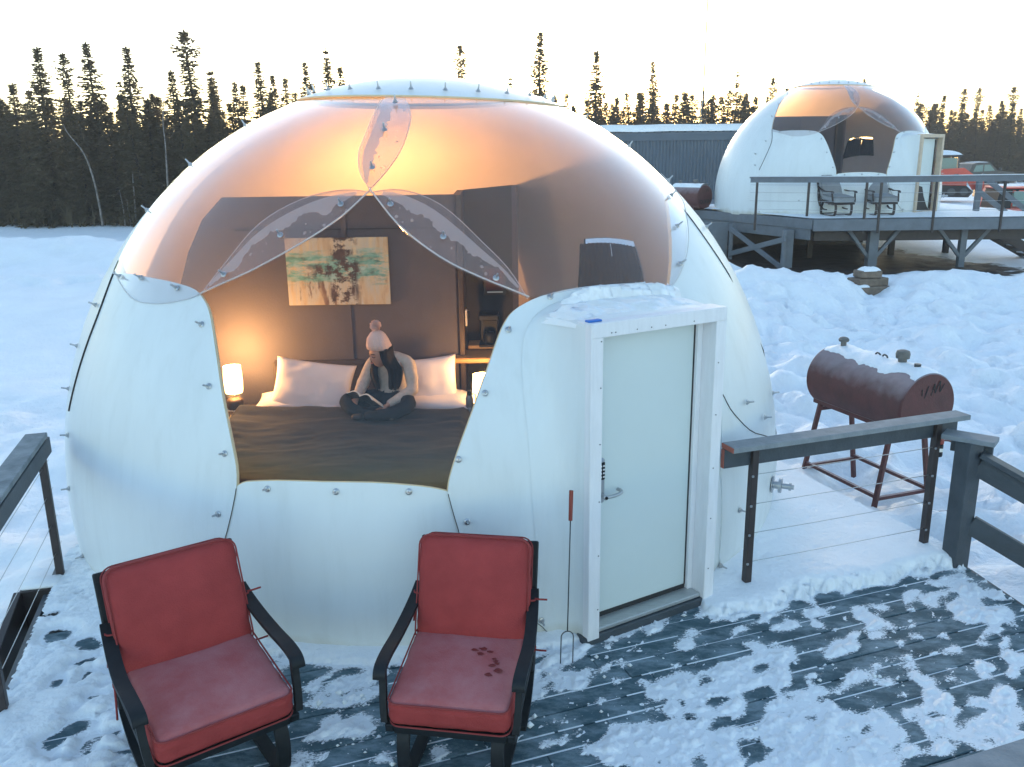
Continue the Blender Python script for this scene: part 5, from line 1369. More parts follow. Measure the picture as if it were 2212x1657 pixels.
# right: board rail on two brown posts with four cables
RH = 1.115
r0 = Vector((1.43, 5.47, 0)); r1 = Vector((3.36, 6.15, 0)); rd_ = (r1 - r0).normalized(); rn = Vector((rd_.y, -rd_.x, 0))
rr = thing('cable_railing', 'slate board and cable railing between the white door and the rusty tank', 'railing', (0, 0, 0))
MB().beam(r0 + rn * .045 + Vector((0, 0, RH)), r1 + rn * .045 + Vector((0, 0, RH)), .145, .038, bev=.004).build('cap_board', 'rail_top', rr)
MB().beam(r0 - rn * .01 + Vector((0, 0, RH - .092)), r1 - rn * .01 + Vector((0, 0, RH - .092)), .038, .14, bev=.004).build('side_board', 'paint_slate', rr)
MB().box(r0 - rd_ * .0022 - rn * .01 + Vector((0, 0, RH - .092)), (.004, .034, .134), RZ(math.atan2(rd_.y, rd_.x))).build('cut_end', 'raw_wood', rr)
MB().box(r0 - rd_ * .0022 + rn * .045 + Vector((0, 0, RH)), (.004, .14, .034), RZ(math.atan2(rd_.y, rd_.x))).build('cut_end', 'raw_wood', rr)
pA = Vector((1.657, 5.536, 0)); pB = Vector((3.169, 6.065, 0))
for p in (pA, pB):
    po = MB().beam(p, p + Vector((0, 0, RH - .03)), .052, .052, rd_, bev=.004).build('post', 'post_brown', rr)
    MB().box(p + Vector((0, 0, .006)), (.13, .13, .012), RZ(PHI), .002).build('foot_plate', 'post_brown', po)
    for z in (.22, .44, .66, .88): MB().box(p + rn * .03 - rd_ * .02 + Vector((0, 0, z)), (.016, .012, .016), RZ(PHI), .003).build('cable_bolt', 'metal', po)
for z in (.22, .44, .66, .88):
    mb = MB(); cable(mb, pA + Vector((0, 0, z)), pB + Vector((0, 0, z))); mb.build('cable', 'metal', rr, smooth=True)
# left: board rail running towards the camera
q0 = Vector((-3.475, 5.935, 0)); q1 = Vector((-2.42, 2.5, 0)); qd = (q1 - q0).normalized(); qn = Vector((-qd.y, qd.x, 0))
lr = thing('cable_railing', 'frosty board and cable railing at the left edge of the near deck', 'railing')
MB().beam(q0 + Vector((0, 0, RH - .01)), q1 + Vector((0, 0, RH - .01)), .145, .038, bev=.004).build('cap_board', 'frosted_rail', lr)
MB().beam(q0 + qn * .055 - qd * .05 + Vector((0, 0, RH - .10)), q1 + qn * .055 + Vector((0, 0, RH - .10)), .038, .12, bev=.004).build('side_board', 'paint_slate', lr)
for t in (.10, 1.8, 3.4):
    p = q0 + qd * t + qn * .035
    po = MB().beam(p + Vector((0, 0, -.02)), p + Vector((0, 0, RH - .03)), .052, .052, qd, bev=.004).build('post', 'post_brown', lr)
    MB().box(p + Vector((0, 0, .004)), (.12, .12, .012), RZ(math.atan2(qd.y, qd.x)), .002).build('foot_plate', 'post_brown', po)
for z in (.22, .44, .66, .88):
    mb = MB(); cable(mb, q0 - qd * .10 + qn * .03 + Vector((0, 0, z)), q1 + qn * .03 + Vector((0, 0, z)), .0026); mb.build('cable', 'metal', lr, smooth=True)
# dark stair stringer hanging off the left edge
ss = thing('stair_stringer', 'dark boxed timber under the left railing of the near deck', 'timber')
MB().beam((-3.60, 5.62, -.16), (-3.36, 4.75, -.34), .05, .40, bev=.004).build('board', 'post_brown', ss); MB().beam((-3.60, 5.62, -.13), (-3.40, 5.68, -.13), .05, .30, bev=.004).build('end_board', 'post_brown', ss)
MB().beam((-3.62, 5.70, .03), (-3.36, 5.76, .03), .16, .05, bev=.02).build('snow_cap', 'snow', ss, smooth=True)
# stair post and its two sloping rails on the right
sp = thing('stair_railing', 'thick slate stair post with sloping rails at the right of the deck', 'railing')
c4 = Vector((3.335, 5.90, 0))
MB().beam(c4 + Vector((0, 0, -.5)), c4 + Vector((0, 0, .985)), .135, .135, (math.cos(PHI), math.sin(PHI), 0), bev=.005).build('post', 'paint_slate', sp)
MB().beam((3.20, 6.02, 1.0), (3.475, 5.80, 1.0), .17, .038, bev=.004).build('cap_board', 'rail_top', sp)
MB().beam((3.28, 6.05, .92), (3.50, 5.875, .92), .038, .12, bev=.004).build('cap_side', 'paint_slate', sp)
sdv = Vector((1.0, -.62, 0)).normalized()
for (z0, sl, w, tk) in ((.80, -.46, .15, .038), (.34, -.46, .15, .038)):
    a = c4 + sdv * .07 + Vector((0, 0, z0)); b_ = a + sdv * 2.4 + Vector((0, 0, sl * 2.4))
    MB().beam(a, b_, tk, w, bev=.004).build('sloping_rail', 'paint_slate', sp)
a = c4 + sdv * .08 + Vector((0, 0, .895)); b_ = a + sdv * 2.4 + Vector((0, 0, -.46 * 2.4))
MB().beam(a, b_, .12, .036, bev=.004).build('sloping_cap', 'paint_slate', sp)
e4 = c4 + sdv * 2.35 + Vector((0, 0, -1.1)); MB().beam(e4 + Vector((0, 0, -.6)), e4 + Vector((0, 0, 1.0)), .135, .135, bev=.005).build('post', 'paint_slate', sp)
# foreground rail cutting the lower right corner
fr_ = thing('foreground_railing', 'pale frosted handrail crossing the lower right corner of the picture', 'railing')
u0 = Vector((.55, 2.06, 0)); u1 = Vector((3.9, 3.26, 0)); ud = (u1 - u0).normalized(); un_ = Vector((ud.y, -ud.x, 0))
MB().beam(u0 + Vector((0, 0, 1.08)) + un_ * .07, u1 + Vector((0, 0, 1.08)) + un_ * .07, .145, .038, bev=.004).build('cap_board', 'rail_top', fr_)
MB().beam(u0 + Vector((0, 0, .985)) + un_ * .10, u1 + Vector((0, 0, .985)) + un_ * .10, .038, .14, bev=.004).build('side_board', 'paint_slate', fr_)
for t in (.3, 1.9, 3.3):
    p = u0 + ud * t + un_ * .06; MB().beam(p, p + Vector((0, 0, 1.06)), .052, .052, ud, bev=.004).build('post', 'post_brown', fr_)

# ================================================================== FUEL TANKS
def add_text(name, s, size, M, mt, parent):
    cu = bpy.data.curves.new(name, 'FONT'); cu.body = s; cu.size = size; cu.align_x = 'CENTER'; cu.align_y = 'CENTER'; cu.extrude = .0006; cu.offset = .006
    o = bpy.data.objects.new(name, cu); COL.objects.link(o); bpy.context.view_layer.update()
    me = bpy.data.meshes.new_from_object(o.evaluated_get(bpy.context.evaluated_depsgraph_get())); bpy.data.objects.remove(o); bpy.data.curves.remove(cu)
    me.materials.clear(); me.materials.append(MATS[mt]); t = obj(name, me, parent); t.matrix_local = M; return t
mat('stencil', (.02, .018, .02), .8)
def make_tank(label, loc, rz, rad, L, zc, legh, with_snow=True, text=True):
    t = thing('fuel_tank', label, 'tank', loc, rz, 'red oxide fuel tanks')        # local: axis along -y (near end at -y), z from ground
    r = rad; Mx = Matrix.Rotation(R(90), 4, 'X')
    mb = MB(); prof = [(r * .2, L / 2 + .012), (r * .97, L / 2 + .004), (r, L / 2 - .006), (r * 1.008, L / 2 - .02), (r, L / 2 - .03), (r, -L / 2 + .03), (r * 1.008, -L / 2 + .02), (r, -L / 2 + .006), (r * .97, -L / 2 - .004), (r * .2, -L / 2 - .012)]
    mb.lathe(prof, 48, Matrix.Translation((0, 0, zc)) @ Mx); body = mb.build('drum', 'rust_red', t, smooth=35)
    # stand
    w = r * .62
    for s_ in (-1, 1):
        MB().beam((s_ * w, -L / 2 + .02, zc - r * .80), (s_ * w, L / 2 - .02, zc - r * .80), .05, .05, bev=.004).build('cradle_rail', 'rust_red', t)
        for y in (-L / 2 + .22, L / 2 - .12):
            MB().beam((s_ * w, y, zc - r * .82), (s_ * (w + .17), y * 1.06, -.12), .045, .045, bev=.004).build('leg', 'rust_red', t)
        MB().beam((s_ * (w + .12), -L / 2 + .2, .16), (s_ * (w + .12), L / 2 - .12, .16), .035, .035).build('stretcher', 'rust_red', t)
    for y in (-L / 2 + .22, L / 2 - .12):
        MB().beam((-w, y, zc - r * 1.02), (w, y, zc - r * 1.02), .04, .04).build('cross_bar', 'rust_red', t)
        MB().beam((-w - .13, y, .13), (w + .13, y, .13), .035, .035).build('cross_bar', 'rust_red', t)
    # fittings along the top
    def fit(y, prof, mt, nm):
        mb = MB(); mb.lathe(prof, 16, Matrix.Translation((0, y, zc + r - .004))); mb.build(nm, mt, body, smooth=40)
    fit(L / 2 - .16, [(.075, 0), (.07, .02), (.030, .022), (.030, .075), (.05, .08), (.058, .10), (.045, .12), (.02, .13)], 'cap_grey', 'vent_cap')
    fit(-L / 2 + .38, [(.11, 0), (.10, .02), (.042, .022), (.042, .07), (.065, .075), (.070, .12), (.060, .15), (.03, .16)], 'cap_grey', 'filler_cap')
    fit(-L / 2 + .18, [(.06, 0), (.055, .015), (.032, .018), (.032, .06), (.015, .062)], 'dark_metal', 'plug')
    for y in (.02, -.08):
        mb = MB(); mb.tube(smooth_path([(0, y - .045, zc + r - .01), (0, y - .03, zc + r + .045), (0, y + .02, zc + r + .05), (0, y + .045, zc + r - .01)], 5), .009, 7); mb.build('lifting_eye', 'dark_metal', body, smooth=True)
    if text:
        M0 = Matrix.Translation((0, -L / 2 - .0135, zc)) @ Matrix.Rotation(R(90), 4, 'X')
        add_text('lettering', 'QUEEN', r * .44, M0 @ Matrix.Translation((.02, -r * .40, 0)), 'stencil', body)
        mb = MB()
        for (x0, y0, x1, y1) in ((-.30, .36, -.30, .56), (-.20, .28, -.08, .64), (.04, .34, .14, .68), (.14, .68, .18, .40), (.18, .40, .34, .76), (.34, .76, .36, .42), (.36, .42, .50, .66)):
            mb.beam((x0 * r, y0 * r, .0), (x1 * r, y1 * r, 0), .012, .001, (0, 0, 1))
        s_ = mb.build('paint_strokes', 'stencil', body); s_.matrix_local = M0; s_['kind'] = 'stuff'
    return t
GT = -.52
tk_axis = Vector((4.05, 8.02, 0)) - Vector((3.60, 9.30, 0))
tc_ = Vector((3.83, 8.66, GT))
tank = make_tank('rusty red fuel tank with snow on top behind the near railing', tc_, math.atan2(tk_axis.y, tk_axis.x) + R(90), .335, 1.40, 1.135, .8)
# frosted upper flank: a thin rime skin with its own ragged lower edge, and the snow strip on the crown
def tank_skin(a0f, a1f, off, hfun, mt, nm, label, tk, r, L, zc, n=70, m_=16):
    rows = []
    for j in range(m_ + 1):
        row = []
        for i in range(n + 1):
            u = i / n; y = (-L / 2 + .004) + (L - .008) * u; a0, a1 = a0f(u), a1f(u); v = j / m_; a = a0 + (a1 - a0) * v
            rr_ = r + off + hfun(u, v); row.append((math.sin(a) * rr_, y, zc + math.cos(a) * rr_))
        rows.append(row)
    o = MB(); o.grid(rows); o = o.build(nm, mt, None, smooth=True); o.location = tk.location; o.rotation_euler = tk.rotation_euler
    return tag(o, label, 'snow', kind='stuff')
tank_skin(lambda u: -R(30) + R(40) * (float(fbm(u * 7, 1.3, 4, 121)) - .5), lambda u: R(40), .001, lambda u, v: .032 * (math.sin(math.pi * v) ** .5) * (.5 + float(fbm(u * 8, v * 3, 3, 123))) * min(1, 14 * u, 14 * (1 - u)), 'snow', 'tank_snow', 'strip of snow lying along the crown of the near fuel tank', tank, .335, 1.40, 1.135)
n, l = nodes(MATS['rust_red'])
b = n['Principled BSDF']; oldc = b.inputs['Base Color'].links[0].from_socket
ge = n.new('ShaderNodeNewGeometry'); sx_ = n.new('ShaderNodeSeparateXYZ'); l.new(ge.outputs['Normal'], sx_.inputs[0])
tcx = n.new('ShaderNodeTexCoord'); nz = n.new('ShaderNodeTexNoise'); nz.inputs['Scale'].default_value = 9; nz.inputs['Detail'].default_value = 8; l.new(tcx.outputs['Object'], nz.inputs['Vector'])
sm = n.new('ShaderNodeMath'); sm.operation = 'MULTIPLY_ADD'; sm.inputs[1].default_value = .55; l.new(nz.outputs['Fac'], sm.inputs[0]); l.new(sx_.outputs['Z'], sm.inputs[2])
mr = n.new('ShaderNodeMapRange'); mr.inputs['From Min'].default_value = .50; mr.inputs['From Max'].default_value = 1.05; mr.inputs['To Max'].default_value = .36; l.new(sm.outputs[0], mr.inputs['Value'])
mx = n.new('ShaderNodeMix'); mx.data_type = 'RGBA'; mx.inputs['B'].default_value = (.55, .50, .54, 1); l.new(mr.outputs[0], mx.inputs['Factor']); l.new(oldc, mx.inputs['A']); l.new(mx.outputs['Result'], b.inputs['Base Color'])
# filter and fuel line at the near end
ff_ = thing('fuel_filter', 'black fuel filter with red head hanging below the near tank', 'filter', G(2030, 960, .32))
mb = MB(); mb.lathe([(.03, -.12), (.034, -.11), (.034, 0), (.02, .01)], 16); mb.build('canister', 'black_paint', ff_, smooth=40)
mb = MB(); mb.lathe([(.036, .01), (.036, .05), (.02, .055)], 16); mb.build('head', 'red_handle', ff_, smooth=40)
MB().box((0, -.034, -.05), (.04, .004, .035), None, .001).build('badge', 'pages', ff_)
fp = ff_.location
mb = MB(); mb.tube(smooth_path([fp + Vector((.02, 0, .04)), fp + Vector((.14, .02, 0)), fp + Vector((.24, .0, -.25)), fp + Vector((.22, -.1, -.6)), G(2000, 1110, -.42), G(1960, 1142, -.42), G(1905, 1155, -.40)], 6), .010, 7)
tag(mb.build('fuel_line', 'rust_red', smooth=True), 'thin red fuel line curving over the snow below the tank', 'hose')
# ================================================================== SECOND DOME ON ITS STILTED DECK
Z2 = 1.41
O2 = Vector((9.45, 26.3, Z2))
dome2 = thing('igloo_dome', 'second white igloo dome standing on the high deck at the right', 'dome', O2, R(3), 'igloo domes')
skip = ('door_frame', 'door', 'threshold', 'step_block', 'lock', 'blue_tape', 'wash_room_bulb')
for ch in list(dome.children):
    base_n = ch.name.split('.')[0]
    if base_n in skip: continue
    copy_tree(ch, dome2)
lamp_light('wash_room_bulb', (-.9, .9, 2.45), 45, .10, parent=dome2)
# its door: raw pine frame, pale slab standing open inwards, dark bag-like mat inside
fb = MB(); fb.box(dpt(TW / 2, DH / 2 + .02, -.045), (TW, .15, DH - .04), RZ(PHI_D), .004); f2 = fb.build('door_frame', 'pine_trim', dome2)
MB().box(dpt(DW - TW / 2, DH / 2 + .02, -.045), (TW, .15, DH - .04), RZ(PHI_D), .004).build('jamb', 'pine_trim', f2)
MB().box(dpt(DW / 2, DH - TW / 2 + .004, -.043), (DW - .012, .156, TW), RZ(PHI_D), .004).build('header', 'pine_trim', f2)
MB().box(dpt(DW / 2, .06, -.045), (DW - .012, .156, .06), RZ(PHI_D), .004).build('sill', 'pine_trim', f2)
MB().box(dpt(DW / 2 - .02, DH / 2, -.16), (DW - 2 * TW - .02, .04, DH - .22), RZ(PHI_D), .003).build('door', 'door_paint', dome2)
MB().box(dpt(DW - TW - .07, DH / 2, -.135), (.03, .02, DH - .26), RZ(PHI_D)).build('door_gap', 'black_gap', dome2)
mb = MB(); mb.prism([dpt(TW + .02, .10, -.128), dpt(DW - TW - .09, .10, -.128), dpt(DW - TW - .20, .20, -.128), dpt(DW / 2 + .05, .48, -.128), dpt(DW / 2 - .05, .72, -.128), dpt(TW + .1, .78, -.128), dpt(TW + .02, .74, -.128)], DN * .015); mb.build('dark_flap', 'wall_dark', dome2)
# bedding seen through its window
d2m = Matrix.Translation(O2) @ Matrix.Rotation(R(3), 4, 'Z') @ Matrix.Translation((-OX, -OY, 0))
for nm, lab in (('bed', 'wide bed inside the second dome'), ('duvet', 'rumpled dark duvet on the bed in the second dome')):
    c = copy_tree(bpy.data.objects[nm]); c.matrix_world = d2m @ c.matrix_local; c['label'] = lab
for i, (src, lab) in enumerate((('pillow', 'white pillow at the head of the bed in the second dome, left one'), ('pillow.001', 'white pillow at the head of the bed in the second dome, right one'))):
    c = copy_tree(bpy.data.objects[src]); c.matrix_world = d2m @ c.matrix_local; c['label'] = lab; c['group'] = 'white bed pillows'

# ---- the high deck
K0 = G(1498, 452, Z2); K1 = G(1757, 474, Z2); K2 = G(2300, 468, Z2)
d2 = thing('stilted_deck', 'high slate blue deck on timber stilts under the second dome', 'deck')
outl = [K0, K1, K2, K2 + Vector((0, 9, 0)), K0 + Vector((1.5, 6.5, 0))]
rim0 = [Vector((p.x, p.y, Z2 - .05)) for p in outl]
npl = 60
ydir = [min(p.y for p in outl), max(p.y for p in outl)]
def clip_y(y):
    xs_ = []
    for i in range(len(outl)):
        a, b_ = outl[i], outl[(i + 1) % len(outl)]
        if (a.y - y) * (b_.y - y) < 0: xs_.append(a.x + (b_.x - a.x) * (y - a.y) / (b_.y - a.y))
    return (min(xs_), max(xs_)) if len(xs_) > 1 else None
y = ydir[0] + .08
while y < ydir[1] - .1:
    c_ = clip_y(y)
    if c_: MB().box(((c_[0] + c_[1]) / 2, y, Z2 - .02), (c_[1] - c_[0] - .01, .142, .038)).build('plank', 'paint_slate_light', d2)
    y += .15
def rimboard(a, b_, z, h, t=.05, nm='rim_board', mt='paint_slate_light', out=.0):
    a, b_ = Vector(a), Vector(b_); tt = (b_ - a).normalized(); o = Vector((tt.y, -tt.x, 0)) * (t / 2 + out)
    MB().beam(Vector((a.x, a.y, z)) + o, Vector((b_.x, b_.y, z)) + o, t, h, bev=.006).build(nm, mt, d2)
rimboard(K1, K2, Z2 - .155, .29); rimboard(K0, K1, Z2 - .135, .25)
rimboard(K0 + Vector((0, .1, 0)), K1 + Vector((.0, .1, 0)), Z2 - .40, .27)
rimboard(K1 + Vector((.2, .5, 0)), K2 + Vector((0, .5, 0)), Z2 - .45, .30, .06, 'beam', 'post_brown')
# snow sheet on the deck
rowsS = []
for j in range(40):
    row = []
    for i in range(80):
        u, v = i / 79, j / 39
        a = K0.lerp(K1, min(1, u / .33)) if u < .33 else K1.lerp(K2, (u - .33) / .67)
        b_ = Vector((K0.x + 1.0 + (K2.x - K0.x - 1.0) * u, K2.y + 7, Z2)); p = a.lerp(b_, .006 + .97 * v)
        dd = math.hypot(p.x - O2.x, p.y - O2.y) - 3.15
        row.append((p.x, p.y, Z2 + .006 + .05 * float(fbm(p.x * 1.2, p.y * 1.2, 4, 131)) * (.4 + .6 * min(1, v * 12)) + .10 * math.exp(-max(0, dd) / .35) * float(fbm(p.x, p.y, 2, 133))))
    rowsS.append(row)
tag(MB().grid(rowsS).build('high_deck_snow', 'snow', smooth=True), 'thin even snow covering the high deck of the second dome', 'snow', kind='stuff')
# stilts with knee braces
def gzf(x, y): return float(gz(x, y))
def stilt(px, pyb, Y, w=.2, brace=True):
    p = AY(px, pyb, Y); z0 = gzf(p.x, p.y) - .15
    po = MB().beam((p.x, p.y, z0), (p.x, p.y, Z2 - .3), w, w, (1, 0, 0), bev=.008).build('stilt', 'paint_slate_light', d2)
    if brace:
        for s_ in (-1, 1): MB().beam((p.x + s_ * w * .4, p.y - .02, Z2 - 1.02), (p.x + s_ * .66, p.y - .02, Z2 - .31), .09, .09, bev=.006).build('knee_brace', 'paint_slate_light', d2)
    return p
yf = K1.y + .35
stilt(1880, 570, yf, .24); stilt(2072, 580, yf, .16); stilt(2250, 580, yf, .16)
stilt(1700, 560, yf + .3, .22, False); stilt(1577, 550, yf + 2.4, .10, False); stilt(1690, 575, yf + .1, .10, False)
xa, xb = AY(1577, 500, yf + 2.4), AY(1690, 585, yf + .1)
MB().beam((xa.x, xa.y, Z2 - .42), (xb.x, xb.y - .06, .10), .05, .14, bev=.006).build('cross_brace', 'paint_slate_light', d2)
MB().beam((xa.x, xa.y, .25), (xb.x, xb.y - .10, Z2 - .52), .05, .14, bev=.006).build('cross_brace', 'paint_slate_light', d2)
MB().box((xa.x - .75, xa.y + .25, .55), (1.5, .05, 1.2), None, .004).build('skirt_board', 'paint_slate_light', d2)
MB().box((K1.x + .2, K1.y + 5.6, .5), (6.4, .06, 1.5), RZ(-.12), .004).build('added_shade_wall', 'post_brown', d2)  # added dark wall, blocks light from behind so the space below looks shaded
for (dx, dy) in ((1.0, 3), (3.4, 3), (5.2, 3.4), (1.2, 5.6), (3.6, 5.8)):
    p = Vector((K1.x + dx, K1.y + dy, 0)); MB().beam((p.x, p.y, gzf(p.x, p.y) - .2), (p.x, p.y, Z2 - .3), .14, .14, (1, 0, 0)).build('stilt', 'post_brown', d2)
for dy in (1.8, 3.2, 4.8): MB().beam((K1.x + .3, K1.y + dy, Z2 - .45), (K2.x, K2.y + dy, Z2 - .45), .06, .26).build('beam', 'post_brown', d2)
# ---- its railing
rl = thing('cable_railing', 'long slate blue railing along the front of the second dome\'s deck', 'railing')
H2 = 1.03
a = AY(1622, 390, K1.y + 1.35); kx = AY(1882, 380, K1.y - .06); e_ = Vector((K2.x + 1, K2.y - .06, 0))
A1 = Vector((a.x, a.y, Z2 + H2)); A2 = Vector((kx.x, kx.y, Z2 + H2)); A3 = Vector((e_.x, e_.y, Z2 + H2))
for p_, q_ in ((A1, A2), (A2, A3)):
    MB().beam(p_, q_, .15, .04, bev=.004, ext=.02).build('cap_board', 'paint_slate_light', rl); MB().beam(p_ + Vector((0, -.05, -.075)), q_ + Vector((0, -.05, -.075)), .04, .11, bev=.004, ext=.018).build('side_board', 'paint_slate_light', rl)
    MB().beam(p_ + Vector((0, .0, .028)), q_ + Vector((0, .0, .028)), .12, .016, bev=.007).build('snow_edge', 'snow', rl)
def post2(t, p_, q_):
    p = p_.lerp(q_, t) + Vector((0, -.03, 0)); MB().beam((p.x, p.y, Z2 - .36), (p.x, p.y, Z2 + H2 - .03), .055, .055, (1, 0, 0), bev=.004).build('post', 'post_brown', rl)
for t in (.055, .50, .97): post2(t, A1, A2)
for t in (.045, .275, .56, .80): post2(t, A2, A3)
for z in (.2, .42, .64, .84):
    for p_, q_ in ((A1, A2), (A2, A3)):
        mb = MB(); cable(mb, Vector((p_.x, p_.y, Z2 + z)), Vector((q_.x, q_.y, Z2 + z)), .005); mb.build('cable', 'metal', rl, smooth=True)
# trestle-like stair railing on the far right of that deck, and its stair below
tr_ = thing('stair_railing', 'slate timber stair railing on the far right of the high deck', 'railing')
s0 = AY(2108, 455, K1.y + 2.2); s1 = AY(2160, 460, K1.y + 2.2)
MB().beam((s0.x, s0.y, Z2), (s0.x, s0.y, Z2 + 1.0), .13, .13, (1, 0, 0), bev=.006).build('post', 'paint_slate_light', tr_)
for z in (1.0, .55): MB().beam((s0.x, s0.y - .05, Z2 + z), (s0.x + 1.25, s0.y - .3, Z2 + z - .98), .05, .14, bev=.006).build('sloping_rail', 'paint_slate_light', tr_)
MB().beam((s0.x + 1.25, s0.y - .3, Z2 - .4), (s0.x + 1.25, s0.y - .3, Z2 + 1.1), .13, .13, (1, 0, 0), bev=.006).build('post', 'paint_slate_light', tr_)
stt = thing('timber_stair', 'dark timber stair with snowy treads under the high deck at the right edge', 'stair')
v0 = AY(2130, 500, K1.y + 1.6); 
for s_ in (0, .8): MB().beam((v0.x, v0.y + s_, Z2 - .35), (v0.x + 1.7, v0.y + s_, .15), .05, .26, bev=.006).build('stringer', 'post_brown', stt)
for i in range(5):
    p = Vector((v0.x + .2 + i * .32, v0.y + .4, Z2 - .38 - i * .205)); td = MB().box(p, (.28, .84, .04), None, .005).build('tread', 'post_brown', stt); MB().box(p + Vector((0, 0, .035)), (.24, .80, .03), None, .014).build('snow_cap', 'snow', td)
# two grey cushioned chairs by the second dome
random.seed(31)
g1 = G(1815, 468, Z2 + .03); g2_ = G(1905, 466, Z2 + .03)
chg = make_chair('grey cushioned metal chair beside the second dome, left of the pair', (g1.x, K1.y + .75, Z2 + .04), R(14), 'grey chairs on the high deck', 'cushion_grey', 'cushion_grey', 'dark_metal', 'post_brown', 0, 15)
cg2 = copy_tree(chg); cg2.location = (g2_.x, K1.y + .75, Z2 + .04); cg2.rotation_euler = (0, 0, R(2)); cg2['label'] = 'grey cushioned metal chair beside the second dome, nearer its door'
# second fuel tank between the domes, behind
t2p = AY(1500, 445, 27.0); t2z = gzf(t2p.x, 27.0)
tank2 = make_tank('small red fuel tank before the long blue building', (t2p.x - .10, 27.2, t2z), R(38), .36, 1.15, 3.01 - (27.2 / 1843.3) * (418 - 336) - t2z, .8, text=True)
MB().box((.35, -.9, 1.12), (.5, .25, .09), None, .02).build('yellow_pad', 'yellow_paint', tank2)
tank_skin(lambda u: -R(38), lambda u: R(38), .002, lambda u, v: .04 * math.sin(math.pi * v) ** .5, 'snow', 'tank_snow', 'thin snow on the crown of the far fuel tank', tank2, .36, 1.15, 3.01 - (27.2 / 1843.3) * (418 - 336) - t2z)
# stacked timbers with snow
lp = GZ(1873, 634); tb_ = thing('timber_stack', 'short stack of weathered timber blocks capped with snow before the high deck', 'timber', (lp.x, lp.y, gzf(lp.x, lp.y) - .06), R(12))
for i, (dx, dy, dz, sx, sy, sz, rz_) in enumerate(((0, 0, .11, .85, .5, .22, 0), (.02, .05, .30, .80, .42, .18, .12), (-.02, .02, .48, .50, .36, .16, -.1))):
    MB().box((dx, dy, dz), (sx, sy, sz), RZ(rz_), .02).build('block', 'concrete', tb_)
rows_ = [[(-.22 + .44 * i / 12, -.16 + .34 * j / 10, .55 + .10 * (max(0, math.sin(math.pi * i / 12)) * max(0, math.sin(math.pi * j / 10))) ** .4 * (.6 + .6 * float(fbm(i * .3, j * .3, 2, 141)))) for i in range(13)] for j in range(11)]
MB().grid(rows_).build('snow_cap', 'snow', tb_, smooth=True)
rows_ = [[(-.42 + .34 * i / 8, -.24 + .2 * j / 8, .215 + .07 * (max(0, math.sin(math.pi * i / 8)) * max(0, math.sin(math.pi * j / 8))) ** .4) for i in range(9)] for j in range(9)]
MB().grid(rows_).build('snow_cap', 'snow', tb_, smooth=True)

# ================================================================== LONG BLUE SHED
YB = 36.0
b0 = AY(1270, 288, YB); b1 = AY(1660, 300, YB + 1.2); zt = b0.z
sb_ = thing('metal_shed', 'long blue corrugated metal shed with snow on its flat roof', 'building')
bx0, bx1 = b0.x - 2.5, b1.x + 2.5
ribs = 90; prof = []
for i in range(ribs + 1):
    x = bx0 + (bx1 - bx0) * i / ribs
    prof += [(x, 0), (x + .04, -.03), (x + .09, -.03), (x + .13, 0)]
gzb = .2
rows_ = [[(x, YB + (x - bx0) * .06 + o_, z) for x, o_ in prof] for z in (gzb - .4, zt - .32)]
MB().grid(rows_).build('front_wall', 'tin_blue', sb_)
dirx = Vector((1, .06, 0)).normalized()
P0, P1 = Vector((bx0, YB, 0)), Vector((bx1, YB + (bx1 - bx0) * .06, 0))
MB().beam(P0 + Vector((0, -.06, zt - .16)), P1 + Vector((0, -.06, zt - .16)), .04, .34, bev=.004).build('fascia', 'tin_blue', sb_)
MB().prism([P0 + Vector((0, .02, gzb - .4)), P0 + Vector((0, 6, gzb - .4)), P0 + Vector((0, 6, zt)), P0 + Vector((0, .02, zt - .05))], P1 - P0).build('shed_body', 'tin_blue', sb_)
rows_ = [[P0.lerp(P1, i / 60) + Vector((0, -.12 + (.03 if j == 1 else 0) + (0 if j < 2 else 6.2 * (j - 1) / 9), zt + .02 + .27 * (1 if 0 < j < 10 else 0) + .05 * float(fbm(i * .3, j * .4, 3, 151)))) for i in range(61)] for j in range(11)]
o = MB().grid(rows_).build('roof_snow', 'snow', sb_, smooth=True)
nrib = 40
for i in range(nrib): 
    p = P0.lerp(P1, (i + .5) / nrib); MB().box(p + Vector((0, -.09, zt + .015)), (.08, .06, .03)).build('roof_rib', 'tin_blue', sb_)

# ================================================================== RADIO MAST
mp_ = AY(1514, 330, 58.0)
ms_ = thing('radio_mast', 'thin lattice radio mast with a small cross arm above the shed', 'mast', (mp_.x, 58, gzf(mp_.x, 58)))
for k in range(3):
    a_ = 2 * math.pi * k / 3; MB().tube([(.26 * math.cos(a_), .26 * math.sin(a_), 0), (.26 * math.cos(a_), .26 * math.sin(a_), 5.2), (.012 * math.cos(a_) + .0, .012 * math.sin(a_), 6.2)], .020, 6).build('mast_leg', 'metal', ms_)
mb = MB()
for i in range(9):
    z = i * .6
    for k in range(3):
        a_, c2 = 2 * math.pi * k / 3, 2 * math.pi * (k + 1) / 3
        mb.tube([(.26 * math.cos(a_), .26 * math.sin(a_), z), (.26 * math.cos(c2), .26 * math.sin(c2), z + .6)], .012, 5); mb.tube([(.26 * math.cos(a_), .26 * math.sin(a_), z), (.26 * math.cos(c2), .26 * math.sin(c2), z)], .012, 5)
o = mb.build('lattice', 'metal', ms_); o['kind'] = 'stuff'
MB().tube([(0, 0, 5.8), (.05, 0, 16.0)], .045, 6).build('pole', 'rubber', ms_)
MB().tube([(0, 0, 5.3), (.01, 0, 6.6)], .07, 8).build('antenna', 'rubber', ms_)
MB().beam((0, 0, 6.75), (.40, 0, 6.75), .05, .05).build('cross_arm', 'raw_wood', ms_)
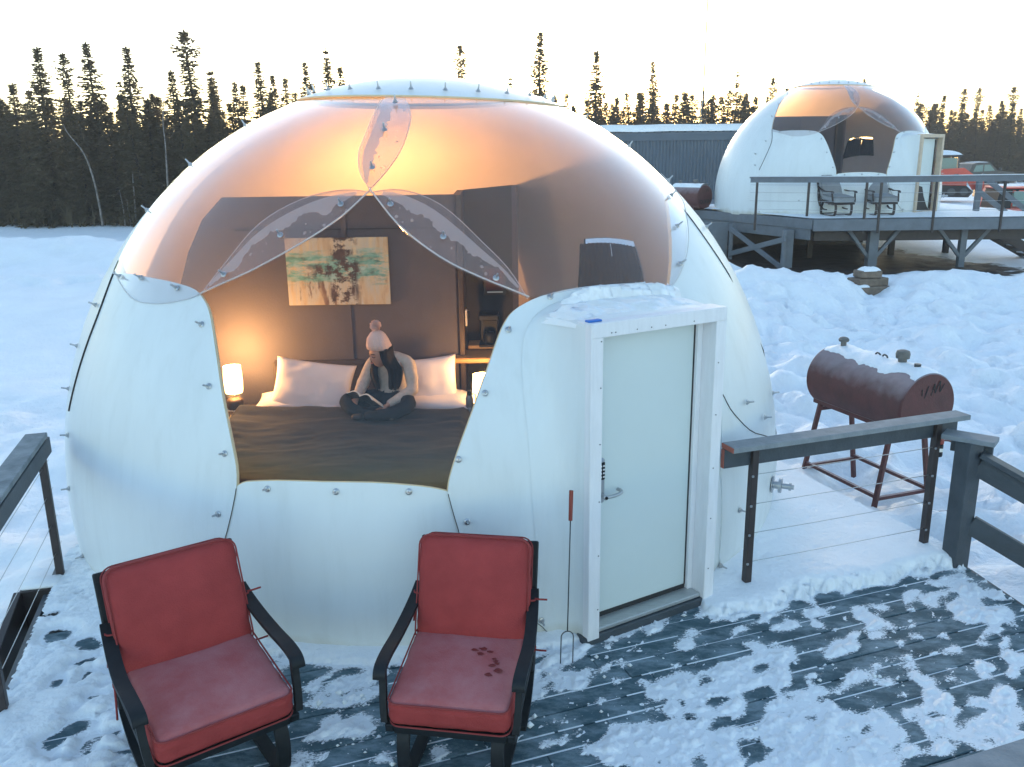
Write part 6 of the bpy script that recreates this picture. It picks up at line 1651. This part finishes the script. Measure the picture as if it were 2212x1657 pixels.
# ================================================================== SPRUCES
def spruce_mesh(seed, kind):
    """unit spruce: 10 m tall; narrow ragged black-spruce crown of drooping sprays made of small needle tufts"""
    rnd = random.Random(seed); mb = MB(); H = 10.0
    lean = rnd.uniform(-.25, .25), rnd.uniform(-.2, .2)
    def axis(z): t = z / H; return Vector((lean[0] * t * t + .06 * math.sin(5 * t + seed), lean[1] * t * t, z))
    def tuft(p, d, L, w):
        d = d.normalized(); s_ = d.cross(Vector((rnd.uniform(-1, 1), rnd.uniform(-1, 1), rnd.uniform(-.3, 1)))).normalized()
        u = d.cross(s_)
        e = p + d * L
        mb.add([p - s_ * w * .4, p + s_ * w * .4, e + s_ * w * .25 + u * w * .1, e - s_ * w * .25], [(0, 1, 2, 3)])
        mb.add([p - u * w * .35, p + u * w * .35, e + u * w * .2], [(0, 1, 2)])
    z = .55 if kind != 'bare' else 2.8
    while z < H - .05:
        t = z / H
        if kind == 'club': r = .85 * (1 - t) ** .62 * .85 + (.24 * math.exp(-((t - .90) / .05) ** 2)) - .10 * math.exp(-((t - .78) / .05) ** 2)
        elif kind == 'thin': r = .50 * (1 - t) ** .6 + .07
        elif kind == 'full': r = 1.15 * (1 - t) ** .85 + .04
        elif kind == 'bare': r = .40 * (1 - t) ** .4 + .05 + .14 * math.sin(z * 3 + seed) ** 2
        else: r = .85 * (1 - t) ** .65 + .05
        r *= rnd.uniform(.7, 1.2) * (1 if t < .8 or kind == 'club' else 1 - .6 * (t - .8) / .2)
        nb = rnd.choice((5, 6, 6, 7)) if t < .93 else 5
        if kind in ('bare', 'thin') and rnd.random() < .18: z += rnd.uniform(.1, .3); continue
        a0 = rnd.uniform(0, 6.3); c = axis(z)
        for k in range(nb):
            a = a0 + 2 * math.pi * k / nb + rnd.uniform(-.4, .4); L = max(.07, r * rnd.uniform(.55, 1.15))
            dz = -.32 if t < .75 else (.1 if t < .92 else .7)
            dirv = Vector((math.cos(a), math.sin(a), dz + rnd.uniform(-.2, .15)))
            tip = c + dirv * L
            ns = max(2, int(L / .09))
            for i in range(ns):
                f = (i + rnd.random()) / ns
                p = c.lerp(tip, f) + Vector((0, 0, .10 * f * f * L))
                for s_ in range(2):
                    dv = dirv + Vector((rnd.uniform(-.9, .9), rnd.uniform(-.9, .9), rnd.uniform(-.7, .35)))
                    tuft(p, dv, rnd.uniform(.13, .25) * (1.15 - .55 * t), rnd.uniform(.08, .14) * (1.1 - .35 * t))
        z += rnd.uniform(.10, .17) * (1.25 - .55 * t)
    for k in range(14): tuft(axis(H - .45 + .035 * k), Vector((rnd.uniform(-.3, .3), rnd.uniform(-.3, .3), 1)), .14, .05)
    crown = mb.mesh('crown', 'spruce', fixn=False)
    tb = MB(); tb.tube([axis(z_) for z_ in (-.4, 0, 2, 4, 6, 8, 9.6)], [.105, .10, .085, .068, .05, .03, .010], 7)
    return crown, tb.mesh('trunk', 'bark', smooth=True)
KINDS = ['full', 'mid', 'mid', 'thin', 'club', 'full', 'bare', 'mid', 'club', 'thin']
VAR = [spruce_mesh(200 + i, k) for i, k in enumerate(KINDS)]
random.seed(77)
NTREE = [0]
def spruce(px, ptop, Y, var, label, group, wide=1.0, name='spruce_tree'):
    p = AY(px, ptop, Y); zg = gzf(p.x, p.y) - .05; h = p.z - zg
    if h < 1: return
    t = thing(name, label, 'tree', (p.x, p.y, zg), random.uniform(0, 6.28), group); s = h / 10.0
    w = s * wide * (7.0 / max(h, 4.5)) ** .5 * 1.4
    for me, nm in zip(VAR[var], ('crown', 'trunk')):
        o = obj(nm, me, t); o.scale = (w, w, s)
    NTREE[0] += 1
GL, GC, GR = 'spruces in the dark stand left of the near dome', 'spruces showing between the two domes', 'spruces beyond the parked vehicles at the right'
lead = [(73, 104, 37, 5, .95, 'tall dense spruce with a tapering top near the left edge'), (140, 117, 37.5, 8, .75, 'thin spruce with a tiny round tuft on its tip, third from the left edge'), (190, 96, 38, 1, 1.0, 'tall ragged spruce with a sharp tip left of the near dome'), (268, 106, 38, 2, .95, 'tall spruce with drooping ragged branches, second left of the tallest'),
    (410, 67, 39, 8, 1.05, 'tallest spruce with a thick blunt club top left of the near dome'), (368, 154, 40, 7, .9, 'mid height spruce just left of the blunt topped tallest one'), (452, 150, 41, 9, .7, 'left one of a thin twin pair of spruces right of the tallest'), (461, 148, 41.6, 9, .7, 'right one of a thin twin pair of spruces right of the tallest'),
    (560, 134, 42, 7, .85, 'spruce with a narrow pointed crown rising above the dome shoulder'), (660, 137, 43, 2, .8, 'spruce left of the cap of the near dome with a flat tip'), (703, 102, 44, 9, .8, 'thin sparse spruce rising just left of the dome cap'), (742, 144, 45, 1, .8, 'stubby spruce crown beside the left end of the dome cap'),
    (508, 178, 42.5, 7, .8, 'pointed spruce between the twin pair and the dome shoulder'), (527, 184, 43, 3, .9, 'thin short spruce just right of that pointed one, above the dome shoulder'), (594, 164, 44, 1, .8, 'spruce right of the narrow pointed crown, left of two close ones'), (613, 169, 44.5, 7, .8, 'spruce right of the narrow pointed crown, right of two close ones'), (330, 204, 39.5, 5, .9, 'lower dense spruce left of the blunt topped tallest one'), (20, 182, 38, 5, 1.0, 'dense spruce touching the left edge of the picture'),
    (1000, 98, 52, 8, .75, 'spruce with a lopsided tuft on top directly above the dome cap'), (1098, 163, 54, 9, .7, 'small thin spruce tip above the right part of the dome cap'), (1165, 71, 50, 2, .95, 'tallest spruce right of the dome cap'), (1285, 111, 52, 5, .95, 'broad tall spruce right of the dome cap, second tallest there'), (1413, 134, 54, 2, .8, 'pointed spruce above the left end of the blue shed'),
    (1592, 155, 60, 6, .7, 'very thin bare spruce with isolated tufts above the shed'), (1570, 195, 60, 4, 1.0, 'spruce with a bulging top beside the thin bare one'), (1676, 168, 62, 8, .7, 'spruce with a rounded top left of the second dome'), (1863, 171, 66, 4, .6, 'club tipped spruce peeking over the cap of the second dome'),
    (1981, 201, 72, 6, .6, 'sparse bare spruce just right of the second dome'), (2032, 206, 74, 1, .9, 'pointed spruce behind the second dome\'s entrance'), (2082, 192, 74, 8, .9, 'spruce with a bent tuft on top above the dark pickup'), (2113, 190, 75, 4, .8, 'knobbly topped spruce above the pickup bonnet'), (2163, 218, 74, 5, .9, 'leaning pointed spruce near the right edge'), (2198, 187, 73, 8, .85, 'tall crooked spruce at the right edge')]
for px, py, Y, v, w, lab in lead: spruce(px, py, Y, v, lab, None, w * 1.32)
rnd = random.Random(5)
def filler(x0, x1, n, t0, t1, Y0, Y1, lab, grp, wide=(.9, 1.25), vs=(0, 1, 2, 5, 7, 0, 5)):
    for i in range(n):
        px = x0 + (x1 - x0) * (i + rnd.random()) / n
        sfx = 'th' if 10 <= (i + 1) % 100 <= 20 else {1: 'st', 2: 'nd', 3: 'rd'}.get((i + 1) % 10, 'th')
        spruce(px, rnd.uniform(t0, t1), rnd.uniform(Y0, Y1), rnd.choice(vs), '%d%s %s from the left %s' % (i + 1, sfx, lab[0], lab[1]), grp, rnd.uniform(*wide))
filler(-60, 640, 30, 205, 292, 36.5, 40, ('dark spruce', 'in the front row beside the near dome'), GL + ', front row', (1.0, 1.45))
filler(-60, 700, 30, 178, 275, 41, 46, ('dark spruce', 'in the second row beside the near dome'), GL + ', second row', (1.0, 1.4), (0, 1, 2, 3, 5, 7, 9))
filler(-60, 760, 30, 225, 290, 47, 56, ('dark spruce', 'in the back row beside the near dome'), GL + ', depth', (1.2, 1.6))
filler(1080, 1330, 16, 195, 240, 55, 64, ('low spruce', 'behind the right shoulder of the near dome'), GC + ', left', (1.2, 1.6))
filler(1300, 1640, 32, 198, 255, 57, 68, ('spruce', 'behind the roof of the blue shed'), GC + ', shed', (1.2, 1.7), (0, 1, 2, 3, 5, 7, 4))
filler(1600, 1720, 9, 190, 240, 62, 70, ('spruce', 'behind the left shoulder of the second dome'), GC + ', dome', (.8, 1.2))
filler(1920, 2290, 34, 232, 290, 74, 80, ('brownish spruce', 'in the front row beyond the vehicles'), GR + ', front row', (1.1, 1.6))
filler(1920, 2290, 30, 222, 268, 81, 90, ('brownish spruce', 'in the back row beyond the vehicles'), GR + ', back row', (1.2, 1.7), (0, 1, 2, 3, 5, 7, 4))
filler(-420, -70, 18, 150, 260, 37, 48, ('dark spruce', 'where the stand runs on beyond the left edge'), GL + ', beyond the edge', (1.3, 1.7))
filler(770, 1080, 12, 180, 235, 50, 60, ('spruce', 'hidden behind the near dome'), GC + ', hidden', (1.2, 1.6))
filler(2300, 2560, 10, 190, 270, 73, 82, ('brownish spruce', 'where the stand runs on beyond the right edge'), GR + ', beyond the edge', (1.3, 1.7))
# undergrowth closing the foot of the stands
def brush(name, label, x0, x1, y0, y1, n, hmax, seed):
    rn_ = random.Random(seed); mb = MB()
    for i in range(n):
        x = rn_.uniform(x0, x1); y = rn_.uniform(y0, y1); z = gzf(x, y); h = rn_.uniform(.3, 1) * hmax
        for k in range(5):
            d = Vector((rn_.uniform(-.5, .5), rn_.uniform(-.5, .5), 1)).normalized(); p = Vector((x, y, z + rn_.random() * h * .5)); e = p + d * h * rn_.uniform(.3, .7)
            s_ = d.orthogonal().normalized() * .035; mb.add([p - s_, p + s_, e], [(0, 1, 2)])
    tag(mb.build(name, 'spruce', fixn=False), label, 'brush', kind='stuff')
brush('undergrowth', 'twiggy undergrowth at the foot of the spruces at the left', -34, -9, 36, 52, 2600, 1.3, 3)
brush('undergrowth', 'brown undergrowth at the foot of the spruces at the right', 44, 95, 73, 88, 2600, 2.2, 4)
# pale leaning birch stems before the dark stand
def birch(pts, r, label):
    tag(MB().tube(smooth_path(pts, 5), [r * (1 - .75 * i / (5 * (len(pts) - 1))) for i in range(5 * (len(pts) - 1) + 1)], 7).build('birch_stem', 'birch', smooth=True), label, 'tree', 'pale birch stems')
Yb = 36.2
birch([AY(222, 488, Yb), AY(214, 440, Yb), AY(200, 380, Yb), AY(180, 330, Yb), AY(148, 290, Yb), AY(136, 268, Yb)], .055, 'pale birch stem leaning left before the dark spruces')
birch([AY(296, 490, Yb), AY(292, 450, Yb), AY(288, 400, Yb), AY(286, 370, Yb)], .05, 'straight pale birch stem left of the near dome')
birch([AY(364, 430, Yb), AY(360, 360, Yb), AY(357, 310, Yb), AY(352, 262, Yb), AY(355, 200, Yb + 1)], .045, 'thin pale birch stem rising behind the dome\'s left flank')
birch([AY(271, 490, Yb), AY(266, 450, Yb), AY(258, 410, Yb)], .03, 'short thin birch stem, left one of two beside the straight birch')
birch([AY(284, 490, Yb), AY(277, 455, Yb), AY(274, 430, Yb)], .03, 'short thin birch stem, right one of two beside the straight birch')

# ================================================================== VEHICLES
def wheel(mb_parent, c, r, w, axis=(0, 1, 0)):
    q = Vector(axis).to_track_quat('Z', 'Y').to_matrix().to_4x4(); q.translation = Vector(c)
    mb = MB(); mb.lathe([(r * .6, -w / 2), (r * .95, -w / 2), (r, -w * .3), (r, w * .3), (r * .95, w / 2), (r * .6, w / 2)], 20, q); t = mb.build('tyre', 'rubber', mb_parent, smooth=35)
    mb = MB(); mb.lathe([(.02, -w * .46), (r * .58, -w * .42), (r * .62, -w * .3), (r * .62, w * .3), (r * .58, w * .42), (.02, w * .46)], 16, q); mb.build('rim', 'chrome', t, smooth=35)
# dark pickup, side-on, nose to the right
tp = GZ(2100, 411)
YT = 61.0; tl = AY(2062, 411, YT); tr2 = AY(2158, 411, YT); zg = gzf(tl.x + 2, YT)
k_ = 61.0
tk = thing('pickup_truck', 'dark green pickup truck parked beyond the high deck', 'truck', (AY(2087, 411, YT).x, YT, AY(2087, 411, YT).z), R(8))
side = [(-1.9, .55), (-1.9, 1.12), (-.62, 1.16), (-.40, 1.78), (.10, 1.88), (.92, 1.86), (1.55, 1.32), (2.75, 1.22), (3.0, 1.02), (3.02, .55)]
mb = MB(); mb.prism([(x, -.92, z) for x, z in side], (0, 1.84, 0)); bd_ = mb.build('body', 'truck_paint', tk)
for nm, pts in (('side_window', [(-.30, 1.26), (-.12, 1.68), (.40, 1.72), (.40, 1.28)]), ('side_window', [(.50, 1.28), (.50, 1.72), (.90, 1.72), (1.32, 1.32)])):
    MB().prism([(x, -.928, z) for x, z in pts], (0, .012, 0)).build(nm, 'cabin_glass', tk)
for x in (-1.05, 2.15): wheel(tk, (x, -.80, .38), .40, .26); wheel(tk, (x, .80, .38), .40, .26)
MB().box((1.62, -1.05, 1.42), (.14, .22, .2), None, .03).build('mirror', 'truck_paint', tk); MB().box((3.02, -.65, .92), (.06, .34, .2), None, .02).build('headlight', 'chrome', tk)
MB().box((3.06, 0, .55), (.14, 1.8, .22), None, .03).build('bumper', 'chrome', tk)
mb = MB(); mb.grid([[(.0 + 1.0 * i / 8, -.8 + 1.6 * j / 8, 1.88 + .05 * (math.sin(math.pi * i / 8) * math.sin(math.pi * j / 8)) ** .4) for i in range(9)] for j in range(9)]); mb.build('snow_cap', 'snow', tk, smooth=True)
# orange tracked loader behind the second dome's entrance
YL = 46.0; lb = AY(2035, 428, YL)
ld = thing('tracked_loader', 'orange tracked loader with snow on its cab roof beside the second dome', 'loader', (lb.x, YL, lb.z), R(-12))
mb = MB(); mb.prism([(-1.4, -.75, .35), (-1.4, -.75, 1.1), (.2, -.75, 1.25), (.9, -.75, .9), (.9, -.75, .35)], (0, 1.5, 0)); mb.build('hull', 'orange_paint', ld)
for s_ in (-1, 1):
    mb = MB(); mb.prism([(-1.45, s_ * .95 - .18, .12), (-1.6, s_ * .95 - .18, .45), (-1.2, s_ * .95 - .18, .72), (.8, s_ * .95 - .18, .66), (1.15, s_ * .95 - .18, .35), (.95, s_ * .95 - .18, .08)], (0, .36, 0)); tkk = mb.build('track', 'rubber', ld)
    for x in (-1.1, -.5, .1, .7): mb = MB(); mb.lathe([(.16, -.02), (.2, 0), (.16, .02)], 14, Matrix.Translation((x, s_ * .95 - .20, .36)) @ Matrix.Rotation(R(90), 4, 'X')); mb.build('roller', 'dark_metal', tkk)
for (x, y) in ((-.75, -.6), (.45, -.6), (-.75, .6), (.45, .6)): MB().beam((x, y, 1.1), (x * .95, y, 2.12), .09, .09, (1, 0, 0)).build('cab_post', 'dark_metal', ld)
MB().box((-.15, 0, 2.16), (1.5, 1.4, .10), None, .03).build('cab_roof', 'dark_metal', ld); MB().box((-.15, -.61, 1.6), (1.05, .02, .9)).build('cab_window', 'cabin_glass', ld); MB().box((.46, 0, 1.62), (.02, 1.1, .9)).build('cab_window', 'cabin_glass', ld); MB().box((-.75, 0, 1.62), (.02, 1.1, .9)).build('cab_window', 'car_glass', ld)
mb = MB(); mb.grid([[(-.92 + 1.55 * i / 10, -.72 + 1.44 * j / 8, 2.2 + .24 * (math.sin(math.pi * i / 10) * math.sin(math.pi * j / 8)) ** .45) for i in range(11)] for j in range(9)]); mb.build('snow_cap', 'snow', ld, smooth=True)
for s_ in (-1, 1): mb = MB(); mb.prism([(-1.3, s_ * .7 - .08, 1.15), (-1.2, s_ * .7 - .08, 1.45), (.7, s_ * .7 - .08, 1.55), (1.7, s_ * .7 - .08, .85), (1.85, s_ * .7 - .08, .4), (1.6, s_ * .7 - .08, .4), (1.3, s_ * .7 - .08, .85), (.5, s_ * .7 - .08, 1.25)], (0, .16, 0)); mb.build('lift_arm', 'orange_paint', ld)
mb = MB(); mb.prism([(1.7, -.9, .05), (1.75, -.9, .75), (1.95, -.9, .75), (2.35, -.9, .05)], (0, 1.8, 0)); mb.build('bucket', 'dark_metal', ld)
# orange side-by-side with dark cab near the right edge
YU = 33.0; ub = AY(2150, 466, YU)
YU = 32.0
ut = thing('side_by_side', 'orange and black off road buggy with a dark cab behind the far stair railing', 'buggy', (ub.x, YU, gzf(ub.x, YU)), R(-6))
mb = MB(); mb.prism([(-1.5, -.7, .45), (-1.5, -.7, .95), (-.4, -.7, .98), (.75, -.7, 1.0), (1.5, -.7, .86), (1.6, -.7, .5)], (0, 1.4, 0)); mb.build('hull', 'orange_paint', ut); ut.scale = (.9, .9, .70)
for x in (-1.0, 1.1): wheel(ut, (x, -.72, .33), .34, .26); wheel(ut, (x, .72, .33), .34, .26)
for s_ in (-.66, .66): mb = MB(); mb.tube([(-.85, s_, .95), (-.75, s_, 1.95), (.35, s_, 1.98), (.95, s_, .98)], .06, 8); mb.build('cage_bar', 'black_paint', ut)
mb = MB(); mb.prism([(-.95, -.70, 1.0), (-.80, -.70, 2.0), (-.35, -.70, 2.02), (-.35, -.70, 1.0)], (0, 1.4, 0)); mb.build('rear_panel', 'black_paint', ut)
MB().prism([(-.28, -.69, 1.1), (-.28, -.69, 1.85), (.28, -.69, 1.85), (.72, -.69, 1.1)], (0, .015, 0)).build('side_window', 'cabin_glass', ut)
MB().box((-.2, 0, 2.02), (1.3, 1.45, .08), None, .03).build('roof', 'orange_paint', ut)
MB().box((.9, -.72, 1.02), (.9, .03, .12), None, .01).build('yellow_stripe', 'yellow_paint', ut)
YV = 33.5; vb = AY(2245, 440, YV)
vn = thing('orange_van', 'orange vehicle with tinted windows at the right edge behind the railing', 'vehicle', (vb.x, YV, gzf(vb.x, YV)), R(-4))
mb = MB(); mb.prism([(-2.1, -.95, .4), (-2.15, -.95, 1.3), (-1.9, -.95, 2.25), (1.6, -.95, 2.25), (2.3, -.95, 1.3), (2.6, -.95, .4)], (0, 1.9, 0)); mb.build('body', 'orange_paint', vn); vn.scale = (.9, .9, .62)
for x0 in (-1.85, -.75, .4): MB().prism([(x0, -.958, 1.25), (x0, -.958, 1.85), (x0 + .95, -.958, 1.85), (x0 + .95, -.958, 1.25)], (0, .012, 0)).build('side_window', 'cabin_glass', vn)
for x in (-1.3, 1.5): wheel(vn, (x, -.85, .36), .37, .25); wheel(vn, (x, .85, .36), .37, .25)
mb = MB(); mb.grid([[(-1.9 + 3.4 * i / 10, -.9 + 1.8 * j / 8, 2.25 + .1 * (math.sin(math.pi * i / 10) * math.sin(math.pi * j / 8)) ** .4) for i in range(11)] for j in range(9)]); mb.build('snow_cap', 'snow', vn, smooth=True)

# ================================================================== HAZE: thin cold air between here and the trees
hz = MB(); hz.box((0, 80, 9.0), (560, 360, 22)); 
hm = bpy.data.materials.new('haze'); hm.use_nodes = True; MATS['haze'] = hm
n, l = nodes(hm); n.clear(); out = n.new('ShaderNodeOutputMaterial'); pv_ = n.new('ShaderNodeVolumePrincipled')
pv_.inputs['Color'].default_value = (.92, .92, .92, 1); pv_.inputs['Density'].default_value = 0.0015; pv_.inputs['Anisotropy'].default_value = .1
l.new(pv_.outputs[0], out.inputs['Volume'])
tag(hz.build('haze', 'haze'), kind='stuff')
